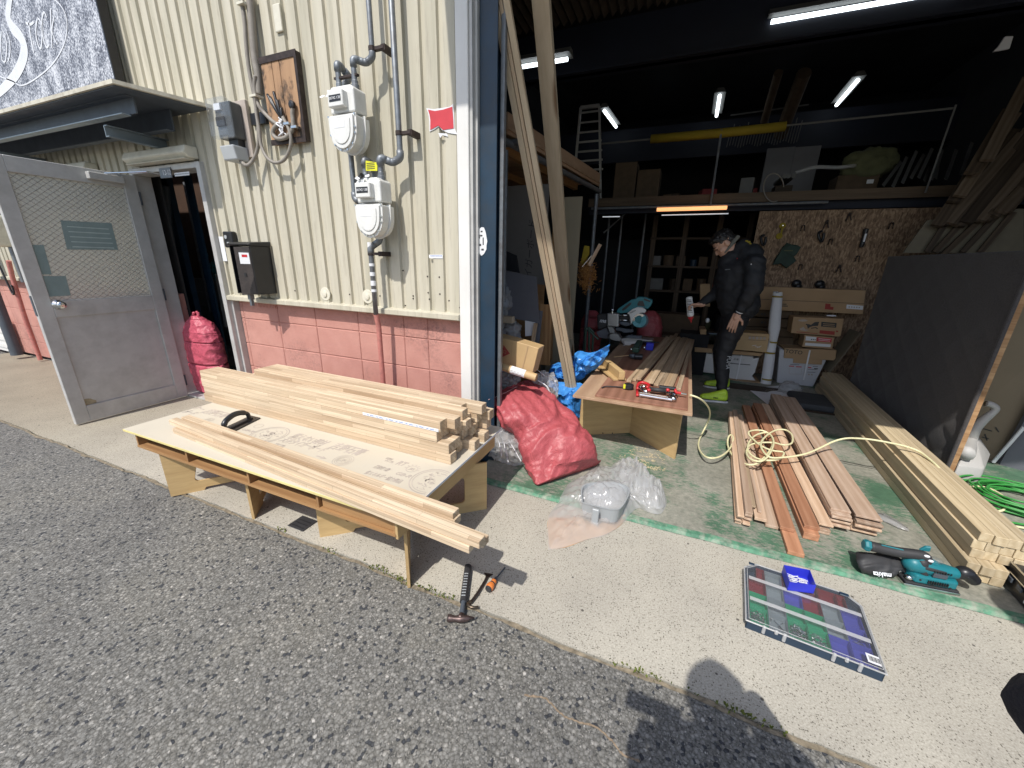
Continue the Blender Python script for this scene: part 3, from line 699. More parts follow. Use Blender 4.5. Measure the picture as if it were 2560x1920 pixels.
# ---- conduits, electricity meter, charred board
ec=thing('electricity_meter',v('B',220,1000,0),'grey electricity meter in a clear case with a cable box below','electricity meter')
x0=v('B',330,735,-.0).x
mx0,mx1=-2.94,-2.78
A0=v('B',300,735,-.02)
b=MB(); b.box((-2.98,-.022,1.93),(-2.76,-.001,2.26)); b.obj('back_board',plain('pinkish_backboard',(.42,.36,.31),.7),ec,bevel=.002)
b=MB(); b.box((-2.955,-.10,2.03),(-2.80,-.023,2.235)); b.obj('meter_body',plain('meter_grey',(.085,.09,.09),.4),ec,bevel=.006)
b=MB(); b.box((-2.962,-.150,2.025),(-2.793,-.101,2.245)); b.obj('clear_cover',MT['clear2'],ec,bevel=.008)
b=MB(); b.box((-2.94,-.112,2.19),(-2.88,-.1005,2.225)); b.obj('label_plate',MT['paper'],ec)
b=MB(); b.box((-2.94,-.112,2.10),(-2.86,-.1005,2.15)); b.obj('dial_window',MT['black'],ec)
b=MB(); b.box((-2.91,-.07,1.985),(-2.82,-.023,2.03)); b.obj('terminal_block',MT['black'],ec)
MT['gbox']=plain('light_grey_box',(.40,.42,.43),.45,var=.04)
b=MB(); b.prism([(-2.935,-.023,1.90),(-2.935,-.11,1.90),(-2.935,-.125,1.985),(-2.935,-.023,1.985)],(.135,0,0)); b.obj('cable_box',MT['gbox'],ec,bevel=.008,seg=2)
MT['cable']=plain('grey_brown_cable',(.27,.245,.21),.55,var=.1,dirt=((.1,.08,.07),20,.4))
def pv(f,l,Y): return [v(f,x,y,Y if not isinstance(Y,(list,tuple)) else Y[i]) for i,(x,y) in enumerate(l)]
def cable(name,pts,r,label,k=8,mat='cable',n=8):
    b=MB(); b.tube(smooth_path(pts,k),r,n); return b.obj(name,MT[mat],smooth=True,label=label,cat='cable')
cable('thick_conduit',pv('B',[(365,-60),(380,100),(395,300),(410,450),(430,560),(440,700)],-.03),.022,'broad sand coloured conduit running down from the roof beside the charred board') 
cable('supply_cable',pv('B',[(300,-40),(330,150),(340,300),(355,450),(375,580),(400,700),(425,860),(435,1000),(425,1110),(390,1190),(345,1225),(300,1190)],[-.05]*9+[-.06,-.08,-.07]),.0115,'grey supply cable hanging down and looping up into the cable box')
cable('loop_cable',pv('B',[(410,560),(405,640),(415,720),(440,790),(480,840),(530,890),(570,920)],[-.05]*4+[-.04,-.04,-.04]),.012,'pale curved cable crossing onto the charred board')
cable('loop_cable',pv('B',[(405,700),(420,850),(440,960),(455,1080),(500,1170),(560,1205),(620,1185),(660,1120),(675,1040),(660,960),(630,900),(610,860)],-.06),.0105,'grey cable making the large low loop below the charred board')
cable('loop_cable',pv('B',[(575,920),(545,960),(545,1000),(580,1028),(640,1015),(685,960),(690,900),(685,850),(688,800)],-.05),.0125,'thick cable coiled on the face of the charred board')
b=MB()
for q in ((310,28),(405,712)):
    P=v('B',*q,-.06); b.box((P.x-.028,-.075,P.z-.006),(P.x+.028,-.02,P.z+.006))
b.obj('cable_tie',MT['cream'],label='white ties holding the grey cables to the wall',cat='cable tie')
def charm():
    m_,t,b=nodes('weathered_charred_board'); vec=coords(t,(9,9,1.2)); 
    c=ramp(t,wnoise(t,2.2,vec,7,.65),[(.3,(.44,.27,.15)),(.6,(.34,.20,.11)),(.8,(.17,.10,.06))])
    k=ramp(t,wnoise(t,4.5,coords(t,(1.6,1,1)),6,.65),[(.50,(0,0,0)),(.60,(.92,.92,.92))]); c=mixc(t,k,c,(.02,.018,.018))
    t.links.new(c,b.inputs['Base Color']); b.inputs['Roughness'].default_value=.8; bump(t,b,wnoise(t,4,vec,6),.5,.004); return m_
MT['char']=charm()
cb_=thing('charred_board',v('B',630,1060,0),'weathered charred wooden board with black iron edging on the wall','board')
bx=[v('B',*q,-.02) for q in ((455,440),(715,385),(800,1050),(540,1075))]
X0,X1,Z0,Z1=-2.552,-2.25,1.982,2.442
for a_,c_ in ((X0,-2.46),(-2.457,-2.395),(-2.392,X1)):
    b=MB(); b.box((a_+.001,-.032,Z0),(c_,-.001,Z1)); b.obj('plank',MT['char'],cb_,bevel=.002)
MT['rust']=plain('blackened_iron',(.045,.032,.028),.6,.4,var=.4,vs_=30,bmp=.4)
b=MB(); b.box((X0-.006,-.037,Z1-.028),(X1+.006,-.033,Z1+.006)); b.box((X0+.0,-.037,Z0-.006),(X1+.006,-.033,Z0+.026)); b.box((X1-.014,-.0375,Z0),(X1+.006,-.033,Z1)); b.box((X1+.001,-.033,Z0),(X1+.006,-.001,Z1)); b.obj('iron_edging',MT['rust'],cb_)
b=MB()
for (x,y,a_,l) in ((500,700,65,.13),(545,680,62,.12),(520,720,58,.12),(570,740,60,.10),(600,800,80,.09)):
    P=v('B',x,y,-.06); Q_=v('B',620,900,-.045); b.tube(smooth_path([P,P.lerp(Q_,.5)+Vector((.01,-.012,-.01)),Q_],5),.008,6)
b.obj('cut_wire_ends',MT['black'],cb_,smooth=True)
P=v('B',690,780,-.045); b=MB(); b.lathe([(.022,0),(.022,.016),(.012,.02)],P,(0,-1,0),14); b.obj('cable_boot',MT['black'],cb_)
b=MB(); P=v('B',600,930,-.05)
rnd=random.Random(2)
for k in range(16):
    a=P+Vector((rnd.uniform(-.02,.02),rnd.uniform(-.012,.008),rnd.uniform(-.05,.04))); d=Vector((rnd.uniform(-1,1),rnd.uniform(-.3,.3),rnd.uniform(-1,1))).normalized()*.024; b.tube([a-d,a+d],.0045,5)
b.obj('tape_wrap',MT['paper'],cb_,smooth=True)
b=MB()
for q in ((640,915),(695,940)):
    P=v('B',*q,-.066); b.box((P.x-.022,-.072,P.z-.008),(P.x+.022,-.035,P.z+.008))
b.obj('clip',MT['chrome'],cb_,bevel=.002)
# black recess plate between conduits
b=MB(); P=v('B',450,880,0); b.box((P.x-.07,-.02,P.z-.035),(P.x+.07,-.0,P.z+.03)); b.obj('cable_entry_box',MT['black'],label='black cable entry box behind the grey cables',cat='box')

# ---- gas meters
def gas_meter(cx,zt,label,plate):
    r_=thing('gas_meter',(cx,0,zt-.30),label,'gas meter','white gas meters on the corrugated wall')
    yb,yf=-.075,-.20
    W2=.085
    b=MB(); pts=[(-W2,0),(-W2,-.022),(W2,-.022),(W2,0),(W2,0)]
    top=[(cx-W2,zt-.125),(cx+W2,zt-.125),(cx+W2,zt-.018),(cx+W2*.75,zt),(cx-W2*.75,zt),(cx-W2,zt-.018)]
    b.prism([(x,yb-.006,z) for x,z in top],(0,-(yb-yf-.03),0)); b.obj('upper_housing',MT['meter'],r_,bevel=.008,seg=2)
    n_=12; lowp=[(cx+W2+.006,zt-.14),(cx-W2-.006,zt-.14)]+[(cx+(W2+.006)*math.cos(math.pi+math.pi*i/n_)*(.98),zt-.20+.105*math.sin(math.pi+math.pi*i/n_)) for i in range(n_+1)]
    b=MB(); b.prism([(x,yb,z) for x,z in lowp],(0,yf+.022-yb,0)); b.obj('lower_housing',MT['meter'],r_,bevel=.006,seg=2)
    c0=Vector((cx,0,zt-.21)); sc=lambda k:[(cx+(x-cx)*k, zt-.205+(z-(zt-.205))*k) for x,z in lowp]
    b=MB(); b.prism([(x,yf+.020,z) for x,z in sc(1.08)],(0,-.006,0)); b.prism([(x,yf+.012,z) for x,z in sc(.93)],(0,-.010,0)); b.prism([(x,yf+.0015,z) for x,z in sc(.72)],(0,-.004,0)); b.obj('front_cover',MT['meter'],r_,bevel=.003,seg=2)
    b=MB(); b.prism([(x,-.115,z) for x,z in sc(1.11)],(0,-.006,0)); b.obj('flange',MT['meter'],r_,bevel=.001)
    b=MB()
    for k in range(9):
        x,z=sc(1.0)[[0,1,3,5,7,9,11,13,14][k]%len(lowp)]
        b.lathe([(.005,0),(.005,.005)],(x,yf+.013,z),(0,-1,0),8)
    b.obj('screws',MT['chrome'],r_)
    b=MB(); b.box((cx-.062,yf-.012,zt-.105),(cx+.042,yf+.03,zt-.03)); rg=b.obj('register_box',MT['meter'],r_,bevel=.004)
    b=MB(); b.box((cx-.050,yf-.0135,zt-.082),(cx+.030,yf-.0125,zt-.052)); b.obj('dial_window',MT['black'],rg)
    text('digits','00742 138',.018,MT['paper'],frameM((cx-.01,yf-.0142,zt-.067),(1,0,0),(0,0,1)),rg)
    b=MB(); b.box((cx-.045,yf-.0035,zt-.20),(cx+.03,yf-.0028,zt-.17)); b.obj('label_plate',MT['paper'],r_)
    for sx_ in (-.055,.055):
        b=MB(); b.lathe([(.021,-.006),(.021,.012),(.017,.016),(.017,.03),(.0145,.034),(.0145,.085)],(cx+sx_,-.125,zt),(0,0,1),12); b.obj('pipe_union',MT['steel'],r_)
    return r_
gas_meter(-1.795,2.165,'upper of the two white gas meters, left of the long pipe','')
gas_meter(-1.665,1.722,'lower of the two white gas meters with yellow tag and serial plate','')
def pipe(name,pts,r,label,mat='steel',k=0,coll=(),n=14):
    b=MB(); P=smooth_path(pts,k) if k else pts; b.tube(P,r,n)
    for c_ in coll: b.tube(c_,r*1.32,n)
    return b.obj(name,MT[mat],smooth=False,label=label,cat='pipe',bevel=0)
def elbow(pts,r=.03):
    out=[Vector(pts[0])]
    for i in range(1,len(pts)-1):
        p0,p1,p2=Vector(pts[i-1]),Vector(pts[i]),Vector(pts[i+1]); a=(p0-p1).normalized(); c_=(p2-p1).normalized(); rr=min(r,(p0-p1).length*.45,(p2-p1).length*.45)
        for t in (0,.25,.5,.75,1): out.append((p1+a*rr)*(1-t)**2+p1*2*t*(1-t)+(p1+c_*rr)*t*t)
    out.append(Vector(pts[-1])); return out
def gpipe(name,pts,r,label,parts=(),mat='steel'):
    b=MB(); b.tube(elbow(pts,.028),r,14)
    for i in range(1,len(pts)-1):
        p0,p1,p2=[Vector(q) for q in pts[i-1:i+2]]
        a=(p0-p1).normalized(); c_=(p2-p1).normalized(); e=elbow([p1+a*.036,p1,p1+c_*.036],.026); b.tube(e,r*1.3,14)
    o=b.obj(name,MT[mat],label=label,cat='pipe')
    for f in o.data.polygons: f.use_smooth=len(f.vertices)==4
    return o
pz=2.19+.085; yy_=-.125
gpipe('gas_pipe',[(-1.648,-.08,3.5),(-1.648,-.08,pz+.03),(-1.695,-.08,pz+.01),(-1.74,yy_,pz+.02),(-1.74,yy_,pz-.03)],.0135,'left gas pipe from above that enters the upper meter')
gpipe('gas_pipe',[(-1.85,yy_,pz-.03),(-1.85,yy_,pz+.015),(-1.845,-.05,pz-.02),(-1.885,-.05,pz-.06),(-1.885,-.05,1.64),(-1.81,-.05,1.60),(-1.765,-.06,1.60)],.015,'gas pipe from the upper meter down behind it to the lower meter')
qz=1.722+.085
gpipe('gas_pipe',[(-1.507,-.08,3.5),(-1.507,-.08,qz+.02),(-1.56,-.08,qz-.0),(-1.61,yy_,qz+.02),(-1.61,yy_,qz-.03)],.0155,'long right gas pipe that comes down to the lower meter')
gpipe('gas_pipe',[(-1.72,yy_,qz-.03),(-1.72,yy_,qz+.02),(-1.715,-.055,qz+.0),(-1.715,-.055,1.40),(-1.765,-.085,1.36),(-1.765,-.085,.955)],.015,'grey gas pipe below the lower meter down to the flashing')
MT['pinkpipe']=plain('pink_painted_pipe',(.50,.19,.16),.8,var=.12,vs_=40,bmp=.3,dirt=((.12,.08,.07),30,.4))
pipe('wall_riser',[(-1.765,-.085,.955),(-1.765,-.07,.88),(-1.79,-.045,.03)],.0165,'pink painted pipe standing against the block base','pinkpipe')
b=MB()
for z,h in ((1.365,.05),(1.26,.016),(1.205,.022),(1.15,.03),(1.105,.016)):
    b.lathe([(.0165,0),(.0165,h)],(-1.765,-.085,z-h/2),(0,0,1),14)
b.obj('pipe_tape',MT['paper'],label='white tape bands around the pipe below the lower meter',cat='tape')
MT['yellow']=plain('yellow_tag',(.70,.68,.03),.5,var=.05)
b=MB(); b.prism([(-1.705,-.135,1.765),(-1.625,-.135,1.76),(-1.62,-.135,1.80),(-1.70,-.135,1.815)],(0,-.002,0)); 
yt=b.obj('warning_tag',MT['yellow'],label='yellow warning tag tied between the unions of the lower gas meter',cat='tag')
b=MB()
for k in range(4): b.box((-1.695,-.1385,1.772+k*.009),(-1.64,-.1372,1.775+k*.009))
b.obj('print',MT['inkd'],yt)
b=MB(); P=Vector((-1.745,-.16,1.715)); b.tube([P,P+Vector((.05,-.02,.02))],.012,10); b.box((P.x-.05,-.14,P.z-.002),(P.x,-.12,P.z+.006)); b.obj('valve_lever',MT['black'],label='small black valve lever beside the lower gas meter',cat='valve')
rnd=random.Random(4)
def rag(c,s,label):
    b=MB()
    for k in range(6):
        a=c+Vector((rnd.uniform(-s,s),rnd.uniform(-.01,.01),rnd.uniform(-s*.6,s*.6))); d=Vector((rnd.uniform(-1,1),rnd.uniform(-.4,.4),rnd.uniform(-1,1))).normalized()*s; e=d.orthogonal().normalized()*s*.5
        b.face([a,a+d*.6+e,a+d,a+d*.5-e])
    b.obj('plastic_wrap_scrap',MT['paper'],label=label,cat='wrapping')
rag(Vector((-1.885,-.17,2.135)),.035,'scrap of torn white wrapping on the left shoulder of the upper meter')
rag(Vector((-1.70,-.18,1.72)),.03,'scrap of torn white wrapping on top of the lower meter')
def clampb(x,y,z,label):
    b=MB(); b.lathe([(.019,0),(.019,.022)],(x,y,z-.011),(0,0,1),12); b.box((x+.01,y-.004,z-.008),(x+.075,y+.02,z+.008)); b.box((x+.055,y,z-.014),(x+.082,-.001,z+.014))
    b.obj('pipe_clamp',MT['rust'],bevel=.001,label=label,cat='pipe clamp',group='rusty clamps on the gas pipes')
clampb(-1.648,-.08,2.34,'rusty clamp on the left gas pipe above the upper meter'); clampb(-1.507,-.08,1.945,'rusty clamp on the long gas pipe'); clampb(-1.765,-.085,1.325,'small dark clamp on the taped pipe under the lower meter')
b=MB(); b.box((-1.875,-.135,2.215),(-1.715,-.115,2.225)); b.obj('meter_bracket',MT['rust'],label='rusty flat bracket joining the unions above the upper meter',cat='bracket')

# ---- vents / patches, mailbox, intercom
for k,(q,lab) in enumerate((((840,845),'round blanked vent low on the cladding, nearer the mailbox'),((1165,865),'round blanked vent low on the cladding behind the gas pipe'))):
    P=v('D',*q,-.001); b=MB(); b.lathe([(.046,0),(.044,.004),(.022,.005),(.020,.012),(.008,.014)],(P.x,.0,P.z),(0,-1,0),22); b.obj('blanked_vent',MT['cream'],smooth=False,label=lab,cat='vent',group='blanked vents low on the cladding')
b=MB()
for q in ((1625,710),(1715,715),(1630,835),(1720,845),(1640,885),(1515,860),(1515,880),(1790,897),(1875,665),(1873,950),(1455,935),(1437,665),(1260,860),(1027,848),(607,820)):
    P=v('D',*q,-.001); b.lathe([(.005,0),(.004,.004)],(P.x,0,P.z),(0,-1,0),8)
b.obj('rivets',MT['rust'],bld)
mb=thing('mailbox',(-2.78,0,1.03),'black open fronted mailbox standing on the flashing','mailbox')
b=MB(); x0,x1,z0,z1,yb,yf=-2.985,-2.765,1.03,1.36,-.003,-.150
for a,c_ in (((x0,yf,z0),(x0+.006,yb,z1)),((x0,yf,z0),(x1,yb,z0+.006)),((x0,yb-.006,z0+.006),(x1,yb,z1))): b.box(a,c_)
b.obj('shell',MT['black'],mb)
b=MB(); b.box((x1-.006,yf,z0+.007),(x1+.0,yb-.007,z1)); b.obj('side_wall',MT['black'],mb,bevel=.001)
b=MB(); b.box((x0+.006,yf+.02,1.13),(x1-.007,yf+.024,1.136)); b.obj('inner_bar',MT['black'],mb)
b=MB(); b.prism([(x0-.012,-.001,z1+.001),(x0-.012,-.155,z1+.001),(x0-.012,-.17,z1+.008),(x0-.012,-.14,z1+.024),(x0-.012,-.001,z1+.034)],(x1-x0+.024,0,0)); b.obj('lid',MT['black'],mb,bevel=.006,seg=2)
fl=b=MB(); 
c0=Vector((x1-.008,yf-.002,0)); d=Vector((-.62,-.30,0)).normalized()*.105
b.quadbox([(c0.x,c0.y,z0+.005),(c0.x,c0.y+.006,z0+.005),(c0.x+d.x,c0.y+d.y+.006,z0-.005),(c0.x+d.x,c0.y+d.y,z0-.005),(c0.x,c0.y,z1-.005),(c0.x,c0.y+.006,z1-.005),(c0.x+d.x,c0.y+d.y+.006,z1-.01),(c0.x+d.x,c0.y+d.y,z1-.01)])
MT['flap']=plain('brown_black_flap',(.035,.027,.024),.5,var=.2,dirt=((.1,.08,.07),40,.4))
fo=b.obj('front_flap',MT['flap'],mb,bevel=.001)
def onflap(u0,u1,za,zb_,mat,name,off=.001):
    e=d.normalized(); nrm=Vector((e.y,-e.x,0)); nrm=-nrm if nrm.y>0 else nrm
    p=[c0+e*u0*.105+nrm*off,c0+e*u1*.105+nrm*off]; b=MB(); q=nrm*.0006
    b.quadbox([(p[0].x,p[0].y,za),(p[1].x,p[1].y,za),(p[1].x+q.x,p[1].y+q.y,za),(p[0].x+q.x,p[0].y+q.y,za),(p[0].x,p[0].y,zb_),(p[1].x,p[1].y,zb_),(p[1].x+q.x,p[1].y+q.y,zb_),(p[0].x+q.x,p[0].y+q.y,zb_)])
    return b.obj(name,mat,fo)
onflap(.08,.72,1.24,1.315,MT['paper'],'paper_label'); onflap(.2,.55,1.285,1.302,MT['red'],'red_print',.0018); onflap(.08,.72,1.318,1.326,MT['inkd'],'label_strip',.0018); onflap(.45,.6,1.155,1.18,MT['black'],'lock',.003)
for k in range(6): onflap(.02+k*.07,.05+k*.07,1.035,1.15-k*.016,MT['black'],'slit',.0014)
b=MB(); b.box((-2.93,-.12,.985),(-2.90,-.09,1.028)); b.box((-2.925,-.115,.94),(-2.905,-.095,.984)); b.obj('drain_stub',MT['steel'],mb)
b=MB(); P=v('D',105,430,-.03); b.box((P.x-.05,-.045,P.z-.055),(P.x+.05,-.001,P.z+.06)); ic=b.obj('intercom',MT['black'],bevel=.01,seg=2,label='small black intercom by the doorway',cat='intercom')
b=MB(); b.lathe([(.014,0),(.014,.003)],(P.x-.015,-.0455,P.z+.02),(0,-1,0),14); b.box((P.x-.01,-.048,P.z-.03),(P.x+.02,-.0455,P.z-.015)); b.obj('lens_button',MT['gbox'],ic)
b=MB(); P=v('D',60,520,-.003); b.box((P.x-.03,-.003,P.z-.07),(P.x+.02,-.001,P.z+.11)); b.obj('wall_notice',MT['paper'],label='pale paper notices on the cladding beside the door jamb',cat='notice')
b=MB(); P=v('D',355,935,0); 
for k in range(12): b.box((P.x-.10+k*.017,.032,P.z-.018),(P.x-.09+k*.017,.044,P.z+.018))
b.box((P.x-.105,.040,P.z-.024),(P.x+.105,.0445,P.z+.024)); b.obj('wall_grille',MT['block'],label='pink painted vent grille under the mailbox',cat='grille')

# ---- left of the door: second meter group, riser, downpipe, shutter door
pipe('wall_riser',[v('Z',85,600,-.07),v('Z',125,770,-.07),v('Z',270,1240,-.07),v('Z',400,1580,-.07)],.021,'pink painted riser left of the open door','pinkpipe')
P=v('Z',20,850,-.12); Q_=v('Z',165,1480,-.12)
dx=Q_.x
b=MB(); b.tube([(dx,-.13,1.3),(dx,-.13,.16)],.05,18); b.tube([(dx,-.13,.16),(dx,-.13,.05)],.054,18); b.obj('downpipe',MT['dsteel'],label='thick dark downpipe at the far left of the wall',cat='downpipe')
b=MB()
for k in range(9): b.box((-9.2,-.055-(.012 if k%2 else 0),.02+k*.05),(dx-.40,-.02,.066+k*.05))
b.obj('slatted_shutter',MT['white'],label='white slatted shutter at the far left edge',cat='shutter')
P=v('Z',20,300,-.1); gm=thing('far_gas_meter',(P.x,0,P.z-.2),'cream gas meter glimpsed behind the open door edge','gas meter')
b=MB(); b.box((P.x-.1,-.2,P.z-.17),(P.x+.08,-.05,P.z+.15)); b.obj('housing',MT['cream'],gm,bevel=.03,seg=3)
b=MB(); b.tube([(P.x+.06,-.1,P.z-.17),(P.x+.08,-.1,.955)],.018,10); b.tube([(P.x+.03,-.1,P.z+.15),(P.x+.05,-.1,2.1)],.018,10); b.obj('pipe',MT['steel'],gm)
b=MB(); P=v('Z',40,730,-.1); b.tube(smooth_path([P+Vector((-.1,0,.25)),P+Vector((-.02,0,0)),P+Vector((0,0,-.1)),P+Vector((.04,0,-.22)),P+Vector((.09,0,-.2)),P+Vector((.08,0,-.12))],6),.009,8); b.obj('cable_hook',MT['black'],smooth=True,label='black bent cable end in front of the left downpipe',cat='cable')

# ================================================================== WORKSHOP SHELL
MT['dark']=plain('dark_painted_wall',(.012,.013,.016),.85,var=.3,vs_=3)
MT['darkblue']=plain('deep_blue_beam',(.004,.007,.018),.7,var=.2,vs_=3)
MT['brownroof']=plain('brown_fibre_roof',(.055,.040,.026),.9,var=.3,vs_=6)
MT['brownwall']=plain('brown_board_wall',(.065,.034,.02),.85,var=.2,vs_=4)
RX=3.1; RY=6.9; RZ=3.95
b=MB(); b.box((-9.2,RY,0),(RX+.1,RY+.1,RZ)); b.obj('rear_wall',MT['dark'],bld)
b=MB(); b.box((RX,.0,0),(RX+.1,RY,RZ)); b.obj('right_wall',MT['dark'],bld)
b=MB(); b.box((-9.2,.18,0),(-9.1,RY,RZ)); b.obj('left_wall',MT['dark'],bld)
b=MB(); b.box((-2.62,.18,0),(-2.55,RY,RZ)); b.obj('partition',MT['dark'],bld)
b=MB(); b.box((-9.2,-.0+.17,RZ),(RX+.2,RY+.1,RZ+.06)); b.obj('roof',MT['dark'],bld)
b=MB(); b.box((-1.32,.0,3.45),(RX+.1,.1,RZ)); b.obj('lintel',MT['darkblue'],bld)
b=MB(); n_=70
for i in range(n_):
    x0=-2.5+i*.08
    for k in range(4):
        a=x0+k*.02; c_=a+.02; za=3.62+.022*math.cos(k*math.pi/2); zc=3.62+.022*math.cos((k+1)*math.pi/2)
        b.face([(a,.12,za),(c_,.12,zc),(c_,2.52,zc-.05),(a,2.52,za-.05)])
b.obj('corrugated_roof_sheet',MT['brownroof'],bld,smooth=True)
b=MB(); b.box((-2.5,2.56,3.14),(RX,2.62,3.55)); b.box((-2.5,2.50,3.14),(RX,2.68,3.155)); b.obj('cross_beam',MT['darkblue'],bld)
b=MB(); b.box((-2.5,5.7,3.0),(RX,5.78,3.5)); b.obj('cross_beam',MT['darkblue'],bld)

ords=['first','second','third','fourth','fifth','sixth','seventh','eighth','ninth','tenth','eleventh','twelfth','thirteenth','fourteenth']
MT['dred']=plain('dark_red_cloth',(.20,.025,.025),.8,var=.1)
# lamps
MT['lampw']=plain('lit_cool_tube',(1,1,1),.4,emit=(.86,.95,1.0),es=3.5)
MT['lampo']=plain('lit_warm_tube',(1,.7,.45),.4,emit=(1.0,.42,.16),es=1.2)
MT['lampd']=plain('dim_cool_tube',(.8,.8,.8),.4,emit=(.8,.85,.9),es=.45)
MT['lhouse']=plain('lamp_housing',(.12,.12,.115),.6,var=.1)
def striplamp(p,q,r,label,mat='lampw',house=True,hw=.07):
    p=Vector(p); q=Vector(q); t_=thing('strip_lamp',(p+q)/2,label,'lamp','strip lamps in the workshop')
    b=MB(); b.tube([p,q],r,10); b.obj('tube',MT[mat],t_,smooth=True)
    if house:
        d=(q-p).normalized(); s=Vector((-d.y,d.x,0))*hw; u=Vector((0,0,.012+r)); e=d*.03
        b=MB(); b.quadbox([p-e-s+u,p-e+s+u,q+e+s+u,q+e-s+u,p-e-s*.5+u*2.6,p-e+s*.5+u*2.6,q+e+s*.5+u*2.6,q+e-s*.5+u*2.6]); b.obj('reflector',MT['lhouse'],t_)
striplamp(g('F',200,162,3.3),Vector((1.62,2.56,3.3)),.017,'large bright strip lamp near the opening at top right')
striplamp(Vector((-1.98,1.88,3.0)),g('E',650,438,3.0),.016,'long strip lamp behind the two leaning timbers')
striplamp(g('E',920,820,3.5),g('E',1008,940,3.5),.022,'short strip lamp beside the folded ladder')
striplamp(g('E',1775,710,3.5),g('E',1752,858,3.5),.022,'short strip lamp in the middle, above the yellow padding')
striplamp(g('F',843,595,3.5),g('F',686,778,3.5),.022,'short strip lamp on the right, above the thin rail')
striplamp(v('E',1310,1553,3.40),v('E',1830,1538,3.40),.022,'dim orange strip lamp under the mezzanine','lampo',False)
striplamp(v('E',1345,1594,3.42),v('E',1840,1582,3.42),.006,'thin white tube just under the orange strip lamp','lampd',False)
striplamp(v('G',978,262,3.42),v('G',1115,260,3.42),.006,'short white tube by the rack poles','lampd',False)

# mezzanine
mz=thing('mezzanine',(0,3.5,2.0),'dark timber mezzanine with steel pipe edge above the tool wall','mezzanine')
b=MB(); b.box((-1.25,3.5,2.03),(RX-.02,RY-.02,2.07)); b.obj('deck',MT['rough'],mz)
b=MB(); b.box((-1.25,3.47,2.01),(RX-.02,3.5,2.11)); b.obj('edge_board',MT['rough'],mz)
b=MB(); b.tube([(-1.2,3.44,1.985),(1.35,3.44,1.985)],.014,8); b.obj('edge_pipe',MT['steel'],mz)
b=MB(); b.box((-1.25,3.55,1.93),(RX,3.62,2.02)); b.obj('beam',MT['darkblue'],mz)
b=MB(); b.tube([v('E',1705,1530,3.42),v('E',1790,960,3.42)],.012,8); b.obj('rail_post',MT['steel'],mz)
P=v('F',1565,795,3.42); b=MB(); b.tube([P+Vector((0,0,.02)),P+Vector((-.02,0,-.72))],.009,8); b.obj('rail_post',MT['lhouse'],mz)
b=MB(); A_=v('E',900,1065,3.45); b.tube([A_,v('E',1275,1030,3.45),v('F',310,930,3.45),v('F',1565,800,3.45)],.010,8); b.obj('guard_rail',MT['lhouse'],mz)
MT['foam']=plain('yellow_foam',(.30,.22,.015),.8,var=.1)
b=MB(); b.tube([v('E',1265,1030,3.45),v('E',1800,985,3.45),v('F',310,935,3.45)],.046,12); b.obj('foam_padding',MT['foam'],smooth=True,label='yellow foam padding wrapped round the mezzanine guard rail',cat='padding')
# things stored up there
def box(name,a,b_,mat,label,cat,group=None,bev=.003,rz=0):
    a=Vector(a); b_=Vector(b_); c=(a+b_)/2; m_=MB(); h=(b_-a)/2
    m_.box((-h.x,-h.y,0),(h.x,h.y,2*h.z))
    return m_.obj(name,MT[mat],M=Matrix.Translation((c.x,c.y,min(a.z,b_.z)))@Matrix.Rotation(rz,4,'Z'),local=True,bevel=bev,label=label,cat=cat,group=group)
MT['greysheet']=plain('grey_laminate_sheet',(.13,.135,.155),.5,var=.04)
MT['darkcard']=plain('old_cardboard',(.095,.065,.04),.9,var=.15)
P=v('F',175,1100,4.6); Q_=v('F',340,1290,4.6); box('storage_sheet',(P.x,4.6,2.08),(Q_.x,4.63,P.z),'greysheet','left one of two grey panels standing on the mezzanine','sheet')
P=v('F',345,1090,4.6); Q_=v('F',530,1290,4.6); box('storage_sheet',(P.x,4.62,2.08),(Q_.x,4.65,P.z),'greysheet','right one of two grey panels standing on the mezzanine','sheet')
P=v('F',700,1300,3.9); Q_=v('F',975,1420,3.9); box('cardboard_box',(P.x,3.9,2.08),(Q_.x,4.2,P.z),'darkcard','low cardboard box with pale label on the mezzanine edge','box')
P=v('F',915,1330,3.89); b=MB(); b.box((P.x,3.893,P.z-.04),(P.x+.06,3.897,P.z)); b.obj('box_label',MT['paper'],bpy.data.objects['cardboard_box'])
for k,(x0,x1,y0,lab) in enumerate(((-1.0,-.72,1060,'tall cardboard box at the left end of the mezzanine'),(-.70,-.42,1120,'second tall cardboard box on the mezzanine, right of the first'))):
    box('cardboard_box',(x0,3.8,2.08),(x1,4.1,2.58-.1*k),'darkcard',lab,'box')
MT['olive']=plain('olive_cloth_sack',(.10,.105,.05),.9,var=.15,bmp=.4,bs=20)
def blob(name,c,r,mat,label=None,cat=None,amp=.25,sc=2.2,parent=None,seed=0,sub=4,group=None,flatz=None,kind=None,smooth=True,fold=0):
    bm=bmesh.new(); bmesh.ops.create_icosphere(bm,subdivisions=sub,radius=1); c=Vector(c)
    for q in bm.verts:
        p=q.co.copy(); n=noise.fractal(p*sc+Vector((seed*7.1,seed*3.3,0)),1,2,4)*amp
        if fold: n+= -abs(noise.noise(p*sc*2.3+Vector((seed*3.1,0,9))))*fold
        p=p*(1+n); p=Vector((p.x*r[0],p.y*r[1],p.z*r[2]))
        if flatz is not None and p.z<flatz: p.z=flatz+(p.z-flatz)*.04
        q.co=p+c
    m_=MB(); m_.bm.free(); m_.bm=bm
    return m_.obj(name,mat if not isinstance(mat,str) else MT[mat],parent,smooth=smooth,label=label,cat=cat,group=group,kind=kind)
P=v('F',930,1200,4.0); blob('cloth_sack',(P.x,4.0,P.z-.02),(.24,.15,.16),'olive','olive cloth sack slumped on top of the mezzanine pile','sack',seed=3)
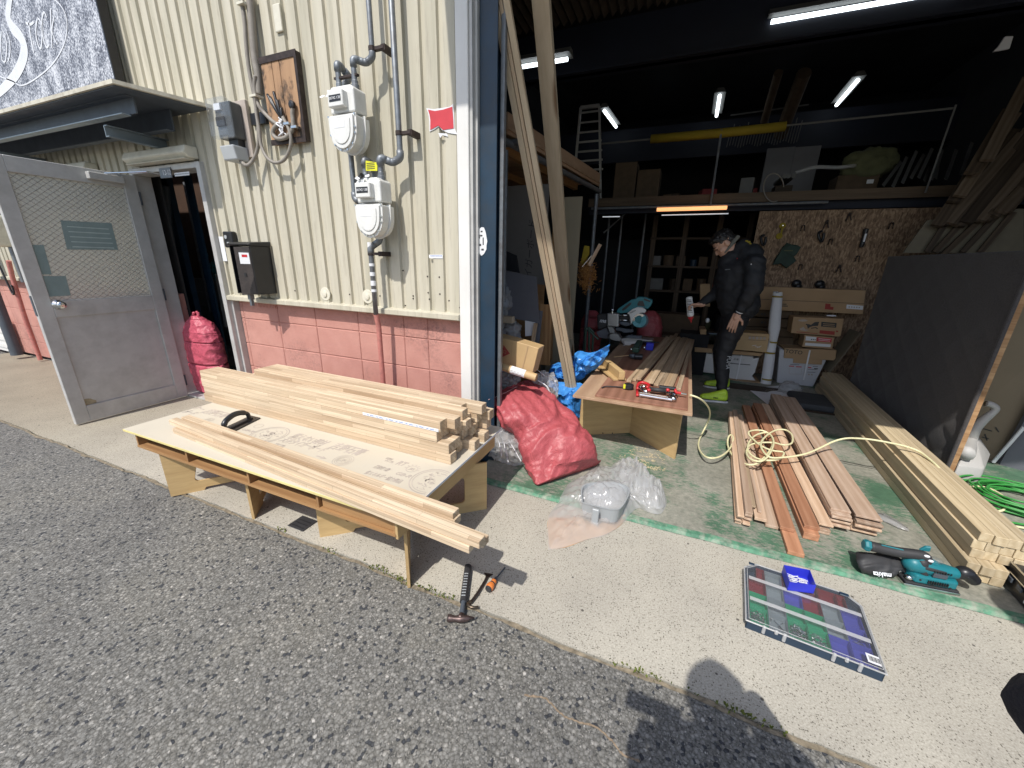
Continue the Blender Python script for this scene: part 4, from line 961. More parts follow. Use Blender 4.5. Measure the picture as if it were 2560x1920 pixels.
P=v('F',450,1240,3.9); b=MB(); b.tube(smooth_path([v('F',380,1280,3.9),v('F',520,1240,3.9),v('F',700,1240,3.9),v('F',830,1225,3.9)],6),.02,8); b.obj('rolled_sheet',MT['clear'],smooth=True,label='thin roll of clear sheet lying along the mezzanine pile',cat='roll')
b=MB(); pts=[v('F',220+75*math.cos(a/10*6.28*.8+1.2),1390+105*math.sin(a/10*6.28*.8+1.2),3.43) for a in range(11)]; b.tube(smooth_path(pts,4),.006,6); b.obj('hanging_cable',MT['cable'],smooth=True,label='loop of cable hanging over the mezzanine edge',cat='cable')
b=MB()
for k,x in enumerate((300,330,368)): P=v('F',x,1305,3.8); b.lathe([(.02,0),(.02,.5)],P,(0,1,0),12)
for k,x in enumerate((300,330,368)):
    P=v('F',x,1305,3.8); m_=MB(); m_.lathe([(.02,0),(.024,0),(.024,.5),(.02,.5)],P,(0,1,0),12); m_.obj('storage_tube',MT['lhouse'],label=['left','middle','right'][k]+' one of three tube ends by the mezzanine cable loop',cat='tube',group='tube ends on the mezzanine')
b.bm.free()
rnd=random.Random(8)
rr8=random.Random(44); x=-.36
for k in range(10):
    w_=rr8.uniform(.09,.2); h=rr8.uniform(.06,.26); y=rr8.uniform(3.6,4.3)
    if k%3==2:
        b=MB(); b.tube([(x,y,2.07+.035),(x+w_*1.6,y+.05,2.07+.035)],.035,12); b.obj('rolled_bundle',MT['darkcard'],label=ords[k]+' from the left of the small dark stores along the mezzanine, a roll',cat='roll')
    else: box('storage_box',(x,y,2.071),(x+w_,y+.2,2.071+h),['darkcard','rough','lhouse','dred'][k%4],ords[k]+' from the left of the small dark stores along the mezzanine, a box','box',rz=rr8.uniform(-.3,.3))
    x+=w_*.9+rr8.uniform(0,.05)
# steel angles stacked at the right on the mezzanine
lines=[((490,1540),(640,1340)),((570,1550),(690,1300)),((650,1520),(770,1250)),((720,1480),(830,1280)),((785,1475),(900,1230)),((830,1500),(880,1390)),((890,1490),(985,1240)),((925,1480),(960,1310)),((1010,1490),(1100,1240)),((1135,1450),(1230,1180))]
for k,((x0,y0),(x1,y1)) in enumerate(lines):
    s=500/1659; FR['V']=(2060,0,s)
    board('metal_strip',v('V',x0,y0,3.6),v('V',x1,y1,4.1),.035,.004,MT['lhouse'],up=(0,-1,0),label=ords[k]+' from the left of the metal strips leaning at the mezzanine right end',cat='metal strip',group='metal strips leaning on the mezzanine')
lines=[((545,60),(400,1500)),]
# timbers leaning on the right wall, upper right of the view
tim=[((1080,1659),(1400,1180)),((1180,1659),(1540,1240)),((1280,1659),(1659,1180)),((1380,1659),(1690,1290)),((1480,1659),(1800,1290)),((1560,1659),(1760,1450)),((1300,1300),(1480,1000)),((1440,1150),(1640,760)),((1130,1659),(1470,1210)),((1230,1659),(1600,1200)),((1330,1659),(1675,1235)),((1430,1659),(1745,1290)),((1520,1659),(1780,1370)),((1600,1640),(1800,1400)),((1180,1500),(1420,1120)),((1240,1450),(1500,1060))]
ords+=['fifteenth','sixteenth']
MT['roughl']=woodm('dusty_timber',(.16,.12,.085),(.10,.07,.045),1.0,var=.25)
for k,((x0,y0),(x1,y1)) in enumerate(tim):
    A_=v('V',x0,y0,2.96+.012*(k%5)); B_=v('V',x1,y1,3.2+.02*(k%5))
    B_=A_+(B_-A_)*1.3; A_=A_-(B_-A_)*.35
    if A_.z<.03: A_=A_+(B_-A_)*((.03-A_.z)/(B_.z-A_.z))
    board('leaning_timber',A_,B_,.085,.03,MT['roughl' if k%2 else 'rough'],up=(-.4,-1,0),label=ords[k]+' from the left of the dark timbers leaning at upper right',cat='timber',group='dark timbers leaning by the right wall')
b=MB(); pts=[v('F',*q,2.95) for q in ((1340,1640),(1530,1570),(1830,1555),(1700,1600),(1640,1659),(1500,1800),(1400,1850))]
MT['mdf']=plain('brown_board_sheet',(.17,.145,.10),.8,var=.08)
q0=[v('O',*q,2.95) for q in ((400,308),(520,145),(835,85),(1012,85),(1012,308))]
b=MB(); b.prism(q0,(0,.02,0)); b.obj('sheet_offcut',MT['mdf'],label='olive brown sheet standing behind the quilt covered panel',cat='sheet')
for k,((x0,y0),(x1,y1)) in enumerate((((520,305),(640,120)),((560,305),(720,130)),((600,320),(800,130)),((700,305),(900,90)),((790,305),(960,100)))):
    board('thin_batten',v('O',x0,y0,2.9),v('O',x1,y1,2.92),.045,.015,MT['rough'],up=(0,-1,0),label=ords[k]+' slat counted from the left, in front of the olive brown sheet',cat='slat',group='slats above the quilted panel')
# tall racks of leftovers, far right upper: pale vertical strips and a hanging flap
P=v('F',1920,330,3.0); b=MB(); b.prism([v('F',*q,3.0) for q in ((1935,270),(1995,268),(1968,358),(1850,380),(1890,340))],(0,.02,0)); b.obj('paper_flap',MT['paper'],label='pale torn flap high in the dark right corner',cat='flap')
# aluminium ladder
ld_=thing('folding_ladder',v('G',960,950,4.0),'folded aluminium ladder standing behind the plywood platform','ladder')
L0,L1=v('E',745,800,4.0),v('E',885,790,4.0); M0_,M1_=v('E',700,1300,4.0),v('E',895,1500,4.0)
for nm,(a,c_) in (('rail',(L0,M0_)),('rail',(L1,M1_))): board(nm,a,c_,.05,.025,MT['alu'],up=(1,0,0),parent=ld_)
b=MB(); b.box((L0.x,3.98,L0.z-.02),(L1.x,4.02,L0.z+.02)); b.obj('top_cap',MT['alu'],ld_)
for k in range(7):
    t_=(k+.5)/7; a=L0.lerp(M0_,t_); c_=L1.lerp(M1_,t_); c_.z=a.z; b=MB(); b.tube([a,c_],.013,8); b.obj('rung',MT['alu'],ld_)
# roof clutter: racks of thin rods
b=MB()
for k in range(26):
    x=v('F',-80+k*21,800,5).x; b.tube([(x,5,2.95+.02*math.sin(k)),(x+.02,5.05,3.15+.1*rnd.random())],.006,5)
b.tube([v('F',-100,855,5),v('F',480,775,5)],.01,6)
b.obj('hanging_wire_rack',MT['lhouse'],label='row of thin rods hanging from the roof behind the middle lamp',cat='rack')
for k,(q0_,q1_,lab) in enumerate((((255,540),(150,900),'thinner rolled bundle slung under the roof'),((445,540),(270,1000),'thicker rolled bundle slung under the roof with a pale end'))):
    a=v('F',*q0_,4.4); c_=v('F',*q1_,5.2); b=MB(); b.tube([a,c_],.05+.03*k,12); b.obj('rolled_bundle',MT['darkcard'],label=lab,cat='roll',smooth=False)

# under the mezzanine: racking, tool wall
for k,((x0,y0),(x1,y1),lab) in enumerate((((1140,195),(1060,990),'thick steel pole behind the mitre saw, nearest the ladder'),((1320,270),(1245,900),'thinner steel pole to the right of the thick one'),((962,240),(968,960),'steel pole by the leaning timbers'))):
    a=v('G',x0,y0,4.3); c_=v('G',x1,y1,4.3); a=Vector((c_.x,4.3,2.0)); c_.z=.02
    b=MB(); b.tube([a,c_],.016,8); b.obj('rack_pole',MT['steel'],label=lab,cat='pole',group='steel poles under the mezzanine')
b=MB(); b.tube([v('G',1195,205,4.28),v('G',985,390,4.28)],.012,6); b.obj('diagonal_brace',MT['steel'],label='short diagonal steel brace on the rack pole',cat='brace')
sh=thing('timber_shelf_rack',(0,4.5,0),'dark timber shelf rack behind the man','shelf')
for x in (-.45,-.02,.42,.80): board('post',(x,4.5,.02),(x,4.5,2.0),.07,.04,MT['rough'],up=(0,-1,0),parent=sh)
for z in (.35,.92,1.28,1.68): board('shelf_board',(-.5,4.62,z),(.84,4.62,z),.3,.03,MT['rough'],parent=sh)
MT['dred']=plain('dark_red_cloth',(.20,.025,.025),.8,var=.1)
rnd=random.Random(12)
cols=['darkcard','rough','lhouse','dark','blue','dred','olive','darkcard']
names=[('storage_box','box'),('storage_tin','tin'),('tool_case','case'),('bucket','bucket')]
cnt=0
for zi,z in enumerate((.365,.935,1.295)):
    x=-.42
    while x<.78:
        w_=rnd.uniform(.09,.2); h=rnd.uniform(.08,.24); m_=rnd.choice(cols)
        nm,ct=names[cnt%4]
        sh_name=['bottom','middle','upper'][zi]
        q=['a dull','a worn','a dusty','a dark'][cnt%4]
        if ct in('tin','bucket'):
            b=MB(); b.lathe([(w_*.4,0),(w_*.42,h*.95),(w_*.44,h),(w_*.40,h)],(x+w_/2,4.6,z+.001),(0,0,1),16); b.obj(nm,MT[m_],smooth=False,label=q+' '+ct+', '+sh_name+' board of the timber rack, '+ords[int((x+.42)/.1)]+' hand-width from its left',cat=ct)
        else:
            box(nm,(x,4.52,z+.001),(x+w_*.95,4.72,z+h),m_,q+' '+ct+', '+sh_name+' board of the timber rack, '+ords[int((x+.42)/.1)]+' hand-width from its left',ct)
        x+=w_+rnd.uniform(.01,.06); cnt+=1
box('rear_cupboard',(-1.9,5.2,.02),(-.55,5.6,1.7),'dark','dark cupboard deep under the mezzanine behind the poles','cupboard')
# lower clutter behind the saw
box('cardboard_box',(-.12,3.4,.02),(.25,3.7,.42),'darkcard','brown cardboard box behind the far end of the work table','box')
box('cardboard_box',(-.25,3.75,.02),(.32,4.05,.66),'darkcard','taller cardboard box behind the red sack on the bench','box')
box('dark_crate',(.10,3.05,.02),(.42,3.35,.52),'dark','black crate between the table end and the man','crate')

# OSB tool wall
def osb():
    m_,t,b=nodes('oriented_strand_board'); vec=coords(t,(1,1,1))
    wn=N(t,'ShaderNodeTexNoise',Scale=5,Detail=3); t.links.new(vec,wn.inputs['Vector'])
    dv=mixc(t,.06,vec,wn.outputs['Color'],'ADD')
    vs2=t.nodes.new('ShaderNodeMapping'); vs2.inputs['Rotation'].default_value=(0,R(40),0); vs2.inputs['Scale'].default_value=(70,1,26); t.links.new(dv,vs2.inputs[0])
    v1=N(t,'ShaderNodeTexVoronoi',Scale=1); t.links.new(vs2.outputs[0],v1.inputs[0]); s=t.nodes.new('ShaderNodeSeparateColor'); t.links.new(v1.outputs['Color'],s.inputs[0])
    vs3=t.nodes.new('ShaderNodeMapping'); vs3.inputs['Rotation'].default_value=(0,R(-35),0); vs3.inputs['Scale'].default_value=(80,1,30); t.links.new(dv,vs3.inputs[0])
    v2=N(t,'ShaderNodeTexVoronoi',Scale=1); t.links.new(vs3.outputs[0],v2.inputs[0]); s2=t.nodes.new('ShaderNodeSeparateColor'); t.links.new(v2.outputs['Color'],s2.inputs[0])
    a=mixc(t,.5,s.outputs[0],s2.outputs[1])
    c=ramp(t,a,[(.15,(.12,.075,.045)),(.45,(.22,.14,.085)),(.62,(.28,.185,.115)),(.85,(.37,.26,.165))])
    t.links.new(c,b.inputs['Base Color']); b.inputs['Roughness'].default_value=.8; bump(t,b,a,.3,.002); return m_
MT['osb']=osb()
b=MB(); b.box((.74,3.5,.02),(2.6,3.52,1.915)); ow=b.obj('strand_board_wall',MT['osb'],label='strand board tool wall under the mezzanine',cat='wall')
def hook(x,y,kind,label,cat):
    P=v('H',x,y,3.47); c=P
    if kind=='tape_gun':
        b=MB(); b.lathe([(.032,0),(.032,.02)],c+Vector((0,.02,.055)),(0,-1,0),20); b.lathe([(.032,0),(.032,.02)],c+Vector((-.01,.02,-.055)),(0,-1,0),20); b.box((c.x-.008,3.45,c.z-.05),(c.x+.008,3.46,c.z+.05))
        r_=b.obj('suction_lifter',MT['foam'],label=label,cat=cat)
        b=MB(); b.lathe([(.010,0),(.006,.012)],c+Vector((0,-.002,.055)),(0,-1,0),10); b.obj('hub',MT['chrome'],r_); return
    if kind=='torch':
        b=MB(); b.lathe([(.018,-.09),(.022,-.06),(.02,-.04),(.02,.05),(.024,.055),(.024,.09),(.01,.10)],c,(0,0,1),14); r_=b.obj('hand_lantern',MT['black'],label=label,cat=cat); b=MB(); b.box((c.x-.008,3.44,c.z-.035),(c.x+.008,3.4485,c.z+.045)); b.obj('chrome_strip',MT['paper'],r_); return
    b=MB()
    rr=random.Random(int(x))
    if kind=='clips':
        b.tube([c+Vector((-.012,0,.03)),c+Vector((-.016,0,-.03))],.005,6); b.tube([c+Vector((.012,0,.03)),c+Vector((.018,0,-.028))],.005,6); b.tube([c+Vector((-.012,0,.03)),c+Vector((.012,0,.03))],.005,6)
    if kind=='plier':
        b.tube(smooth_path([c+Vector((-.004,0,.04)),c+Vector((-.012,0,0)),c+Vector((-.022,0,-.045))],4),.006,6); b.tube(smooth_path([c+Vector((.004,0,.04)),c+Vector((.010,0,0)),c+Vector((.026,0,-.04))],4),.006,6); b.lathe([(.011,0),(.011,.01)],c+Vector((0,0,.01)),(0,-1,0),10)
    if kind=='strap':
        b.tube(smooth_path([c+Vector((0,0,.05)),c+Vector((-.03,-.01,.03)),c+Vector((-.02,-.02,-.02)),c+Vector((.01,-.01,-.06)),c+Vector((.025,0,-.02)),c+Vector((.02,0,.03))],5),.013,8)
    if kind=='pouch':
        b.ell(c+Vector((0,0,0)),(.05,.03,.045),12); b.ell(c+Vector((.02,0,-.03)),(.04,.03,.03),12)
    b.obj({'clips':'spring_clip','plier':'pliers','strap':'webbing_strap','pouch':'tool_pouch'}[kind],MT['rust' if kind in('clips','plier') else 'black'],smooth=True,label=label,cat=cat)
hook(810,310,'tape_gun','yellow double disc suction lifter hanging on the strand board','suction lifter')
hook(1465,370,'torch','black hand lantern with a bright strip on the strand board','lantern')
hook(980,290,'clips','small dark clip right of the yellow suction lifter','clip')
hook(1170,255,'plier','dark pliers hanging above the webbing strap','pliers')
hook(1350,195,'plier','dark pliers hanging highest, near the top of the strand board','pliers')
hook(1685,270,'clips','dark clip hanging furthest right near the quilted panel','clip')
hook(1125,350,'strap','dark webbing strap hanging mid board','strap')
hook(1200,400,'clips','dark clip just right of the webbing strap','clip')
hook(960,600,'clips','dark clip low on the board near the green cloth','clip')
hook(1270,610,'plier','dark pliers hanging low in the middle of the board','pliers')
hook(1415,535,'clips','dark clip below the hand lantern','clip')
hook(930,730,'pouch','small dark pouch above the long carton, left one','pouch'); hook(1115,735,'pouch','small dark pouch above the long carton, right one','pouch')
hook(665,380,'strap','dark strap hanging at the left edge of the strand board','strap')
# crumpled green cloth glove
MT['dgreen']=plain('dark_green_cloth',(.018,.040,.028),.7,var=.3)
cl=[v('H',*q,3.46) for q in ((850,405),(960,440),(905,520),(925,545),(850,605),(800,570),(735,580),(780,500),(820,440))]
b=MB(); b.prism(cl,(0,-.03,0)); bmesh.ops.subdivide_edges(b.bm,edges=b.bm.edges,cuts=2); 
for q in b.bm.verts: q.co+=Vector((noise.noise(q.co*30),noise.noise(q.co*27+Vector((9,0,0)))*1.5,noise.noise(q.co*31+Vector((0,9,0)))))*.010
gc=b.obj('hanging_work_cloth',MT['dgreen'],label='crumpled dark green work cloth hanging on the strand board',cat='cloth')
for k,(q0_,q1_) in enumerate((((830,465),(900,470)),((790,585),(850,600)))):
    b=MB(); b.box((v('H',*q0_,3.42).x,3.418,v('H',*q0_,3.42).z-.008),(v('H',*q1_,3.42).x,3.424,v('H',*q1_,3.42).z+.008)); b.obj('pale_patch',MT['olive'],gc)

# ---- cartons along the back
def carton(name,pts4,Y,depth,mat,label,z0=None,bev=.003,cat='box'):
    tl,tr,br,bl=[v('H',*q,Y) for q in pts4]
    if z0 is not None: br.z=z0; bl.z=z0
    t_=thing(name,((bl.x+br.x)/2,Y,bl.z),label,cat)
    b=MB(); b.quadbox([bl,br,br+Vector((0,depth,0)),bl+Vector((0,depth,0)),tl,tr,tr+Vector((0,depth,0)),tl+Vector((0,depth,0))]); b.obj('carton_body',MT[mat],t_,bevel=bev)
    return t_
def mark(parent,f,pts,Y,mat,name='print',th=.0012):
    b=MB(); b.prism([v(f,*q,Y) for q in pts],(0,-th,0)); return b.obj(name,MT[mat],parent)
def rect(x0,y0,x1,y1,sk=0): return ((x0,y0),(x1,y0+sk),(x1,y1+sk),(x0,y1))
Yb=3.12
c=carton('long_carton',((560,752),(1485,785),(1460,975),(560,935)),3.3,.16,'card','very long brown carton standing above the stacked boxes')
mark(c,'H',((1330,898),(1462,908),(1458,940),(1325,930)),3.298,'paper','label'); mark(c,'H',rect(800,905,860,912,2),3.298,'inkd'); mark(c,'H',rect(800,890,850,897,2),3.298,'inkd'); mark(c,'H',((1160,890),(1200,893),(1200,915),(1225,918),(1222,940),(1155,935)),3.298,'inkr'); mark(c,'H',((560,850),(1470,890),(1470,893),(560,853)),3.298,'inkd')
for k in range(5): mark(c,'H',rect(1345+k*20,912+k,1355+k*20,922+k),3.2965,'ink')
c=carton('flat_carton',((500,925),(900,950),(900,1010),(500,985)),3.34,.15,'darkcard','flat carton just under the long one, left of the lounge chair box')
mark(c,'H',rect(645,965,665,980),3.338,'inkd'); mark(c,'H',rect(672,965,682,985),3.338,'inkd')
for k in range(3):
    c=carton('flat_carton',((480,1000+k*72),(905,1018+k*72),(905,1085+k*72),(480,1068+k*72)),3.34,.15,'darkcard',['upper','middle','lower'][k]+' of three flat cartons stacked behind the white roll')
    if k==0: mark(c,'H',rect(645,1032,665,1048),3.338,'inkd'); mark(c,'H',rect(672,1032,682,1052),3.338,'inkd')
c=carton('chair_carton',((905,995),(1310,1012),(1280,1155),(885,1125)),Yb,.2,'card','brown carton printed with a lounge chair drawing')
mark(c,'H',((1128,1035),(1250,1045),(1245,1083),(1125,1073)),Yb-.001,'inkd'); mark(c,'H',rect(1140,1048,1235,1053,6),Yb-.0024,'card'); mark(c,'H',rect(1140,1062,1235,1067,6),Yb-.0024,'card')
mark(c,'H',((1115,1102),(1235,1112),(1232,1140),(1112,1128)),Yb-.001,'inkr'); mark(c,'H',((930,1113),(1098,1128),(1098,1132),(930,1118)),Yb-.001,'inkr')
mark(c,'H',((1045,1060),(1075,1038),(1110,1035),(1100,1068),(1060,1070),(1035,1078),(1020,1092),(1012,1062),(1002,1060),(1005,1052),(1030,1055)),Yb-.001,'inkd'); mark(c,'H',((1045,1083),(1085,1078),(1102,1088),(1095,1093),(1080,1086),(1045,1090)),Yb-.001,'inkd')
mark(c,'H',[(980+38*math.cos(a),1025+9*math.sin(a)) for a in [i*.5236 for i in range(12)]],Yb-.001,'ink')
mark(c,'H',((955,1090),(985,1075),(1000,1095),(1030,1100),(1000,1108),(960,1102)),Yb-.001,'ink'); mark(c,'H',((1245,1105),(1262,1107),(1260,1118),(1243,1116)),Yb-.001,'inkr')
mark(c,'H',rect(1170,980,1245,990,3),Yb-.002,'paper','top_label')
c=carton('small_carton',((995,1140),(1235,1160),(1215,1255),(975,1235)),Yb,.18,'card','small carton with pink and white labels under the chair carton')
mark(c,'H',((1005,1150),(1088,1158),(1083,1190),(1000,1184)),Yb-.001,'paper','label'); mark(c,'H',((1095,1158),(1212,1168),(1207,1200),(1090,1190)),Yb-.001,'rednote','pink_label'); mark(c,'H',((1000,1202),(1203,1215),(1200,1238),(995,1224)),Yb-.001,'paper','label')
for k in range(3): mark(c,'H',rect(1045+k*14,1172+k,1053+k*14,1180+k),Yb-.0025,'inkd')
mark(c,'H',((1105,1168),(1200,1176),(1200,1180),(1105,1172)),Yb-.0025,'paper'); mark(c,'H',((1105,1180),(1195,1188),(1195,1191),(1105,1183)),Yb-.0025,'paper')
# TOTO carton and white unit under it
c=carton('toilet_carton',((835,1245),(1250,1262),(1240,1345),(830,1325)),Yb-.02,.25,'card','brown carton lid reading TOTO over the wrapped white unit')
mark(c,'H',((905,1325),(1135,1340),(1130,1378),(900,1362)),Yb-.022,'card','flap')
text('lettering','TOTO',.058,MT['inkd'],frameM(v('H',908,1277,Yb-.0215),(1,0,-.02),(0,0,1)),c,spacing=1.0,off=.0006)
MT['wrapw']=plain('wrapped_white_carton',(.50,.51,.54),.5,var=.03)
c=carton('white_carton',((795,1250),(1165,1345),(1065,1540),(770,1530)),Yb,.25,'wrapw','white instruction printed carton wrapped in clear film below the TOTO lid',z0=.025)
for (x0,y0,x1,y1,m_) in ((870,1385,910,1392,'rednote'),(925,1390,970,1397,'rednote'),(1020,1395,1048,1402,'rednote'),(1060,1390,1100,1393,'inkd'),(1020,1412,1090,1415,'inkd'),(870,1400,872,1450,'ink'),(970,1405,972,1455,'ink'),(870,1450,970,1452,'ink'),(1015,1435,1080,1438,'inkd'),(1020,1448,1035,1460,'ink'),(1045,1450,1058,1462,'ink'),(880,1375,950,1378,'inkd'),(1070,1405,1100,1412,'inkd')):
    mark(c,'H',rect(x0,y0,x1,y1,2),Yb-.002,m_)
b=MB(); a=v('H',1037,1262,Yb-.028); d_=v('H',985,1500,Yb-.028); board('packing_strap',a,d_,.016,.002,MT['paper'],up=(0,-1,0),parent=c)
# tan carton with folded top + white toilet base
c=carton('tan_carton',((480,1120),(715,1135),(690,1280),(410,1255)),Yb-.15,.25,'cardl','tan carton with rubbed handling marks behind the man')
mark(c,'H',rect(540,1148,690,1150,8),Yb-.152,'inkd'); mark(c,'H',rect(540,1178,690,1180,8),Yb-.152,'inkd')
for k in range(5): mark(c,'H',rect(548+k*29,1154+k,568+k*29,1174+k),Yb-.152,'ink')
for (a_,d_) in (((575,1225),(610,1220)),((600,1232),(640,1236)),((615,1240),(650,1226))): mark(c,'H',((a_[0],a_[1]),(d_[0],d_[1]),(d_[0],d_[1]+3),(a_[0],a_[1]+3)),Yb-.152,'paper','scrawl')
c=carton('toilet_pedestal_carton',((118,1240),(665,1285),(640,1310),(118,1275)),Yb-.1,.3,'card','open brown carton tray edge over the white ceramic unit behind the legs')
MT['ceram']=plain('white_ceramic',(.62,.62,.62),.25,var=.02)
wc=thing('white_sanitary_unit',(.8,3.05,.02),'white ceramic unit strapped in its open carton beside the man','sanitary unit')
b=MB(); b.prism([v('H',*q,Yb-.05) for q in ((400,1300),(590,1310),(575,1375),(398,1362))],(0,.2,0)); b.obj('tank',MT['ceram'],wc,bevel=.012,seg=2)
b=MB(); b.prism([v('H',*q,Yb-.05) for q in ((395,1366),(635,1320),(600,1440),(575,1470),(610,1512),(385,1490))],(0,.16,0)); b.obj('bowl',MT['ceram'],wc,bevel=.015,seg=3)
mark(wc,'H',((398,1364),(560,1376),(560,1382),(398,1370)),Yb-.053,'inkd','seam'); text('print','品番',.028,MT['inkd'],frameM(v('H',448,1335,Yb-.054),(1,0,0),(0,0,1)),wc); text('print','ケース',.02,MT['ink'],frameM(v('H',492,1339,Yb-.054),(1,0,0),(0,0,1)),wc)
board('packing_strap',v('H',495,1280,Yb-.06),v('H',440,1535,Yb-.06),.014,.002,MT['paper'],up=(0,-1,0),parent=wc)
c=carton('tray_carton',((385,1500),(640,1520),(635,1570),(385,1550)),Yb-.12,.3,'card','low brown tray carton on the floor under the white ceramic unit',z0=.021)
c=carton('white_panel_carton',((118,1280),(262,1290),(262,1490),(108,1478)),Yb-.02,.1,'white','plain white board between the table end and the man',z0=.05)
c=carton('side_carton',((162,1095),(210,1098),(210,1245),(160,1240)),Yb-.05,.3,'card','upright brown carton left of the man')
c=carton('brown_backing_carton',((160,735),(240,735),(240,915),(160,905)),3.3,.1,'card','small brown carton at the man\'s elbow')
# white rolled tube
tb=thing('wrapped_roll',(1.05,3.05,.02),'white wrapped roll tied with yellow tape standing by the cartons','roll')
secs=[((742,802),(818,802)),((735,860),(815,860)),((715,960),(808,960)),((702,1090),(800,1090)),((712,1180),(775,1190)),((680,1260),(765,1265)),((660,1400),(748,1405)),((640,1530),(725,1535))]
b=MB(); rings=[]
for k,(p_,q_) in enumerate(secs):
    a=v('H',*p_,3.04); c_=v('H',*q_,3.04); mid=(a+c_)/2; r_=(c_-a).length/2; rings.append([b.bm.verts.new(mid+Vector((r_*math.cos(6.28318*i/16),r_*.8*math.sin(6.28318*i/16),.012*math.sin(i*2.1+k)))) for i in range(16)])
for p_,q_ in zip(rings,rings[1:]):
    for i in range(16): b.bm.faces.new([p_[i],p_[(i+1)%16],q_[(i+1)%16],q_[i]])
b.bm.faces.new(rings[0]); b.bm.faces.new(rings[-1][::-1]); b.obj('roll_body',MT['paper'],tb,smooth=False)
for k,(p_,q_) in enumerate((((738,832),(816,836)),((712,1195),(775,1200)),((672,1278),(760,1282)),((650,1488),(732,1494)))):
    a=v('H',*p_,3.04); c_=v('H',*q_,3.04); mid=(a+c_)/2; r_=(c_-a).length/2+.003; b=MB(); b.lathe([(r_,-.008),(r_,.008)],mid,(0,0,1),16,sw=1); b.obj('yellow_tape',MT['foam'],tb)
# clear bag on the floor by the TOTO box, dark pad, sheet of paper, floor board
blob('clear_bag_of_rings',g('H',880,1560,.09)+Vector((0,0,-.02)),(.11,.09,.085),'clear','crumpled clear bag holding blue film in front of the TOTO boxes','bag',amp=.25,seed=5,fold=.3,flatz=-.07)
P=g('H',900,1560,.04); blob('blue_film',(P.x,P.y,.05),(.08,.06,.03),plain('blue_film',(.10,.28,.42),.4),'pale blue film folded inside the clear bag','film',seed=8,sub=3)
sp=[g('M',*q,.026) for q in ((285,290),(410,390),(630,352),(500,268))]
b=MB()
nx=8
for i in range(nx):
    for j in range(nx):
        def P_(i,j):
            u,w_=i/nx,j/nx; p=sp[0].lerp(sp[3],u).lerp(sp[1].lerp(sp[2],u),w_); p.z=.026+.012*abs(math.sin(u*3))*w_; return p
        b.face([P_(i,j),P_(i+1,j),P_(i+1,j+1),P_(i,j+1)])
bmesh.ops.remove_doubles(b.bm,verts=b.bm.verts,dist=1e-5)
pp=b.obj('drawing_sheet',MT['paper'],smooth=True,label='white drawing sheet lying on the floor at the far end of the pink boards',cat='paper',recalc=True)
rnd=random.Random(6); b=MB()
for k in range(26):
    u=rnd.uniform(.12,.8); w_=rnd.uniform(.15,.85); p=sp[0].lerp(sp[3],u).lerp(sp[1].lerp(sp[2],u),w_); z=.026+.012*abs(math.sin(u*3))*w_+.002; b.box((p.x,p.y,z),(p.x+rnd.uniform(.01,.05),p.y+.003,z+.0004))
b.obj('print_lines',MT['ink'],pp)
box('thin_dark_board',(.62,2.62,.021),(1.28,2.84,.03),'rough','thin dark board lying under the drawing sheet','board')
b=MB(); P=g('M',690,360,.06); b.box((1.20,2.18,.022),(1.52,2.62,.085)); pd=b.obj('folded_grey_pad',plain('charcoal_pad',(.045,.05,.055),.85,var=.15,bmp=.3,bs=40),bevel=.022,seg=3,label='folded charcoal moving pad between the pink boards and the pale poles',cat='pad')
b=MB(); b.box((1.19,2.14,.0205),(1.52,2.16,.035)); b.obj('pad_board',MT['rough'],label='thin wooden edge strip under the charcoal pad',cat='strip')

# ---- quilt covered panel at the right
def quiltm():
    m_,t,b=nodes('charcoal_quilt'); vec=coords(t)
    c=ramp(t,wnoise(t,90,vec,4,.7),[(.3,(.042,.038,.038)),(.7,(.078,.071,.070))])
    lint=ramp(t,wnoise(t,40,coords(t,(1,1,5)),7,.8),[(.66,(0,0,0)),(.76,(.35,.35,.35))]); c=mixc(t,lint,c,(.13,.12,.12))
    t.links.new(c,b.inputs['Base Color']); b.inputs['Roughness'].default_value=.9; b.inputs['Sheen Weight'].default_value=.25; b.inputs['Sheen Roughness'].default_value=.4
    bump(t,b,wnoise(t,400,vec,3),.5,.002); return m_
MT['quilt']=quiltm()
qp=thing('quilt_covered_panel',(1.78,1.9,.02),'tall board with a charcoal quilted cover standing on edge at the right','panel')
b=MB(); b.box((1.772,1.10,.022),(1.80,2.80,1.40)); b.obj('board_core',woodm('edge_glued_core',(.52,.34,.19),(.38,.22,.11),3.0,lam=(.12,.05),var=.0),qp)
b=MB(); ny,nz=120,100; y0,y1,z0,z1=1.085,2.80,.085,1.425
def qd(y,z):
    u=(y*7+z*9); w_=(y*7-z*9)
    d=abs(math.sin(u*math.pi*.5))*abs(math.sin(w_*math.pi*.5)); 
    d=d**.5*.011*(.6+.5*noise.noise((y*4,z*4,1))) ; d+= .010*noise.noise((y*2.2,z*2.2,5))
    fl=min(1,max(0,(1.15-z)*1.2)); return d*(.35+.65*fl)
gr=[[b.bm.verts.new((1.765-qd(y0+(y1-y0)*i/ny,z0+(z1-z0)*j/nz)-.006, y0+(y1-y0)*i/ny+.008*noise.noise((0,j*.12,2))*(1 if i==0 else 0), z0+(z1-z0)*j/nz+(.012*noise.noise((i*.1,7,0)) if j==0 else 0))) for j in range(nz+1)] for i in range(ny+1)]
for i in range(ny):
    for j in range(nz): b.bm.faces.new([gr[i][j],gr[i][j+1],gr[i+1][j+1],gr[i+1][j]])
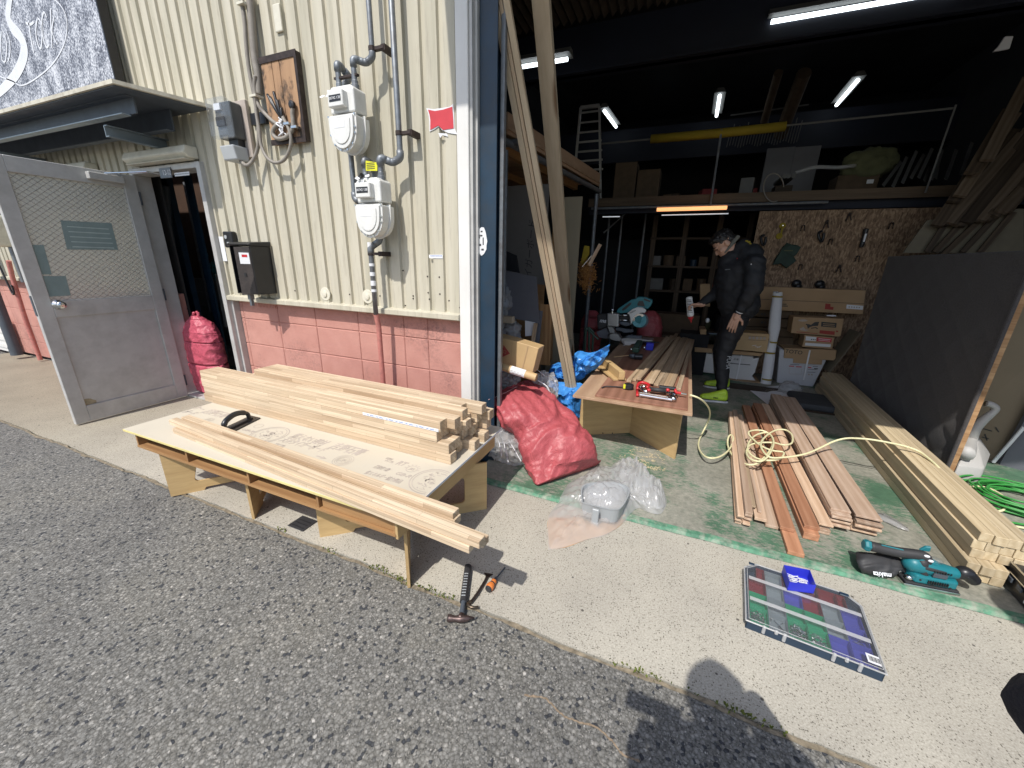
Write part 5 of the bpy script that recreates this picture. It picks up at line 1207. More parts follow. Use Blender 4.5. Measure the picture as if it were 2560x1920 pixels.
# turned over the top
t1=[b.bm.verts.new((1.80,gr[i][nz].co.y,1.428)) for i in range(ny+1)]; t2=[b.bm.verts.new((1.82,gr[i][nz].co.y,1.30)) for i in range(ny+1)]
for i in range(ny): b.bm.faces.new([gr[i][nz],t1[i],t1[i+1],gr[i+1][nz]]); b.bm.faces.new([t1[i],t2[i],t2[i+1],t1[i+1]])
b.obj('quilted_cover',MT['quilt'],qp,smooth=True)
b=MB(); b.tube(smooth_path([(1.756,1.088,.09+k*.134+0) for k in range(11)],3),.011,8); b.obj('piped_edge',MT['quilt'],qp,smooth=True)
b=MB(); b.tube([(1.758,y0+(y1-y0)*k/20,.09) for k in range(21)],.009,8); b.obj('piped_hem',MT['quilt'],qp,smooth=True)
b=MB(); b.tube(smooth_path([vx('O',*q,1.748) for q in ((590,550),(605,545),(610,560),(598,575),(620,590),(612,605),(600,600))],4),.0006,4); b.obj('loose_thread',MT['lhouse'],qp)
# brown frame board peeping from under the panel
board('panel_foot_rail',(1.70,1.10,.035),(1.70,2.3,.035),.03,.03,MT['meranti'],label='brown rail under the lower edge of the quilted panel',cat='rail')
# leaning offcut sheet left of the panel (far)
b=MB(); a=v('H',1190,1440,3.0); c_=v('H',1440,1125,3.0); b.quadbox([a,a+Vector((.01,0,0)),a+Vector((.01,.3,0)),a+Vector((0,.3,0)),c_,c_+Vector((.01,0,0)),c_+Vector((.01,.3,0)),c_+Vector((0,.3,0))]); b.obj('leaning_sheet',MT['mdf'],label='thin sheet leaning at an angle between the cartons and the quilted panel',cat='sheet')

# right of the panel: grey plastic pedestal/basin, sheets
MT['basin']=plain('grey_stone_resin',(.42,.41,.39),.55,var=.04)
bs=thing('washbasin_foot',g('O',730,1440,.02),'pale grey moulded foot with curved neck behind the quilted panel','pedestal')
fpts=[g('O',*q,.022) for q in ((640,1462),(780,1482),(815,1400),(790,1350),(720,1320),(650,1320))]
b=MB(); lo=[b.bm.verts.new(p) for p in fpts]; cc=sum(fpts,Vector())/6; up=[b.bm.verts.new(Vector((cc.x+(p.x-cc.x)*.93,cc.y+(p.y-cc.y)*.93,.13))) for p in fpts]; tp=[b.bm.verts.new(Vector((cc.x+(p.x-cc.x)*.30-.03,cc.y+(p.y-cc.y)*.30,.23))) for p in fpts]
for A_,B_ in ((lo,up),(up,tp)):
    for i in range(6): b.bm.faces.new([A_[i],A_[(i+1)%6],B_[(i+1)%6],B_[i]])
b.bm.faces.new(tp); b.bm.faces.new(lo[::-1]); b.obj('foot',MT['basin'],bs,bevel=.02,seg=3,smooth=True)
b=MB(); pts=smooth_path([g('O',715,1325,.2)]+[v('O',*q,1.35) for q in ((735,1260),(760,1200),(810,1150),(855,1115),(868,1095),(850,1078),(820,1070))],5); b.tube(pts,.03,10,rr=[.045-.025*min(1,i/(len(pts)*.55)) for i in range(len(pts))]); b.obj('neck',MT['basin'],bs,smooth=True)
MT['brownsheet']=plain('brown_lining_board',(.22,.175,.115),.8,var=.08,vs_=4)
b=MB(); b.quadbox([(1.93,1.62,.02),(2.32,1.58,.02),(2.32,1.60,.02),(1.93,1.64,.02),(1.93,1.66,1.3),(2.5,1.64,1.3),(2.5,1.66,1.3),(1.93,1.68,1.3)]); sb=b.obj('brown_sheet',MT['brownsheet'],label='brown lining board with handwritten marks leaning behind the moulded foot',cat='sheet')
for (q0_,q1_) in (((795,1195),(850,1210)),((800,1240),(835,1250)),((815,1225),(825,1258)),((868,1190),(885,1215))):
    a=v('O',*q0_,1.60); c_=v('O',*q1_,1.60); board('pencil_mark',a,c_,.006,.002,MT['inkd'],up=(0,-1,0),parent=sb,bevel=0)
b=MB(); b.quadbox([(2.25,1.52,.02),(3.0,1.05,.02),(3.0,1.08,.02),(2.25,1.55,.02),(2.35,1.56,1.25),(3.0,1.12,1.25),(3.0,1.15,1.25),(2.35,1.59,1.25)]); b.obj('grey_sheet',MT['greysheet'],label='grey sheet leaning at the far right edge beside the brown board',cat='sheet')
board('sheet_edge_strip',g('O',845,1362,.03)+Vector((0,-.02,0)),v('O',1012,1190,1.45),.018,.012,MT['paper'],up=(0,-1,0),label='white edge strip between the brown and the grey sheets',cat='strip')

# ---- left side of the bay: platform, sheets, clutter
pf=thing('timber_platform',(-1.4,2,2.1),'plywood platform on steel scaffold tubes above the leaning boards','platform')
b=MB(); b.prism([(-2.5,.72,2.16),(-1.22,.72,2.16),(-.98,2.8,2.16),(-2.5,2.8,2.16)],(0,0,.018)); b.obj('deck_sheet',MT['plyl'],pf)
board('side_board',(-1.235,.74,2.20),(-.995,2.8,2.20),.012,.13,MT['plyl'],parent=pf)
for x in (-1.9,-1.45): board('joist',(x,.75,2.13),(x+.2,2.75,2.13),.05,.06,MT['frame'],parent=pf)
b=MB(); b.tube([(-1.27,.66,2.10),(-1.0,2.9,2.10)],.024,10); b.tube([(-2.4,.95,2.11),(-1.15,.85,2.11)],.024,10); b.obj('scaffold_tubes',MT['steel'],pf)
for (x,y) in ((-1.27,.80),(-1.0,2.75)): b=MB(); b.tube([(x,y,2.05),(x,y,.02)],.022,10); b.obj('leg_tube',MT['steel'],pf)
b=MB(); P=v('E',140,990,.85); b.lathe([(.030,0),(.036,.0),(.036,.05),(.030,.05)],P,(0,-1,0),16); b.box((P.x-.045,P.y-.03,P.z-.012),(P.x-.03,P.y,P.z+.045)); b.box((P.x-.05,P.y-.03,P.z-.10),(P.x+.01,P.y,P.z-.045)); b.obj('scaffold_clamp',MT['chrome'],label='shiny scaffold clamp on the tube end beside the blue column',cat='clamp')
rnd=random.Random(9)
b=MB()
for k in range(6): 
    P=v('E',90+k*20,900-k*3,.95); b.prism([P,P+Vector((.10,.02,.02)),P+Vector((.16,.1,.0)),P+Vector((.02,.06,.035))],(0,0,.004))
b.obj('sheet_scraps',plain('pale_green_scrap',(.24,.30,.24),.6),label='pale scraps of sheet lying on the front of the platform',cat='scraps')
b=MB(); P=v('E',100,1370,.85); b.prism([P+Vector((-.02,0,.05)),P+Vector((.02,0,.03)),P+Vector((.03,0,-.03)),P+Vector((-.005,0,-.05))],(0,.002,0)); b.obj('green_tag',plain('green_tag',(.05,.25,.10),.6),label='small green tag hanging beside the blue column',cat='tag')
MT['gyps']=plain('grey_plasterboard',(.185,.17,.155),.85,var=.05,vs_=4); MT['gypt']=plain('tan_plasterboard',(.26,.225,.155),.85,var=.05,vs_=4)
b=MB(); b.box((-2.5,1.50,.02),(-1.16,1.512,1.95)); gb=b.obj('plasterboard',MT['gyps'],label='grey printed plasterboard standing behind the pair of leaning battens',cat='board')
text('print','タイガーボード',.085,MT['inkd'],frameM(v('G',400,560,1.498),(0.05,0,1),(-1,0,.05)),gb,shear=.1)
b=MB(); b.box((-1.10,1.47,.02),(-.853,1.485,1.835)); b.obj('plasterboard',MT['gypt'],label='tan plasterboard with a pale edge right of the knotty timber',cat='board')
board('brown_batten',v('G',560,1400,1.45),v('G',600,350,1.45),.035,.03,MT['frame'],up=(0,-1,0),label='thin brown batten between the two leaning timbers',cat='batten')
b=MB(); b.quadbox([(-1.45,1.42,.02),(-1.14,1.42,.02),(-1.14,1.43,.02),(-1.45,1.43,.02),(-1.45,1.44,1.12),(-1.14,1.44,1.10),(-1.14,1.45,1.10),(-1.45,1.45,1.12)]); b.obj('brown_offcut',MT['frame'],label='brown plywood offcut behind the grey sheet',cat='offcut')
q0=[v('G',*q,.86) for q in ((60,665),(450,740),(475,1115),(60,1030))]; b=MB(); b.prism(q0,(0,.006,0)); b.obj('grey_laminate_sheet',MT['greysheet'],label='smooth blue grey sheet with cut corner among the clutter by the column',cat='sheet')
q0=[v('G',*q,.95) for q in ((60,470),(290,570),(315,710),(60,660))]; b=MB(); b.prism(q0,(0,.01,0)); b.obj('dark_sheet',MT['dark'],label='near black sheet above the blue grey one',cat='sheet')
q0=[v('G',*q,.9) for q in ((430,1000),(500,1015),(450,1460),(420,1330))]; b=MB(); b.prism(q0,(0,.006,0)); b.obj('pale_offcut',MT['greysheet'],label='narrow pale grey offcut leaning right of the arrow carton',cat='offcut')
q0=[v('G',*q,.84) for q in ((360,1090),(440,1105),(410,1210),(360,1215))]; b=MB(); b.prism(q0,(0,.006,0)); b.obj('pale_offcut',MT['paper'],label='small whitish offcut under the blue grey sheet corner',cat='offcut')
board('grey_batten',v('G',415,1300,.80),v('G',445,1110,.82),.03,.02,MT['strip'],up=(0,-1,0),label='grey tan slat end beside the arrow carton',cat='slat')
board('brown_plank',v('G',490,1440,1.05),v('G',500,960,1.05),.16,.02,MT['frame'],up=(0,-1,0),label='wide brown plank standing behind the pair of leaning battens',cat='plank')
board('pine_post',(-1.45,.72,v('G',100,1075,.72).z),v('G',285,1085,.72)+Vector((-.02,0,0)),.055,.05,MT['pine'],label='pine post end poking out over the plastic bags',cat='post')
board('dark_batten',v('G',270,1240,.8),v('G',150,1110,.8),.03,.02,MT['rough'],up=(0,-1,0),label='dark batten lying across the clutter behind the arrow carton',cat='batten')
blob('clear_bag',v('G',170,930,.85),(.10,.09,.15),'clear','clear bag with blue and green wrappers beside the column','bag',seed=11,fold=.4)
P=v('G',130,930,.87); blob('bag_contents',P,(.05,.04,.09),plain('blue_wrapper',(.05,.10,.30),.4),'blue wrapper inside the upper clear bag','wrapper',seed=12,sub=3)
P=v('G',110,880,.85); blob('bag_contents',P,(.03,.04,.05),plain('green_wrapper',(.05,.35,.10),.4),'green wrapper inside the upper clear bag','wrapper',seed=13,sub=3)
blob('clear_bag',v('G',240,1180,.85),(.10,.08,.11),'clear','clear bag below the pine post end','bag',seed=14,fold=.4)
MT['redbag']=None
# arrow carton
Ya=.30
bx=thing('arrow_carton',v('Y',700,700,Ya),'open brown carton on its side with a red arrow, by the blue column','box')
def Yp(*q): return [v('Y',x,y,Ya) for x,y in q]
b=MB(); b.prism(Yp((60,190),(680,345),(1400,565),(1225,1275),(615,1085),(60,900)),(0,.12,0)); b.obj('carton_body',MT['cardl'],bx,bevel=.003)
b=MB(); b.prism([p+Vector((0,-.003,0)) for p in Yp((190,480),(430,545),(435,465),(612,705),(345,830),(370,765),(145,700))],(0,-.001,0)); b.obj('red_arrow',MT['inkr'],bx)
ar=v('Y',350,630,Ya-.0045); dd=(v('Y',510,700,Ya)-v('Y',200,590,Ya)).normalized()
text('arrow_text','取出口',.028,MT['card'],frameM(ar,dd,(dd.z*-1,0,dd.x)),bx,spacing=1.1)
b=MB(); b.prism([p+Vector((0,-.0025,0)) for p in Yp((680,345),(686,347),(622,1088),(615,1085))],(0,-.001,0)); b.prism([p+Vector((0,-.0025,0)) for p in Yp((1105,480),(1125,486),(955,1170),(935,1165))],(0,-.001,0)); b.obj('flap_seam',MT['card'],bx)
b=MB(); b.tube([v('Y',60,960,.22),v('Y',1340,1375,.22)],.026,18); tbx=b.obj('cardboard_tube',MT['cardl'],smooth=False,label='long cardboard tube with a white wrapped label lying on the clutter',cat='tube')
a=v('Y',60,960,.22); c_=v('Y',1340,1375,.22); dd=(c_-a); b=MB(); b.tube([a+dd*.47,a+dd*.77],.0268,18); b.obj('white_label',MT['paper'],tbx)
b=MB()
for k in range(7):
    P=a+dd*(.50+k*.036)+Vector((0,-.0272,.004-.012*(k%2))); b.box((P.x-.006,P.y-.0006,P.z-.0015),(P.x+.010,P.y,P.z+.0015))
b.obj('label_print',MT['ink'],tbx)
# mop / yellow brush / coir behind the plasterboard
P=v('G',840,560,1.9); b=MB(); b.prism([v('G',*q,1.9) for q in ((830,490),(868,495),(868,560),(820,650),(800,640))],(0,.04,0)); b.obj('yellow_scraper',MT['foam'],bevel=.004,label='yellow tool head behind the tan plasterboard',cat='tool')
board('wooden_tool',v('G',960,480,1.9),v('G',870,650,1.9),.03,.025,MT['meranti'],up=(0,-1,0),label='reddish wooden handle beside the yellow tool head',cat='handle')
b=MB(); b.tube([v('G',890,570,1.88),v('G',815,660,1.88)],.009,8); b.obj('metal_rod',MT['chrome'],label='bright metal rod beside the wooden handle',cat='rod')
MT['coir']=plain('orange_coir',(.36,.17,.05),.95,var=.4,vs_=40)
b=MB(); rnd=random.Random(10)
for k in range(700):
    P=v('G',rnd.gauss(850,30),rnd.choice([rnd.gauss(700,38),rnd.gauss(760,50)]),1.9+rnd.uniform(-.04,.06)); d=Vector((rnd.gauss(0,1),rnd.gauss(0,1),rnd.gauss(0,1))).normalized()*rnd.uniform(.02,.05); q=P+d*.5+Vector((rnd.uniform(-.01,.01),0,rnd.uniform(-.015,.01)))
    b.tube([P,q,P+d],.0022,3,caps=False)
P=v('G',850,730,1.92); b.ell(P,(.035,.03,.085),12); P=v('G',830,800,1.93); b.ell(P,(.025,.03,.05),10)
b.obj('coir_bundle',MT['coir'],label='shaggy orange coir bundle hanging by the tan plasterboard',cat='coir')

# ---- doorway room on the left
b=MB(); b.box((-2.66,.2,0),(-2.63,3,RZ)); 
b.bm.free()
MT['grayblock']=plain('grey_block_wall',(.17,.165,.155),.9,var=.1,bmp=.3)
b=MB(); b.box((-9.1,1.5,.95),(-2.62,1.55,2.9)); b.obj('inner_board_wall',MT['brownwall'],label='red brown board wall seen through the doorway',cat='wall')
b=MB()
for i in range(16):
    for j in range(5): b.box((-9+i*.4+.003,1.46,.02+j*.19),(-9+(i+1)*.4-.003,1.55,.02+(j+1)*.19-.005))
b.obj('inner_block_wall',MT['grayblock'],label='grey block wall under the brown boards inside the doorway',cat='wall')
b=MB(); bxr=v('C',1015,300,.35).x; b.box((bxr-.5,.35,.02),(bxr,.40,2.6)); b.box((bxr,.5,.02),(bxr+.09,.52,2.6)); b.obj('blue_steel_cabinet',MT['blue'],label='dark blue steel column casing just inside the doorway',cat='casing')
b=MB(); b.tube(smooth_path([v('C',980,200,.33),v('C',1005,450,.33),v('C',1035,650,.33),v('C',1055,725,.33)],5),.03,10); b.obj('inner_duct',MT['dsteel'],label='dull grey pipe hanging on the blue casing inside the doorway',cat='pipe')
b=MB(); P=v('C',1050,465,.45); b.box((P.x-.03,.44,P.z-.07),(P.x+.03,.46,P.z+.04)); b.obj('switch_box',MT['gbox'],label='pale switch box on the blue casing inside the doorway',cat='switch')
sp_=thing('long_shovel',v('C',1250,960,1.2),'long handled shovel standing inside the doorway','shovel')
a=v('C',1090,180,1.3); c_=v('C',1245,950,1.1); b=MB(); b.tube([a,c_],.013,8); b.obj('handle',MT['steel'],sp_)
b=MB(); b.prism([c_+Vector((-.05,0,0)),c_+Vector((.05,0,0)),c_+Vector((.07,0,-.2)),c_+Vector((0,0,-.26)),c_+Vector((-.07,0,-.2))],(0,.006,0)); b.obj('blade',MT['steel'],sp_)
br=thing('floor_brush',v('C',1290,800,.8),'teal bristled brush with two rods inside the doorway','brush')
b=MB(); P=v('C',1272,700,.8)
rnd=random.Random(2)
for k in range(60): q=P+Vector((rnd.gauss(0,.02),rnd.gauss(0,.02),rnd.gauss(0,.05))); b.tube([q,q+Vector((rnd.gauss(0,.01),0,.04))],.003,4)
b.obj('bristles',MT['teal'],br)
for dx in (0,.03): b=MB(); b.tube([P+Vector((dx,0,-.04)),v('C',1325,985,.8)+Vector((dx,0,-.1))],.008,8); b.obj('rod',MT['alu'],br)

# ================================================================== FOREGROUND: plasterboard table
TZ=.400
tb_=thing('board_table',(-1.7,-.66,0),'low table of plasterboard on a plywood box frame with crossed plywood legs','table')
BX0,BX1,BY0,BY1=-2.628,-.812,-1.108,-.203
b=MB(); b.box((BX0,BY0,TZ-.0125),(BX1,BY1,TZ)); pb=b.obj('plasterboard',[plain('cream_plasterboard_paper',(.55,.50,.405),.85,var=.03,vs_=6,dirt=((.5,.43,.32),3,.4)),plain('yellow_paper_edge',(.66,.56,.24),.8),MT['paper']],label='cream printed plasterboard lying on the low frame',cat='board',bevel=.001)
for f in pb.data.polygons:
    n_=f.normal
    if abs(n_.y)>.9: f.material_index=1
    if abs(n_.x)>.9: f.material_index=2
FX0,FX1,FY0,FY1=BX0+.03,BX1-.045,BY0+.028,BY1-.02
b=MB(); b.box((FX0,FY0,.288),(FX1,FY1,.300)); b.obj('bottom_panel',MT['frame'],tb_)
b=MB(); b.box((FX0,FY0,.378),(FX1,FY1,.387)); b.obj('top_panel',MT['frame'],tb_)
for x in (FX0,FX0+.44,FX0+.90,FX0+1.33,FX1-.014):
    board('divider',(x+.006,FY0+.002,.339),(x+.006,FY1,.339),.012,.077,MT['frame'],parent=tb_)
board('centre_web',(FX0+.014,-.70,.339),(FX1-.014,-.70,.339),.012,.077,MT['frame'],parent=tb_)
board('front_web',(FX0+1.35,FY0+.02,.339),(FX1-.014,FY0+.02,.339),.012,.077,MT['frame'],parent=tb_)
board('end_web',(FX1+.002,FY0,.330),(FX1+.002,FY1,.330),.012,.10,MT['ply'],parent=tb_)
def leg_panel(p,q,parent,h=.286,hole=True,mat='ply',th=.012,arch=.018,name='leg_panel',z0=0.0):
    p=Vector((p[0],p[1],z0)); q=Vector((q[0],q[1],z0)); d=(q-p); L=d.length; d.normalize()
    M=frameM(p,d,(0,0,1))
    f=.15
    out=[(0,0),(f,0),(f+.012,arch),(L-f-.012,arch),(L-f,0),(L,0),(L,h),(0,h)]
    m_=MB()
    if hole:
        # two openings beside the middle slot: build as strips around them
        hz0,hz1=arch+.045,h-.070
        def seg(x0,x1,zlo,zhi): m_.prism([(x0,zlo,-th/2),(x1,zlo,-th/2),(x1,zhi,-th/2),(x0,zhi,-th/2)],(0,0,th))
        # outer polygon with holes through triangulation
        m_.bm.free(); m_.bm=bmesh.new(); bm=m_.bm
        def loop(pts): 
            vv=[bm.verts.new((x,z,-th/2)) for x,z in pts]; return [bm.edges.new((vv[i],vv[(i+1)%len(vv)])) for i in range(len(vv))]
        es=loop(out)
        for (a_,b_) in ((.12,L*.5-.04),(L*.5+.04,L-.12)):
            r_=.018; hp=[]
            for (cx,cz,st) in ((b_-r_,hz0+r_,-90),(b_-r_,hz1-r_,0),(a_+r_+.03 if a_<L/2 else a_+r_,hz1-r_,90),(a_+r_,hz0+r_,180)):
                for k in range(4): an=R(st+k*30); hp.append((cx+r_*math.cos(an),cz+r_*math.sin(an)))
            es+=loop(hp)
        bmesh.ops.triangle_fill(bm,use_beauty=True,use_dissolve=False,edges=es)
        r_=bmesh.ops.extrude_face_region(bm,geom=bm.faces[:]); bmesh.ops.translate(bm,verts=[x for x in r_['geom'] if isinstance(x,bmesh.types.BMVert)],vec=(0,0,th))
    else:
        m_.prism([(x,z,-th/2) for x,z in out],(0,0,th))
    return m_.obj(name,MT[mat],parent,M=M,local=True)
lg=thing('crossed_leg_stand',(-2.1,-.62,0),'left crossed plywood stand under the plasterboard table','stand')
leg_panel((-2.46,-1.055),(-1.86,-.30),lg); leg_panel((-1.855,-1.0),(-2.42,-.33),lg)
lg=thing('crossed_leg_stand',(-1.1,-.68,0),'right crossed plywood stand under the plasterboard table','stand')
leg_panel((-1.44,-.955),(-.806,-.415),lg); leg_panel((-.857,-1.03),(-1.36,-.36),lg)
b=MB(); b.box((-1.47,-.80,.0005),(-1.38,-.70,.004)); b.obj('rubber_pad',MT['blackr'],label='black rubber pad on the ground under the plasterboard table',cat='pad',bevel=.001) if False else b.bm.free()

P=g('I',1365,1285,.0); b=MB(); b.box((P.x-.055,P.y-.045,.0006),(P.x+.055,P.y+.045,.004)); dc=b.obj('drain_cover',MT['blackr'],bevel=.002,label='small dark drain cover in the concrete under the plasterboard table',cat='drain cover')
b=MB()
for k in range(3): b.box((P.x-.04,P.y-.03+k*.022,.0041),(P.x+.04,P.y-.026+k*.022,.0048))
b.obj('slots',MT['black'],dc)
# printing on the board
pz=TZ+.0006
def ptxt(s,x,y,size,f='J',sh=.25,sp=1.0,al='CENTER',off=0.0006): 
    P=g(f,x,y,pz); return text('print',s,size,MT['ink'],frameM(P,(1,0,0),(0,1,0)),pb,shear=sh,spacing=sp,align=al,thick=.0004,off=off)
FR['PB']=(660,1040,500/2212)
FR['PA']=(380,980,400/2212)
def mid(f,a,c_): 
    return (g(f,*a,pz)+g(f,*c_,pz))/2
def ptx(s,f,a,c_,size,sh=.3,w_=None,off=.0006):
    A_,B_=g(f,*a,pz),g(f,*c_,pz); M=frameM((A_+B_)/2,(1,0,0),(0,1,0)); o=text('print',s,size,MT['ink'],M,pb,shear=sh,thick=.0004,off=off)
    xs=[q.co.x for q in o.data.vertices]; wd=max(xs)-min(xs); tgt=abs(B_.x-A_.x)
    for q in o.data.vertices: q.co.x*=tgt/wd
    return o
ptx('燃えない建材','PB',(305,215),(690,305),.062); ptx('吉野石膏','PB',(730,330),(1105,405),.075,off=.001)
ptx('天井タイガーボード','PB',(190,260),(680,380),.060); ptx('TV.7B','PB',(95,312),(220,335),.035)
ptx('RT','PB',(1460,515),(1575,535),.05,off=.0016); ptx('GB-R','PB',(1450,635),(1625,665),.032); ptx('発熱性1級','PB',(1210,562),(1390,595),.030); ptx('省エネルギー協力製品','PB',(1120,620),(1515,730),.032); ptx('準耐火','PB',(1340,468),(1425,480),.018); ptx('タイプR','PB',(1335,490),(1425,512),.018)
ptx('吉野石膏','PA',(710,262),(1050,330),.075,off=.0008); ptx('カー','PA',(560,215),(720,240),.055); ptx('ボード','PA',(430,270),(600,300),.055); ptx('GB-R','PA',(1250,515),(1395,550),.030); ptx('一級','PA',(1160,580),(1240,600),.028)
def ringp(c,r0,r1,mat='ink',n=40,part=1.0,el=1.0,name='print_ring'):
    b=MB()
    for i in range(int(n*part)):
        a0,a1=6.28318*i/n,6.28318*(i+1)/n
        p=[(c.x+r0*math.cos(a0),c.y+r0*math.sin(a0)*el,pz),(c.x+r1*math.cos(a0),c.y+r1*math.sin(a0)*el,pz),(c.x+r1*math.cos(a1),c.y+r1*math.sin(a1)*el,pz),(c.x+r0*math.cos(a1),c.y+r0*math.sin(a1)*el,pz)]
        if all(q[0]<BX1-.004 for q in p): b.face(p)
    return b.obj(name,MT[mat],pb)
def emblem(c,r,seed=1,bold=True):
    ringp(c,r*.95,r); ringp(c,r*.84,r*.87)
    rr=random.Random(seed); b=MB()
    for k in range(60):
        a=rr.uniform(0,6.28); q=rr.uniform(.05,.74)*r; P=Vector((c.x+q*math.cos(a),c.y+q*math.sin(a),0)); t_=a+1.57+rr.uniform(-.7,.7); l=rr.uniform(.08,.22)*r; w_=rr.uniform(.010,.026)*r
        e=Vector((math.cos(t_),math.sin(t_),0)); f=Vector((-e.y,e.x,0)); bend=f*rr.uniform(-.3,.3)*l
        pts=[P-e*l*.5,P+bend*.5,P+e*l*.5]
        if max(p.x for p in pts)+.01>BX1: continue
        for p0,p1 in zip(pts,pts[1:]): b.face([(p0+f*w_)[:2]+(pz,),(p1+f*w_)[:2]+(pz,),(p1-f*w_)[:2]+(pz,),(p0-f*w_)[:2]+(pz,)])
    b.obj('print_emblem',MT['ink'],pb)
emblem(g('PA',1615,588,pz),.098,3); emblem(g('PB',1860,720,pz)+Vector((.0,0,0)),.098,5)
c=g('PB',875,490,pz); ringp(c,.036,.038); ringp(c,.046,.048); emblem(c,.03,7)
c=g('PB',1635,585,pz); ringp(c,.024,.027); ptx('JIS','PB',(1605,580),(1665,595),.022,sh=.1)
b=MB()
for k in range(12):
    a=k*.5236; 
    if 3.6<a<5.9: continue
    P=Vector((c.x+.034*math.cos(a),c.y+.034*math.sin(a),pz)); e=Vector((math.cos(a),math.sin(a),0)); f=Vector((-e.y,e.x,0)); b.face([P-e*.005-f*.002,P+e*.005-f*.002,P+e*.005+f*.002,P-e*.005+f*.002])
b.obj('print_rays',MT['ink'],pb)
c=g('PA',1475,470,pz); ringp(c,.022,.025); c=g('PA',790,385,pz); ringp(c,.024,.026); emblem(c,.02,9)
def arrowp(a,c_,w_=.004):
    a=Vector(a); c_=Vector(c_); e=(c_-a).normalized(); f=Vector((-e.y,e.x,0)); b=MB(); m_=c_-e*.03
    b.face([a+f*w_,m_+f*w_,m_-f*w_,a-f*w_]); b.face([m_+f*.011,c_,m_-f*.011]); b.obj('print_arrow',MT['ink'],pb)
arrowp(g('PB',580,440,pz),g('PB',690,472,pz)); arrowp(g('PA',485,362,pz),g('PA',582,382,pz))

# three long battens on the front half and the big stack behind
TB=TZ+.0005
def bat(p,q,w_,h,z,label,group=None,mat='batten'):
    return board('batten',(p[0],p[1],z+h/2),(q[0],q[1],z+h/2),w_,h,MT[mat],label=label,cat='batten',group=group)
GF='long pale battens lying loose on the plasterboard'
bat((-2.335,-1.005),(-.50,-1.133),.038,.028,TB,'lower loose batten closest to the asphalt',GF)
bat((-2.33,-.965),(-.47,-1.093),.038,.028,TB,'loose long batten whose end sticks out furthest over the hammer, lower layer',GF) 
bat((-2.36,-.924),(-.61,-1.037),.040,.028,TB,'loose long batten with the rear projecting end, below the upper one',GF)
bat((-2.395,-.985),(-.465,-1.130),.038,.028,TB+.0285,'topmost loose batten projecting furthest beyond the table corner',GF)
bat((-2.39,-.930),(-.617,-1.037),.040,.024,TB+.0285,'upper loose batten lying nearest the black float',GF)
rnd=random.Random(21)
nl,nc=4,7; hh=.0508; ww=.0535
layn=['bottom','second','third','top']
coln=['front','second','third','fourth','fifth','sixth','rear']
for l in range(nl):
    for c_ in range(nc):
        if l==3 and c_ in (2,): continue
        if l==3 and c_>5: continue
        xl=-2.70+rnd.uniform(-.006,.012)+(.0 if c_<3 else .27*(c_>=3)*(l>=2)); xr=-.862+rnd.choice([0,0,.012,-.02,.03,-.035,.045,-.06])*(1 if not(c_==0 and l<2) else .2)
        if l==3 and c_==0: xr=-.905
        if l==3 and c_==1: xr=-.86
        y=-.652+c_*(ww+.0012)+rnd.uniform(-.001,.001); y2=y+rnd.uniform(-.003,.003)
        if l==0 and c_==0: y-=.002
        bat((xl,y+.02),(xr,y2-.012),ww-.001,hh-.0006,TB+l*hh,layn[l]+' layer batten, '+coln[c_]+' row from the road side, in the big stack on the plasterboard','pale battens stacked along the back of the plasterboard')
# clear measuring strip (white ruler) on the third layer edge
A_=g('J',305,325,.60); B_=g('J',735,440,.60)
z_=TB+4*hh; 
o=board('printed_ruler_tape',(-1.36,-.6845,z_-.041),(-.91,-.6945,z_-.041),.015,.0016,MT['paper'],up=(0,-1,0),label='white printed tape stuck along the front face of the stack top batten',cat='tape')
m_=MB()
for k in range(22):
    P=Vector((-1.35+k*.0197,-.6845-.01*(k*.0197+.01)/.45-.0014,z_-.041)); m_.box((P.x,P.y-.0006,P.z-.0012),(P.x+.003+.008*(k%3),P.y+.0002,P.z+.0012))
m_.obj('tape_print',MT['bluei'],o)

# black plastering float
fl=thing('plastering_float',(-2.13,-.82,TB),'black plastering float with arched handle on the plasterboard','float')
c4=[Vector(p) for p in ((-2.147,-.927,TB),(-2.059,-.928,TB),(-2.129+.01,-.703,TB),(-2.201,-.705,TB))]
b=MB(); b.prism(c4,(0,0,.007)); b.obj('blade_plate',MT['black'],fl,bevel=.001)
a0=(c4[0]+c4[1])/2; a1=(c4[2]+c4[3])/2; dd=a1-a0
hp=[a0+dd*.10+Vector((0,0,.010)),a0+dd*.10+Vector((0,0,.035)),a0+dd*.18+Vector((0,0,.058)),a0+dd*.40+Vector((0,0,.072)),a0+dd*.60+Vector((0,0,.066)),a0+dd*.76+Vector((0,0,.048)),a0+dd*.80+Vector((0,0,.03)),a0+dd*.80+Vector((0,0,.01))]
P_=smooth_path(hp,6); b=MB(); b.tube(P_,.012,10,rr=[.013 if i<8 else .0145 if i<28 else .011 for i in range(len(P_))]); b.obj('handle',MT['black'],fl,smooth=True)
b=MB(); b.prism([a0+dd*.04+Vector((-.012,0,.0072)),a0+dd*.04+Vector((.012,0,.0072)),a0+dd*.88+Vector((.012,0,.0072)),a0+dd*.88+Vector((-.012,0,.0072))],(0,0,.006)); b.obj('mounting_rail',MT['blackr'],fl)

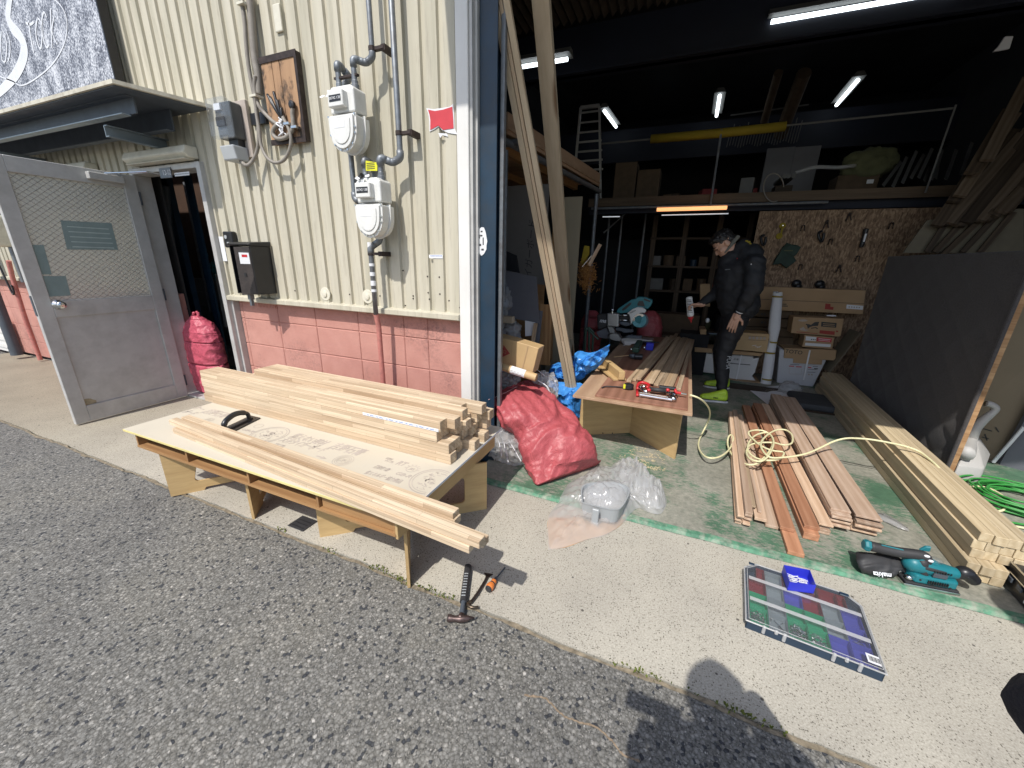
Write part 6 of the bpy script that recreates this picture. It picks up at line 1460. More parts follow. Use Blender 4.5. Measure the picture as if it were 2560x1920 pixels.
# ---- tools on the concrete
hm=thing('hammer',(-.63,-.95,0),'claw hammer with ribbed black grip lying on the concrete','hammer')
h0=g('S',750,300,.016); h1=g('S',650,1040,.016); h2=g('S',615,1300,.016)
b=MB(); b.tube([h0,h1],.016,14,rr=[.0155,.0145]); gr_=b.obj('grip',MT['blackr'],hm,smooth=False)
b=MB(); b.tube([h1,h2],.0095,12); b.obj('shaft',MT['dsteel'],hm)
b=MB(); dd=h1-h0
for k in range(9):
    P=h0+dd*(.30+k*.075)+Vector((-.002,0,.0152)); e=dd.normalized(); f=Vector((-e.y,e.x,0)); b.box((-.008,-.0018,0),(.008,.0018,.0016),frameM(P,f,e))
b.obj('grip_ribs',MT['gbox'],gr_)
A_=g('S',325,1370,.014); B_=g('S',880,1362,.014); C_=g('S',575,1390,.014); b=MB()
e=(B_-A_).normalized()
b.tube([A_,A_+(C_-A_)*.2,A_+(C_-A_)*.55,C_,C_+(B_-C_)*.5,B_],.015,10,rr=[.0135,.0145,.010,.014,.011,.002]); b.tube([h2+(C_-h2)*-.2,C_],.012,8,rr=[.010,.015])
hd=b.obj('head',plain('worn_brown_steel',(.10,.07,.065),.4,.6,var=.3,vs_=50),hm,smooth=True)
pr=thing('pry_bar',(-.58,-.9,0),'small black pry bar with hooked end lying between hammer and screwdriver','pry bar')
b=MB(); pts=smooth_path([g('S',1170,440,.006),g('S',1120,560,.010),g('S',950,840,.014),g('S',810,1030,.014)],5)
ww_=[.020,.017,.012,.009,.0065]+[.0055]*40
for i in range(len(pts)-1):
    p,q=pts[i],pts[i+1]; e=(q-p).normalized(); f=Vector((-e.y,e.x,0)); w0=ww_[min(i,40)]; w1=ww_[min(i+1,40)]
    b.quadbox([p-f*w0+Vector((0,0,-.004)),p+f*w0+Vector((0,0,-.004)),q+f*w1+Vector((0,0,-.004)),q-f*w1+Vector((0,0,-.004)),p-f*w0,p+f*w0,q+f*w1,q-f*w1])
b.obj('bar',plain('black_bar',(.03,.022,.02),.4,.4,var=.3),pr)
P=[g('S',810,1030,.012),g('S',740,1075,.014),g('S',790,1135,.016),g('S',880,1150,.016),g('S',960,1130,.014)]; pp_=smooth_path(P,5)
b=MB(); b.tube(pp_,.008,8,rr=[.0075-.004*i/len(pp_) for i in range(len(pp_))]); b.obj('hook',plain('bronze_steel',(.14,.11,.08),.35,.8),pr,smooth=True)
sd_=thing('screwdriver',(-.55,-.86,0),'screwdriver with bulbous orange and black handle on the concrete','screwdriver')
s0=g('S',1165,775,.016); s1=g('S',1290,600,.016); s2=g('S',1510,318,.004); ax=(s1-s0).normalized(); L_=(s1-s0).length
MT['orangep']=plain('orange_plastic',(.68,.20,.045),.4,var=.05)
b=MB(); b.lathe([(.006,-.002),(.013,.0),(.0165,.010),(.016,.022),(.011,.034),(.0115,L_*.8),(.012,L_),(.008,L_+.004)],s0,ax,18); b.obj('handle',MT['orangep'],sd_,smooth=True)
b=MB(); b.lathe([(.0125,-.0025),(.0145,.004),(.0150,.006)],s0,ax,18); b.lathe([(.0125,.030),(.0122,.036)],s0,ax,18); b.obj('black_cap',MT['blackr'],sd_)
b=MB(); b.lathe([(.009,0),(.007,.012),(.0035,.02)],s1+ax*.004,ax,12); b.tube([s1,s2],.0032,8); b.obj('blade',MT['dsteel'],sd_)

# ================================================================== RED SACKS
def sackm(name,c1,c2):
    m_,t,b=nodes(name); vec=coords(t)
    ck=N(t,'ShaderNodeTexBrick',Scale=1); ck.inputs['Brick Width'].default_value=.005; ck.inputs['Row Height'].default_value=.0035; ck.inputs['Mortar Size'].default_value=.0005
    ck.inputs['Color1'].default_value=(*c1,1); ck.inputs['Color2'].default_value=(*[x*.93 for x in c1],1); ck.inputs['Mortar'].default_value=(*c2,1); t.links.new(vec,ck.inputs[0])
    c=mixc(t,1,ck.outputs[0],ramp(t,wnoise(t,30,vec,6,.7),[(.3,(.85,.85,.85)),(.7,(1.12,1.2,1.2))]),'MULTIPLY')
    t.links.new(c,b.inputs['Base Color']); b.inputs['Roughness'].default_value=.46; b.inputs['Specular IOR Level'].default_value=.4
    cr=N(t,'ShaderNodeTexVoronoi',Scale=26,feature='DISTANCE_TO_EDGE'); wn=N(t,'ShaderNodeTexNoise',Scale=7,Detail=4); t.links.new(vec,wn.inputs['Vector']); dv=mixc(t,.12,vec,wn.outputs['Color'],'ADD'); t.links.new(dv,cr.inputs[0])
    h=mixc(t,.5,ramp(t,cr.outputs['Distance'],[(0,(0,0,0)),(.25,(1,1,1))]),wnoise(t,22,vec,6,.6))
    n=N(t,'ShaderNodeBump',Strength=.5,Distance=.005); t.links.new(h,n.inputs['Height']); t.links.new(n.outputs[0],b.inputs['Normal'])
    return m_
MT['redbag']=sackm('red_woven_poly',(.47,.095,.105),(.32,.06,.07))
MT['pinkbag']=sackm('pink_red_woven_poly',(.58,.10,.15),(.40,.07,.10))
def sack(name,secs,mat,label,nseg=120,nrow=120,amp=.014,seed=0,tie=True,puff=.06,parent=None,cat='sack',floor=.021,folds=.012):
    """secs: list of (left point, right point, half thickness); surface = loft of super-ellipse rings"""
    S=[(Vector(a),Vector(b_),t_) for a,b_,t_ in secs]
    b=MB(); rings=[]
    def interp(u):
        x=u*(len(S)-1); i=min(int(x),len(S)-2); f=x-i
        def cr(k): 
            p=[S[max(0,min(len(S)-1,i+d))][k] for d in (-1,0,1,2)]
            return .5*((p[1]*2)+(p[2]-p[0])*f+(p[0]*2-p[1]*5+p[2]*4-p[3])*f*f+(p[1]*3-p[0]-p[2]*3+p[3])*f**3)
        return cr(0),cr(1),cr(2)
    for j in range(nrow+1):
        u=j/nrow; a,c_,t_=interp(u); a2,c2,_=interp(min(1,u+.01)); a1,c1,_=interp(max(0,u-.01))
        ax=((a2+c2)-(a1+c1)).normalized(); mid_=(a+c_)/2; sx=(c_-a)/2; nrm=sx.cross(ax).normalized()
        if nrm.z<0: nrm=-nrm
        ring=[]
        for i in range(nseg):
            an=6.28318*i/nseg; ca,sa=math.cos(an),math.sin(an)
            px=math.copysign(abs(ca)**.75,ca); py=math.copysign(abs(sa)**.8,sa)
            p=mid_+sx*px+nrm*(t_*py)
            q=p*6+Vector((seed,0,0))
            # long folds running along the sack near the neck, cross creases lower down
            n1=(.35-abs(noise.noise(Vector((px*4.5+seed,py*2,u*1.3)))))*folds*2.6*max(0,1-u*1.5)
            n2=(.25-abs(noise.noise(Vector((px*1.1+seed*2,u*7+px*1.6+.6*noise.noise(p*5),py*.7)))))*folds*2.4*min(1,u*1.8)
            n3=(.2-abs(noise.noise(p*13+Vector((seed,3,1)))))*amp*1.0+(.2-abs(noise.noise(p*31+Vector((seed,3,1)))))*amp*.35
            out=(sx*px*.3+nrm*py*t_*1.2).normalized()
            p=p+out*(n1+n2+n3)
            if p.z<floor: p.z=floor+(p.z-floor)*.02
            ring.append(b.bm.verts.new(p))
        rings.append(ring)
    for p_,q_ in zip(rings,rings[1:]):
        for i in range(nseg): b.bm.faces.new([p_[i],p_[(i+1)%nseg],q_[(i+1)%nseg],q_[i]])
    b.bm.faces.new(rings[0][::-1]); b.bm.faces.new(rings[-1])
    return b.obj(name,mat,parent,smooth=True,label=label,cat=cat)
# main red sack: neck upper left, base lower right
NL,NR=Vector((-1.045,.03,.36)),Vector((-.90,.56,.40))
sk=thing('red_sack',(-.62,.15,.02),'large red woven rubble sack slumped at the bay entrance','sack')
U_=lambda x,y,z:g('U',x,y,z)
secs=[(U_(100,462,.40),U_(560,250,.44),.012),(U_(130,500,.39),U_(690,290,.42),.045),(U_(200,610,.36),U_(840,440,.38),.085),(U_(280,770,.30),U_(1010,600,.32),.11),(U_(415,900,.22),U_(1170,760,.27),.12),(U_(450,1040,.16),U_(1270,900,.22),.125),(U_(520,1180,.11),U_(1350,1060,.16),.11),(U_(590,1330,.06),U_(1400,1190,.09),.085),(U_(690,1480,.035),U_(1412,1225,.05),.03)]
sack('sack_body',secs,MT['redbag'],None,seed=3,parent=sk,cat=None,amp=.016,folds=.022)
hem=smooth_path([U_(95,462,.405),U_(200,400,.42),U_(330,340,.44),U_(450,290,.45),U_(540,258,.45),U_(600,262,.45)],6)
b=MB(); b.tube([p+Vector((0,0,.004*math.sin(i*1.7))) for i,p in enumerate(hem)],.011,8); b.obj('hem',MT['redbag'],sk,smooth=True)
MT['thread']=plain('pink_drawcord',(.75,.45,.45),.7)
b=MB(); b.tube([U_(*q,.455) for q in ((100,470),(180,440),(300,388),(420,325),(520,280),(590,270),(640,310),(620,340),(600,300))],.0018,5); b.tube([U_(*q,.40) for q in ((98,470),(90,540),(85,580))],.0018,5); b.obj('drawcord',MT['thread'],sk)
b=MB(); rnd=random.Random(3)
for k in range(8):
    P=U_(590+rnd.uniform(-35,60),290+rnd.uniform(-15,50),.44); b.ell(P,(.014,.012,.010),8)
b.obj('knot',MT['redbag'],sk,smooth=True)

# pink sack inside the doorway
psk=thing('pink_sack',(-4.0,.26,.02),'pink red sack standing just inside the left doorway','sack')
CP=lambda x,y,Y:v('C',x,y,Y)
q0=v('C',1145,1200,.13); qx=q0.x; qc=qx+.20; qt=v('C',1300,985,.12).z
secs=[((qc-.02,.12,qt),(qc+.05,.12,qt),.03),((qc-.10,.12,qt-.05),(qc+.12,.12,qt-.05),.06),((qx+.04,.13,qt-.12),(qc+.19,.13,qt-.12),.09),((qx,.13,qt-.24),(qc+.22,.13,qt-.24),.105),((qx+.0,.13,.2),(qc+.22,.13,.2),.105),((qx+.05,.12,.03),(qc+.18,.12,.03),.09)]
sack('sack_body',secs,MT['pinkbag'],None,seed=8,parent=psk,cat=None,amp=.022,folds=.003)
b=MB()
for k in range(7): b.ell((qc+.02+.022*math.cos(k*1.7),.12+.015*math.sin(k*2.3),qt+.004+.004*k),(.016,.014,.012),8)
b.obj('tied_neck',MT['pinkbag'],psk,smooth=True)
# red sacks in the dark behind the saw
for k,(x,y,w_,h,yy_,lab) in enumerate(((1335,1260,.15,.42,3.3,'dark red sack behind the mitre saw blade'),(880,1200,.13,.40,2.9,'dark red sack behind the black dust bag'))):
    P=v('G',x,y,yy_); s_=thing('red_sack',(P.x,yy_,.02),lab,'sack')
    top=v('G',x,1040,yy_).z
    secs=[((P.x-.04,yy_,top+.05),(P.x+.04,yy_,top+.05),.02),((P.x-w_*.8,yy_,top-.03),(P.x+w_*.8,yy_,top-.03),.08),((P.x-w_,yy_,top-.18),(P.x+w_*1.1,yy_,top-.18),.13),((P.x-w_,yy_,top-.4),(P.x+w_,yy_,top-.4),.14),((P.x-w_*.9,yy_,.03),(P.x+w_*.9,yy_,.03),.12)]
    sack('sack_body',secs,MT['redbag'],None,seed=20+k,nrow=36,nseg=40,parent=s_,cat=None)
# clear bags around the red sack
rnd=random.Random(31)
def crumple(name,c,r,label,seed,sub=4,mat='clear',fold=.35,flatz=None,amp=.22):
    return blob(name,c,r,mat,label,'bag',amp=amp,seed=seed,fold=fold,flatz=flatz,sub=sub,sc=2.2,smooth=False)
crumple('clear_bag',U_(340,1060,.10)+Vector((0,.03,0)),(.17,.12,.16),'clear bag of tied offcuts wedged between the red sack and the table',41,flatz=-.075)
crumple('clear_bag',v('U',290,230,.45),(.13,.10,.10),'clear crumpled bag behind the red sack neck',42)
crumple('clear_bag',v('U',780,330,.55),(.10,.08,.13),'clear bag of wood offcuts right of the red sack neck',43)
MT['offc']=woodm('offcut_pale',(.36,.33,.29),(.25,.22,.19),2)
for k in range(9):
    a=U_(250+k*30,1200-(k%3)*20,.03); c_=a+Vector((rnd.uniform(-.05,.03),rnd.uniform(-.03,.06),.17+rnd.random()*.05)); board('bagged_offcut',a+Vector((0,.04,0)),c_+Vector((0,.04,0)),.035,.008,MT['offc'],up=(0,-1,0),label=ords[k]+' grey offcut from the left inside the clear bag by the red sack',cat='offcut',group='offcuts inside the clear bag')
for k in range(4):
    P=v('U',790+k*20,330+k*28,.56); board('bagged_offcut',P+Vector((-.05,0,.0)),P+Vector((.05,0,-.01)),.03,.015,MT['offc'],up=(0,-1,0),label=['top','second','third','lowest'][k]+' small offcut in the bag beside the red sack neck',cat='offcut',group='offcuts in the bag by the sack neck')
b=MB()
for pts in (((215,880),(250,1000),(270,1120)),((255,820),(300,980),(350,1190)),((330,900),(400,1010),(500,1180)),((240,960),(330,970),(410,930))):
    b.tube(smooth_path([U_(*q,.17)+Vector((0,-.02,0)) for q in pts],4),.003,5)
b.obj('white_twine',MT['paper'],label='white twine tied round the clear bag of offcuts',cat='twine')
b=MB(); b.tube(smooth_path([v('U',*q,.47) for q in ((650,90),(720,150),(770,190))],4),.0022,5); b.tube(smooth_path([v('U',*q,.45) for q in ((690,245),(790,310),(830,400),(858,500))],4),.004,6); b.obj('loose_cord',MT['paper'],label='white loose cord trailing beside the red sack neck',cat='cord')
P=U_(165,655,.3); b=MB(); b.lathe([(.014,0),(.014,.05),(.006,.056)],P,(0,0,1),12); b.obj('yellow_capped_bottle',MT['yellow'],label='tiny yellow cap showing between the batten ends and the red sack',cat='cap')
# blue tarpaulin
def tarpm():
    m_,t,b=nodes('blue_tarpaulin'); vec=coords(t); c=ramp(t,wnoise(t,14,vec,5),[(.3,(.035,.20,.56)),(.7,(.07,.30,.72))]); t.links.new(c,b.inputs['Base Color']); b.inputs['Roughness'].default_value=.33
    cr=N(t,'ShaderNodeTexVoronoi',Scale=11,feature='F1'); wn=N(t,'ShaderNodeTexNoise',Scale=5,Detail=3); t.links.new(vec,wn.inputs['Vector']); dv=mixc(t,.15,vec,wn.outputs['Color'],'ADD'); t.links.new(dv,cr.inputs[0])
    n=N(t,'ShaderNodeBump',Strength=.8,Distance=.02); t.links.new(cr.outputs['Distance'],n.inputs['Height']); t.links.new(n.outputs[0],b.inputs['Normal']); return m_
MT['tarp']=tarpm()
KP=lambda x,y,Y:v('K',x,y,Y)
tp=thing('blue_tarpaulin',(-.75,1.0,.02),'crumpled blue tarpaulin heaped beside the work table','tarpaulin')
def cloth(outline,Y0,name,amp,seed,depth=.10,mat='tarp',parent=None,n=15,bulge=.14):
    """crumpled sheet: a bulged, creased patch filling the outline, with real depth"""
    P=[KP(x,y,Y0) for x,y in outline]; c=sum(P,Vector())/len(P); b=MB(); m_=len(P); rings=[]
    K=n; per=m_*8; ol=smooth_path(P+[P[0]],3)[:-1]; per=len(ol)
    for k in range(K+1):
        t_=k/K; rr=t_
        ring=[]
        for i,p in enumerate(ol):
            q=c.lerp(p,rr); dome=(1-rr**2.2)
            w1=noise.noise(Vector((q.x*9+seed,q.z*9,seed)))
            w2=abs(noise.noise(Vector((q.x*17+seed*2,q.z*13,4)))); w3=noise.noise(Vector((q.x*40,q.z*40,seed)))
            q=q+Vector((w3*.014,-dome*bulge-w1*amp*1.3+ w2*amp*1.9+w3*.012,w1*.02)); ring.append(b.bm.verts.new(q))
        rings.append(ring)
    for A_,B_ in zip(rings,rings[1:]):
        for i in range(per): b.bm.faces.new([A_[i],A_[(i+1)%per],B_[(i+1)%per],B_[i]])
    bmesh.ops.remove_doubles(b.bm,verts=b.bm.verts,dist=1e-5)
    back=[b.bm.verts.new(q.co+Vector((0,depth,0))) for q in rings[-1] if q.is_valid]
    return b.obj(name,MT[mat],parent,smooth=False)
cloth([(535,290),(600,220),(700,190),(740,140),(800,110),(850,125),(930,118),(985,95),(1020,58),(1005,110),(990,160),(940,230),(880,270),(800,330),(740,355),(690,335),(620,340),(545,325)],.95,'upper_fold',.05,3,parent=tp,bulge=.10)
cloth([(560,330),(640,340),(740,345),(815,360),(815,440),(800,560),(800,625),(765,600),(700,520),(640,520),(600,470),(570,400)],.86,'lower_fold',.05,6,parent=tp,bulge=.10)
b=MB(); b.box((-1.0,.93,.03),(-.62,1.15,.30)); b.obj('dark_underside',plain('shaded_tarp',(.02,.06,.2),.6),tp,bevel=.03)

# leaning timbers
board('leaning_batten',(-.668,.98,.022),(-1.050,-.015,2.75),.033,.028,MT['pine'],up=(0.1,-1,0),label='front left one of the pair of pale battens leaning in the bay entrance',cat='timber',group='timbers leaning across the bay entrance')
board('leaning_batten',(-.640,.985,.022),(-1.022,-.005,2.75),.018,.024,MT['batten'],up=(0.1,-1,0),label='slim middle batten between the leaning pair and the knotty timber',cat='timber',group='timbers leaning across the bay entrance')
board('leaning_batten',(-.612,.99,.022),(-.992,.0,2.75),.032,.032,MT['pine'],up=(0.1,-1,0),label='front right one of the pair of pale battens leaning in the bay entrance',cat='timber',group='timbers leaning across the bay entrance')
board('leaning_timber',(-.91,1.86,.022),(-.845,.10,2.88),.092,.038,MT['pine'],up=(0,-1,0),label='wide knotty timber leaning behind the pair of battens',cat='timber',group='timbers leaning across the bay entrance')

# ================================================================== WORK TABLE
WT=.46
wt=thing('work_table',(-.19,1.7,.02),'low work table with red brown plywood top and V shaped plywood legs','table')
o_=board('top_sheet',(-.188,.395,WT-.024),(-.145,2.98,WT-.024),.745,.018,MT['plyl'],parent=wt)
o_=board('upper_sheet',(-.130,.43,WT-.0075),(-.085,2.96,WT-.0075),.575,.014,MT['plyr'],parent=wt)
leg_panel((-.56,.70),(-.20,.92),wt,h=.40,hole=False,mat='ply',arch=.0,name='leg_panel',z0=.021)
leg_panel((-.195,.915),(.140,.605),wt,h=.40,hole=False,mat='ply',arch=.0,name='leg_panel',z0=.021)
leg_panel((-.56,2.75),(-.20,2.45),wt,h=.40,hole=False,mat='ply',arch=.0,name='leg_panel',z0=.021)
leg_panel((-.195,2.455),(.19,2.75),wt,h=.40,hole=False,mat='ply',arch=.0,name='leg_panel',z0=.021)
b=MB()
for q in ((360,998),(468,968),(556,968),(638,975)):
    P=v('L',*q,.80); t_=(P.x+.56)/.36; Yp=.70+.22*t_; P=v('L',*q,Yp-.008); b.lathe([(.005,0),(.005,.003)],P,(0.5,-.8,0),10)
b.obj('screw_holes',MT['rough'],wt)
b=MB(); b.tube([v('L',*q,.905) for q in ((695,720),(745,722))],.001,4); b.tube([v('L',*q,.90) for q in ((745,748),(785,768))],.001,4); b.tube([v('L',*q,.90) for q in ((748,700),(747,745))],.001,4); b.obj('pencil_marks',MT['inkd'],wt)
# strips on the table
WS=WT+.0005
near=[(700,490,.03),(745,480,.02),(800,470,.035),(860,500,.03),(905,510,.03),(950,525,.035),(1000,530,.025),(1040,535,.03),(1085,545,.03)]
far=[(1060,85),(1105,75),(1150,55),(1165,90),(1190,95),(1215,92),(1238,95),(1258,103),(1278,108)]
NS='grey tan strips laid along the work table'
for k,((x0,y0,w_),(x1,y1)) in enumerate(zip(near,far)):
    a=g('L',x0+8,y0,WS+.012); c_=g('L',x1,y1,WS+.012); board('timber_strip',a,c_,.034,.018,MT['strip'],label=ords[k]+' timber strip from the left in the row on the work table',cat='strip',group=NS)
a=g('L',1165,565,WS+.01); c_=g('L',1300,112,WS+.01); board('timber_strip',a,c_,.032,.018,MT['strip'],label='separate timber strip lying alone at the right side of the work table',cat='strip',group=NS)
a=g('L',800,470,WS+.034); c_=g('L',1150,58,WS+.034); board('timber_strip',a,c_,.030,.018,MT['strip'],label='upper timber strip with dark pencil marks on top of the row',cat='strip',group=NS)
a=g('L',905,505,WS+.030); c_=g('L',1165,85,WS+.030); board('timber_strip',a,c_,.045,.014,MT['strip'],label='wide upper timber strip lying over the middle of the row',cat='strip',group=NS)
# L shaped pine block
bk=thing('pine_corner_block',(-.4,1.1,WT),'yellow pine corner block of two glued pieces on the table','block')
a=g('L',460,350,WS+.008); c_=g('L',625,478,WS+.008); board('base_piece',a,c_,.10,.014,MT['ply'],parent=bk)
a=g('L',495,318,WS+.045); c_=g('L',645,440,WS+.045); board('upright_piece',a,c_,.045,.062,MT['ply'],parent=bk)
# tape measure
tm=thing('tape_measure',g('R',615,575,WT),'black and yellow tape measure with strap on the work table','tape measure')
c=g('R',610,560,WS+.022); b=MB(); b.lathe([(.026,-.019),(.033,-.015),(.034,0),(.033,.015),(.026,.019)],c,(0,0,1),18,sw=.82,ref=(1,0,0)); b.obj('case',MT['black'],tm,smooth=False)
b=MB(); b.box((c.x-.034,c.y-.0225,c.z-.014),(c.x-.016,c.y-.006,c.z+.0155)); b.obj('yellow_label',MT['yellow'],tm)
b=MB()
for k in range(3): b.lathe([(.0345,-.012+k*.01),(.0345,-.009+k*.01)],c,(0,0,1),18,sw=.84,ref=(1,0,0))
b.obj('grip_bands',MT['blackr'],tm)
b=MB(); b.tube(smooth_path([c+Vector((-.03,-.01,-.01)),g('R',440,575,WS+.008),g('R',250,565,WS+.01),g('R',120,560,WS+.01),g('R',40,590,WS+.006)],5),.005,6,); b.obj('strap',MT['blackr'],tm,smooth=True)
# pneumatic nailer
nl_=thing('pin_nailer',g('R',1200,700,WT),'silver and red pneumatic pin nailer lying on the work table','nailer')
RP=lambda x,y,z:g('R',x,y,WS+z)
b=MB(); a=RP(850,735,.016); c_=RP(1530,845,.016); b.tube([a,c_],.013,8); b.tube([RP(850,700,.03),RP(1450,800,.03)],.006,6); b.obj('magazine',MT['chrome'],nl_)
b=MB(); b.tube([RP(1060,620,.032),RP(1400,655,.032)],.0165,14,rr=[.015,.017]); b.obj('grip',MT['blackr'],nl_,smooth=True)
b=MB(); b.tube([RP(1260,570,.040),RP(1600,610,.040)],.013,8); b.obj('head_cover',MT['black'],nl_)
MT['redp']=MT['red']
b=MB(); b.tube(smooth_path([RP(800,620,.02),RP(810,520,.035),RP(880,480,.045),RP(970,495,.045),RP(1040,540,.04),RP(1000,590,.035)],4),.011,8); b.tube([RP(1590,600,.035),RP(1610,680,.03)],.010,8); b.tube([RP(790,640,.02),RP(795,760,.01)],.009,8); b.ell(RP(1040,640,.038),(.015,.015,.012),10); b.ell(RP(1440,640,.04),(.014,.012,.012),10); b.obj('red_trim',MT['red'],nl_,smooth=True)
b=MB(); b.ell(RP(860,590,.028),(.018,.018,.016),10); b.ell(RP(930,570,.03),(.016,.014,.014),10); b.tube([RP(840,600,.026),RP(1000,690,.026)],.012,10); b.ell(RP(1410,650,.03),(.018,.016,.016),10); b.tube([RP(1500,720,.02),RP(1570,850,.016)],.018,10); b.tube([RP(1420,700,.025),RP(1600,740,.025)],.014,10); b.obj('metal_body',MT['chrome'],nl_,smooth=True)
b=MB(); b.tube([RP(1600,690,.028),RP(1720,710,.026)],.009,10); b.obj('red_coupler',MT['red'],nl_)
b=MB(); b.tube([RP(1720,710,.026),RP(1840,735,.024)],.007,10,rr=[.008,.006]); b.obj('hose_coupler',MT['chrome'],nl_)
b=MB(); b.tube([RP(800,770,.004),RP(1500,880,.004)],.0035,6); b.tube([RP(1650,760,.01),RP(1640,800,.004)],.003,6); b.obj('black_foot',MT['black'],nl_)
# drill driver
dr_=thing('drill_driver',g('Q',850,1250,WT),'black and green cordless drill driver with a long wood bit on the table','drill')
QP=lambda x,y,z:g('Q',x,y,WS+z)
b=MB(); b.tube([QP(700,1270,.03),QP(730,1275,.03),QP(800,1290,.03)],.02,12,rr=[.012,.018,.024]); b.obj('chuck',MT['dsteel'],dr_,smooth=True)
b=MB(); b.tube([QP(800,1290,.03),QP(950,1300,.03)],.027,14); b.obj('motor_housing',MT['black'],dr_,bevel=.003)
MT['dgreenp']=plain('dark_green_plastic',(.02,.055,.035),.45,var=.15)
b=MB(); b.box((QP(770,1180,.03).x,QP(850,1230,.03).y,WS+.03),(QP(960,1100,.0).x,QP(900,1130,.0).y,WS+.085)); b.obj('grip_and_battery',MT['dgreenp'],dr_,bevel=.012,seg=3)
b=MB(); b.ell(QP(740,1160,.06),(.010,.010,.014),10); b.ell(QP(985,1130,.04),(.012,.012,.02),10); b.obj('bright_studs',MT['chrome'],dr_,smooth=True)
b=MB(); b.tube([QP(690,1272,.03),QP(420,1300,.03)],.0035,8); b.obj('drill_bit',MT['cardl'],dr_)
b=MB(); x0=QP(1005,1170,0); x1=QP(1150,1175,0); b.box((x0.x,x0.y,WS+.0),(x1.x,x0.y+.06,WS+.075)); b.obj('parts_tray',MT['bluep'],bevel=.004,label='blue plastic parts tray behind the drill on the work table',cat='tray')
# mitre saw
ms=thing('mitre_saw',(-.42,2.35,WT),'silver and teal sliding mitre saw with guarded blade on the table','saw')
YQ=2.30
QV=lambda x,y,Y=YQ:v('Q',x,y,Y)
MT['castal']=plain('cast_aluminium',(.42,.42,.41),.42,.7,var=.08)
b=MB(); b.prism([QV(*q) for q in ((540,960),(560,1030),(620,1080),(880,1030),(880,1015),(1000,1010),(1145,1010),(1145,985),(900,960),(640,940))],(0,.16,0)); b.obj('base_table',MT['castal'],ms,bevel=.004)
b=MB(); b.prism([QV(*q,YQ-.02) for q in ((505,1135),(545,1100),(600,1075),(625,1085),(620,1140))],(0,.03,0)); b.prism([QV(*q,YQ-.01) for q in ((600,1000),(880,1015),(870,1040),(740,1060),(720,1085),(640,1080),(620,1060))],(0,.03,0)); b.obj('front_skirt',MT['white'],ms,bevel=.003)
b=MB(); b.prism([QV(*q,YQ-.01) for q in ((870,1000),(1170,1010),(1200,1018),(1265,1022),(1265,1040),(1190,1045),(870,1028))],(0,.03,0)); b.obj('turn_handle',MT['black'],ms,bevel=.003)
b=MB(); b.prism([QV(*q,YQ+.04) for q in ((640,920),(680,890),(900,905),(940,905),(940,945),(900,985),(680,975))],(0,.05,0)); b.obj('fence',MT['dsteel'],ms,bevel=.004)
b=MB(); b.prism([QV(*q,YQ+.02) for q in ((320,870),(420,850),(500,870),(520,930),(560,960),(540,1010),(440,1000),(330,960))],(0,.12,0)); b.prism([QV(*q,YQ+.04) for q in ((285,720),(380,720),(430,800),(430,850),(330,850))],(0,.08,0)); b.obj('pivot_casting',MT['castal'],ms,bevel=.006)
b=MB(); b.tube([QV(300,930,YQ-.0),QV(335,930,YQ-.0)],.035,16); b.obj('bevel_knob',MT['black'],ms)
b=MB(); b.prism([QV(*q,YQ) for q in ((282,480),(500,485),(500,740),(370,725),(282,725))],(0,.13,0)); b.obj('slide_housing',MT['castal'],ms,bevel=.01,seg=2)
for yv in (512,607): 
    b=MB(); b.tube([QV(500,yv,YQ+.03),QV(700,yv+5,YQ+.03)],.011,12); b.obj('slide_rail',MT['chrome'],ms,smooth=True)
b=MB(); b.prism([QV(*q,YQ+.03) for q in ((500,530),(690,535),(690,590),(500,590))],(0,.05,0)); b.prism([QV(*q,YQ+.0) for q in ((685,490),(735,485),(740,650),(690,665))],(0,.09,0)); b.obj('carriage',MT['black'],ms,bevel=.004)
b=MB(); b.prism([QV(*q,YQ+.01) for q in ((500,640),(740,640),(720,700),(640,725),(560,700),(520,670))],(0,.06,0)); b.prism([QV(*q,YQ+.02) for q in ((450,740),(780,790),(780,830),(600,850),(560,820),(450,800))],(0,.04,0)); b.obj('lower_arm',MT['dsteel'],ms,bevel=.004)
b=MB(); b.prism([QV(*q,YQ+.03) for q in ((460,440),(500,385),(730,225),(830,205),(860,170),(1000,175),(1130,225),(1140,270),(1100,350),(1050,400),(960,370),(860,370),(760,420),(700,460),(540,480),(470,460))],(0,.09,0)); b.obj('motor_and_handle',MT['teal'],ms,bevel=.012,seg=3)
b=MB(); b.prism([QV(*q,YQ+.026) for q in ((565,400),(700,285),(750,270),(735,310),(640,400),(580,430))],(0,-.004,0)); b.prism([QV(*q,YQ+.026) for q in ((860,290),(890,245),(960,240),(980,290),(1000,350),(900,335),(860,330))],(0,-.004,0)); b.prism([QV(*q,YQ+.026) for q in ((980,190),(1110,240),(1090,265),(980,225))],(0,-.004,0)); b.obj('dark_inset',MT['black'],ms)
c=QV(890,610,YQ-.01)
r_=(QV(1020,610,YQ-.01)-QV(760,610,YQ-.01)).length/2
b=MB(); b.prism([QV(*q,YQ-.005) for q in ((660,480),(760,400),(860,360),(960,370),(1020,420),(1000,470),(920,470),(830,500),(780,560),(760,640),(730,700),(720,560),(700,500))],(0,.03,0)); b.obj('upper_guard',MT['white'],ms,bevel=.004)
text('lettering','makita',.026,MT['inkd'],frameM(QV(765,447,YQ-.0105),(.8,0,.5),(-.5,0,.8)),ms,shear=.15)
b=MB(); b.lathe([(r_,0),(r_,.003)],c+Vector((0,.01,0)),(0,-1,0),32); b.obj('blade',MT['chrome'],ms)
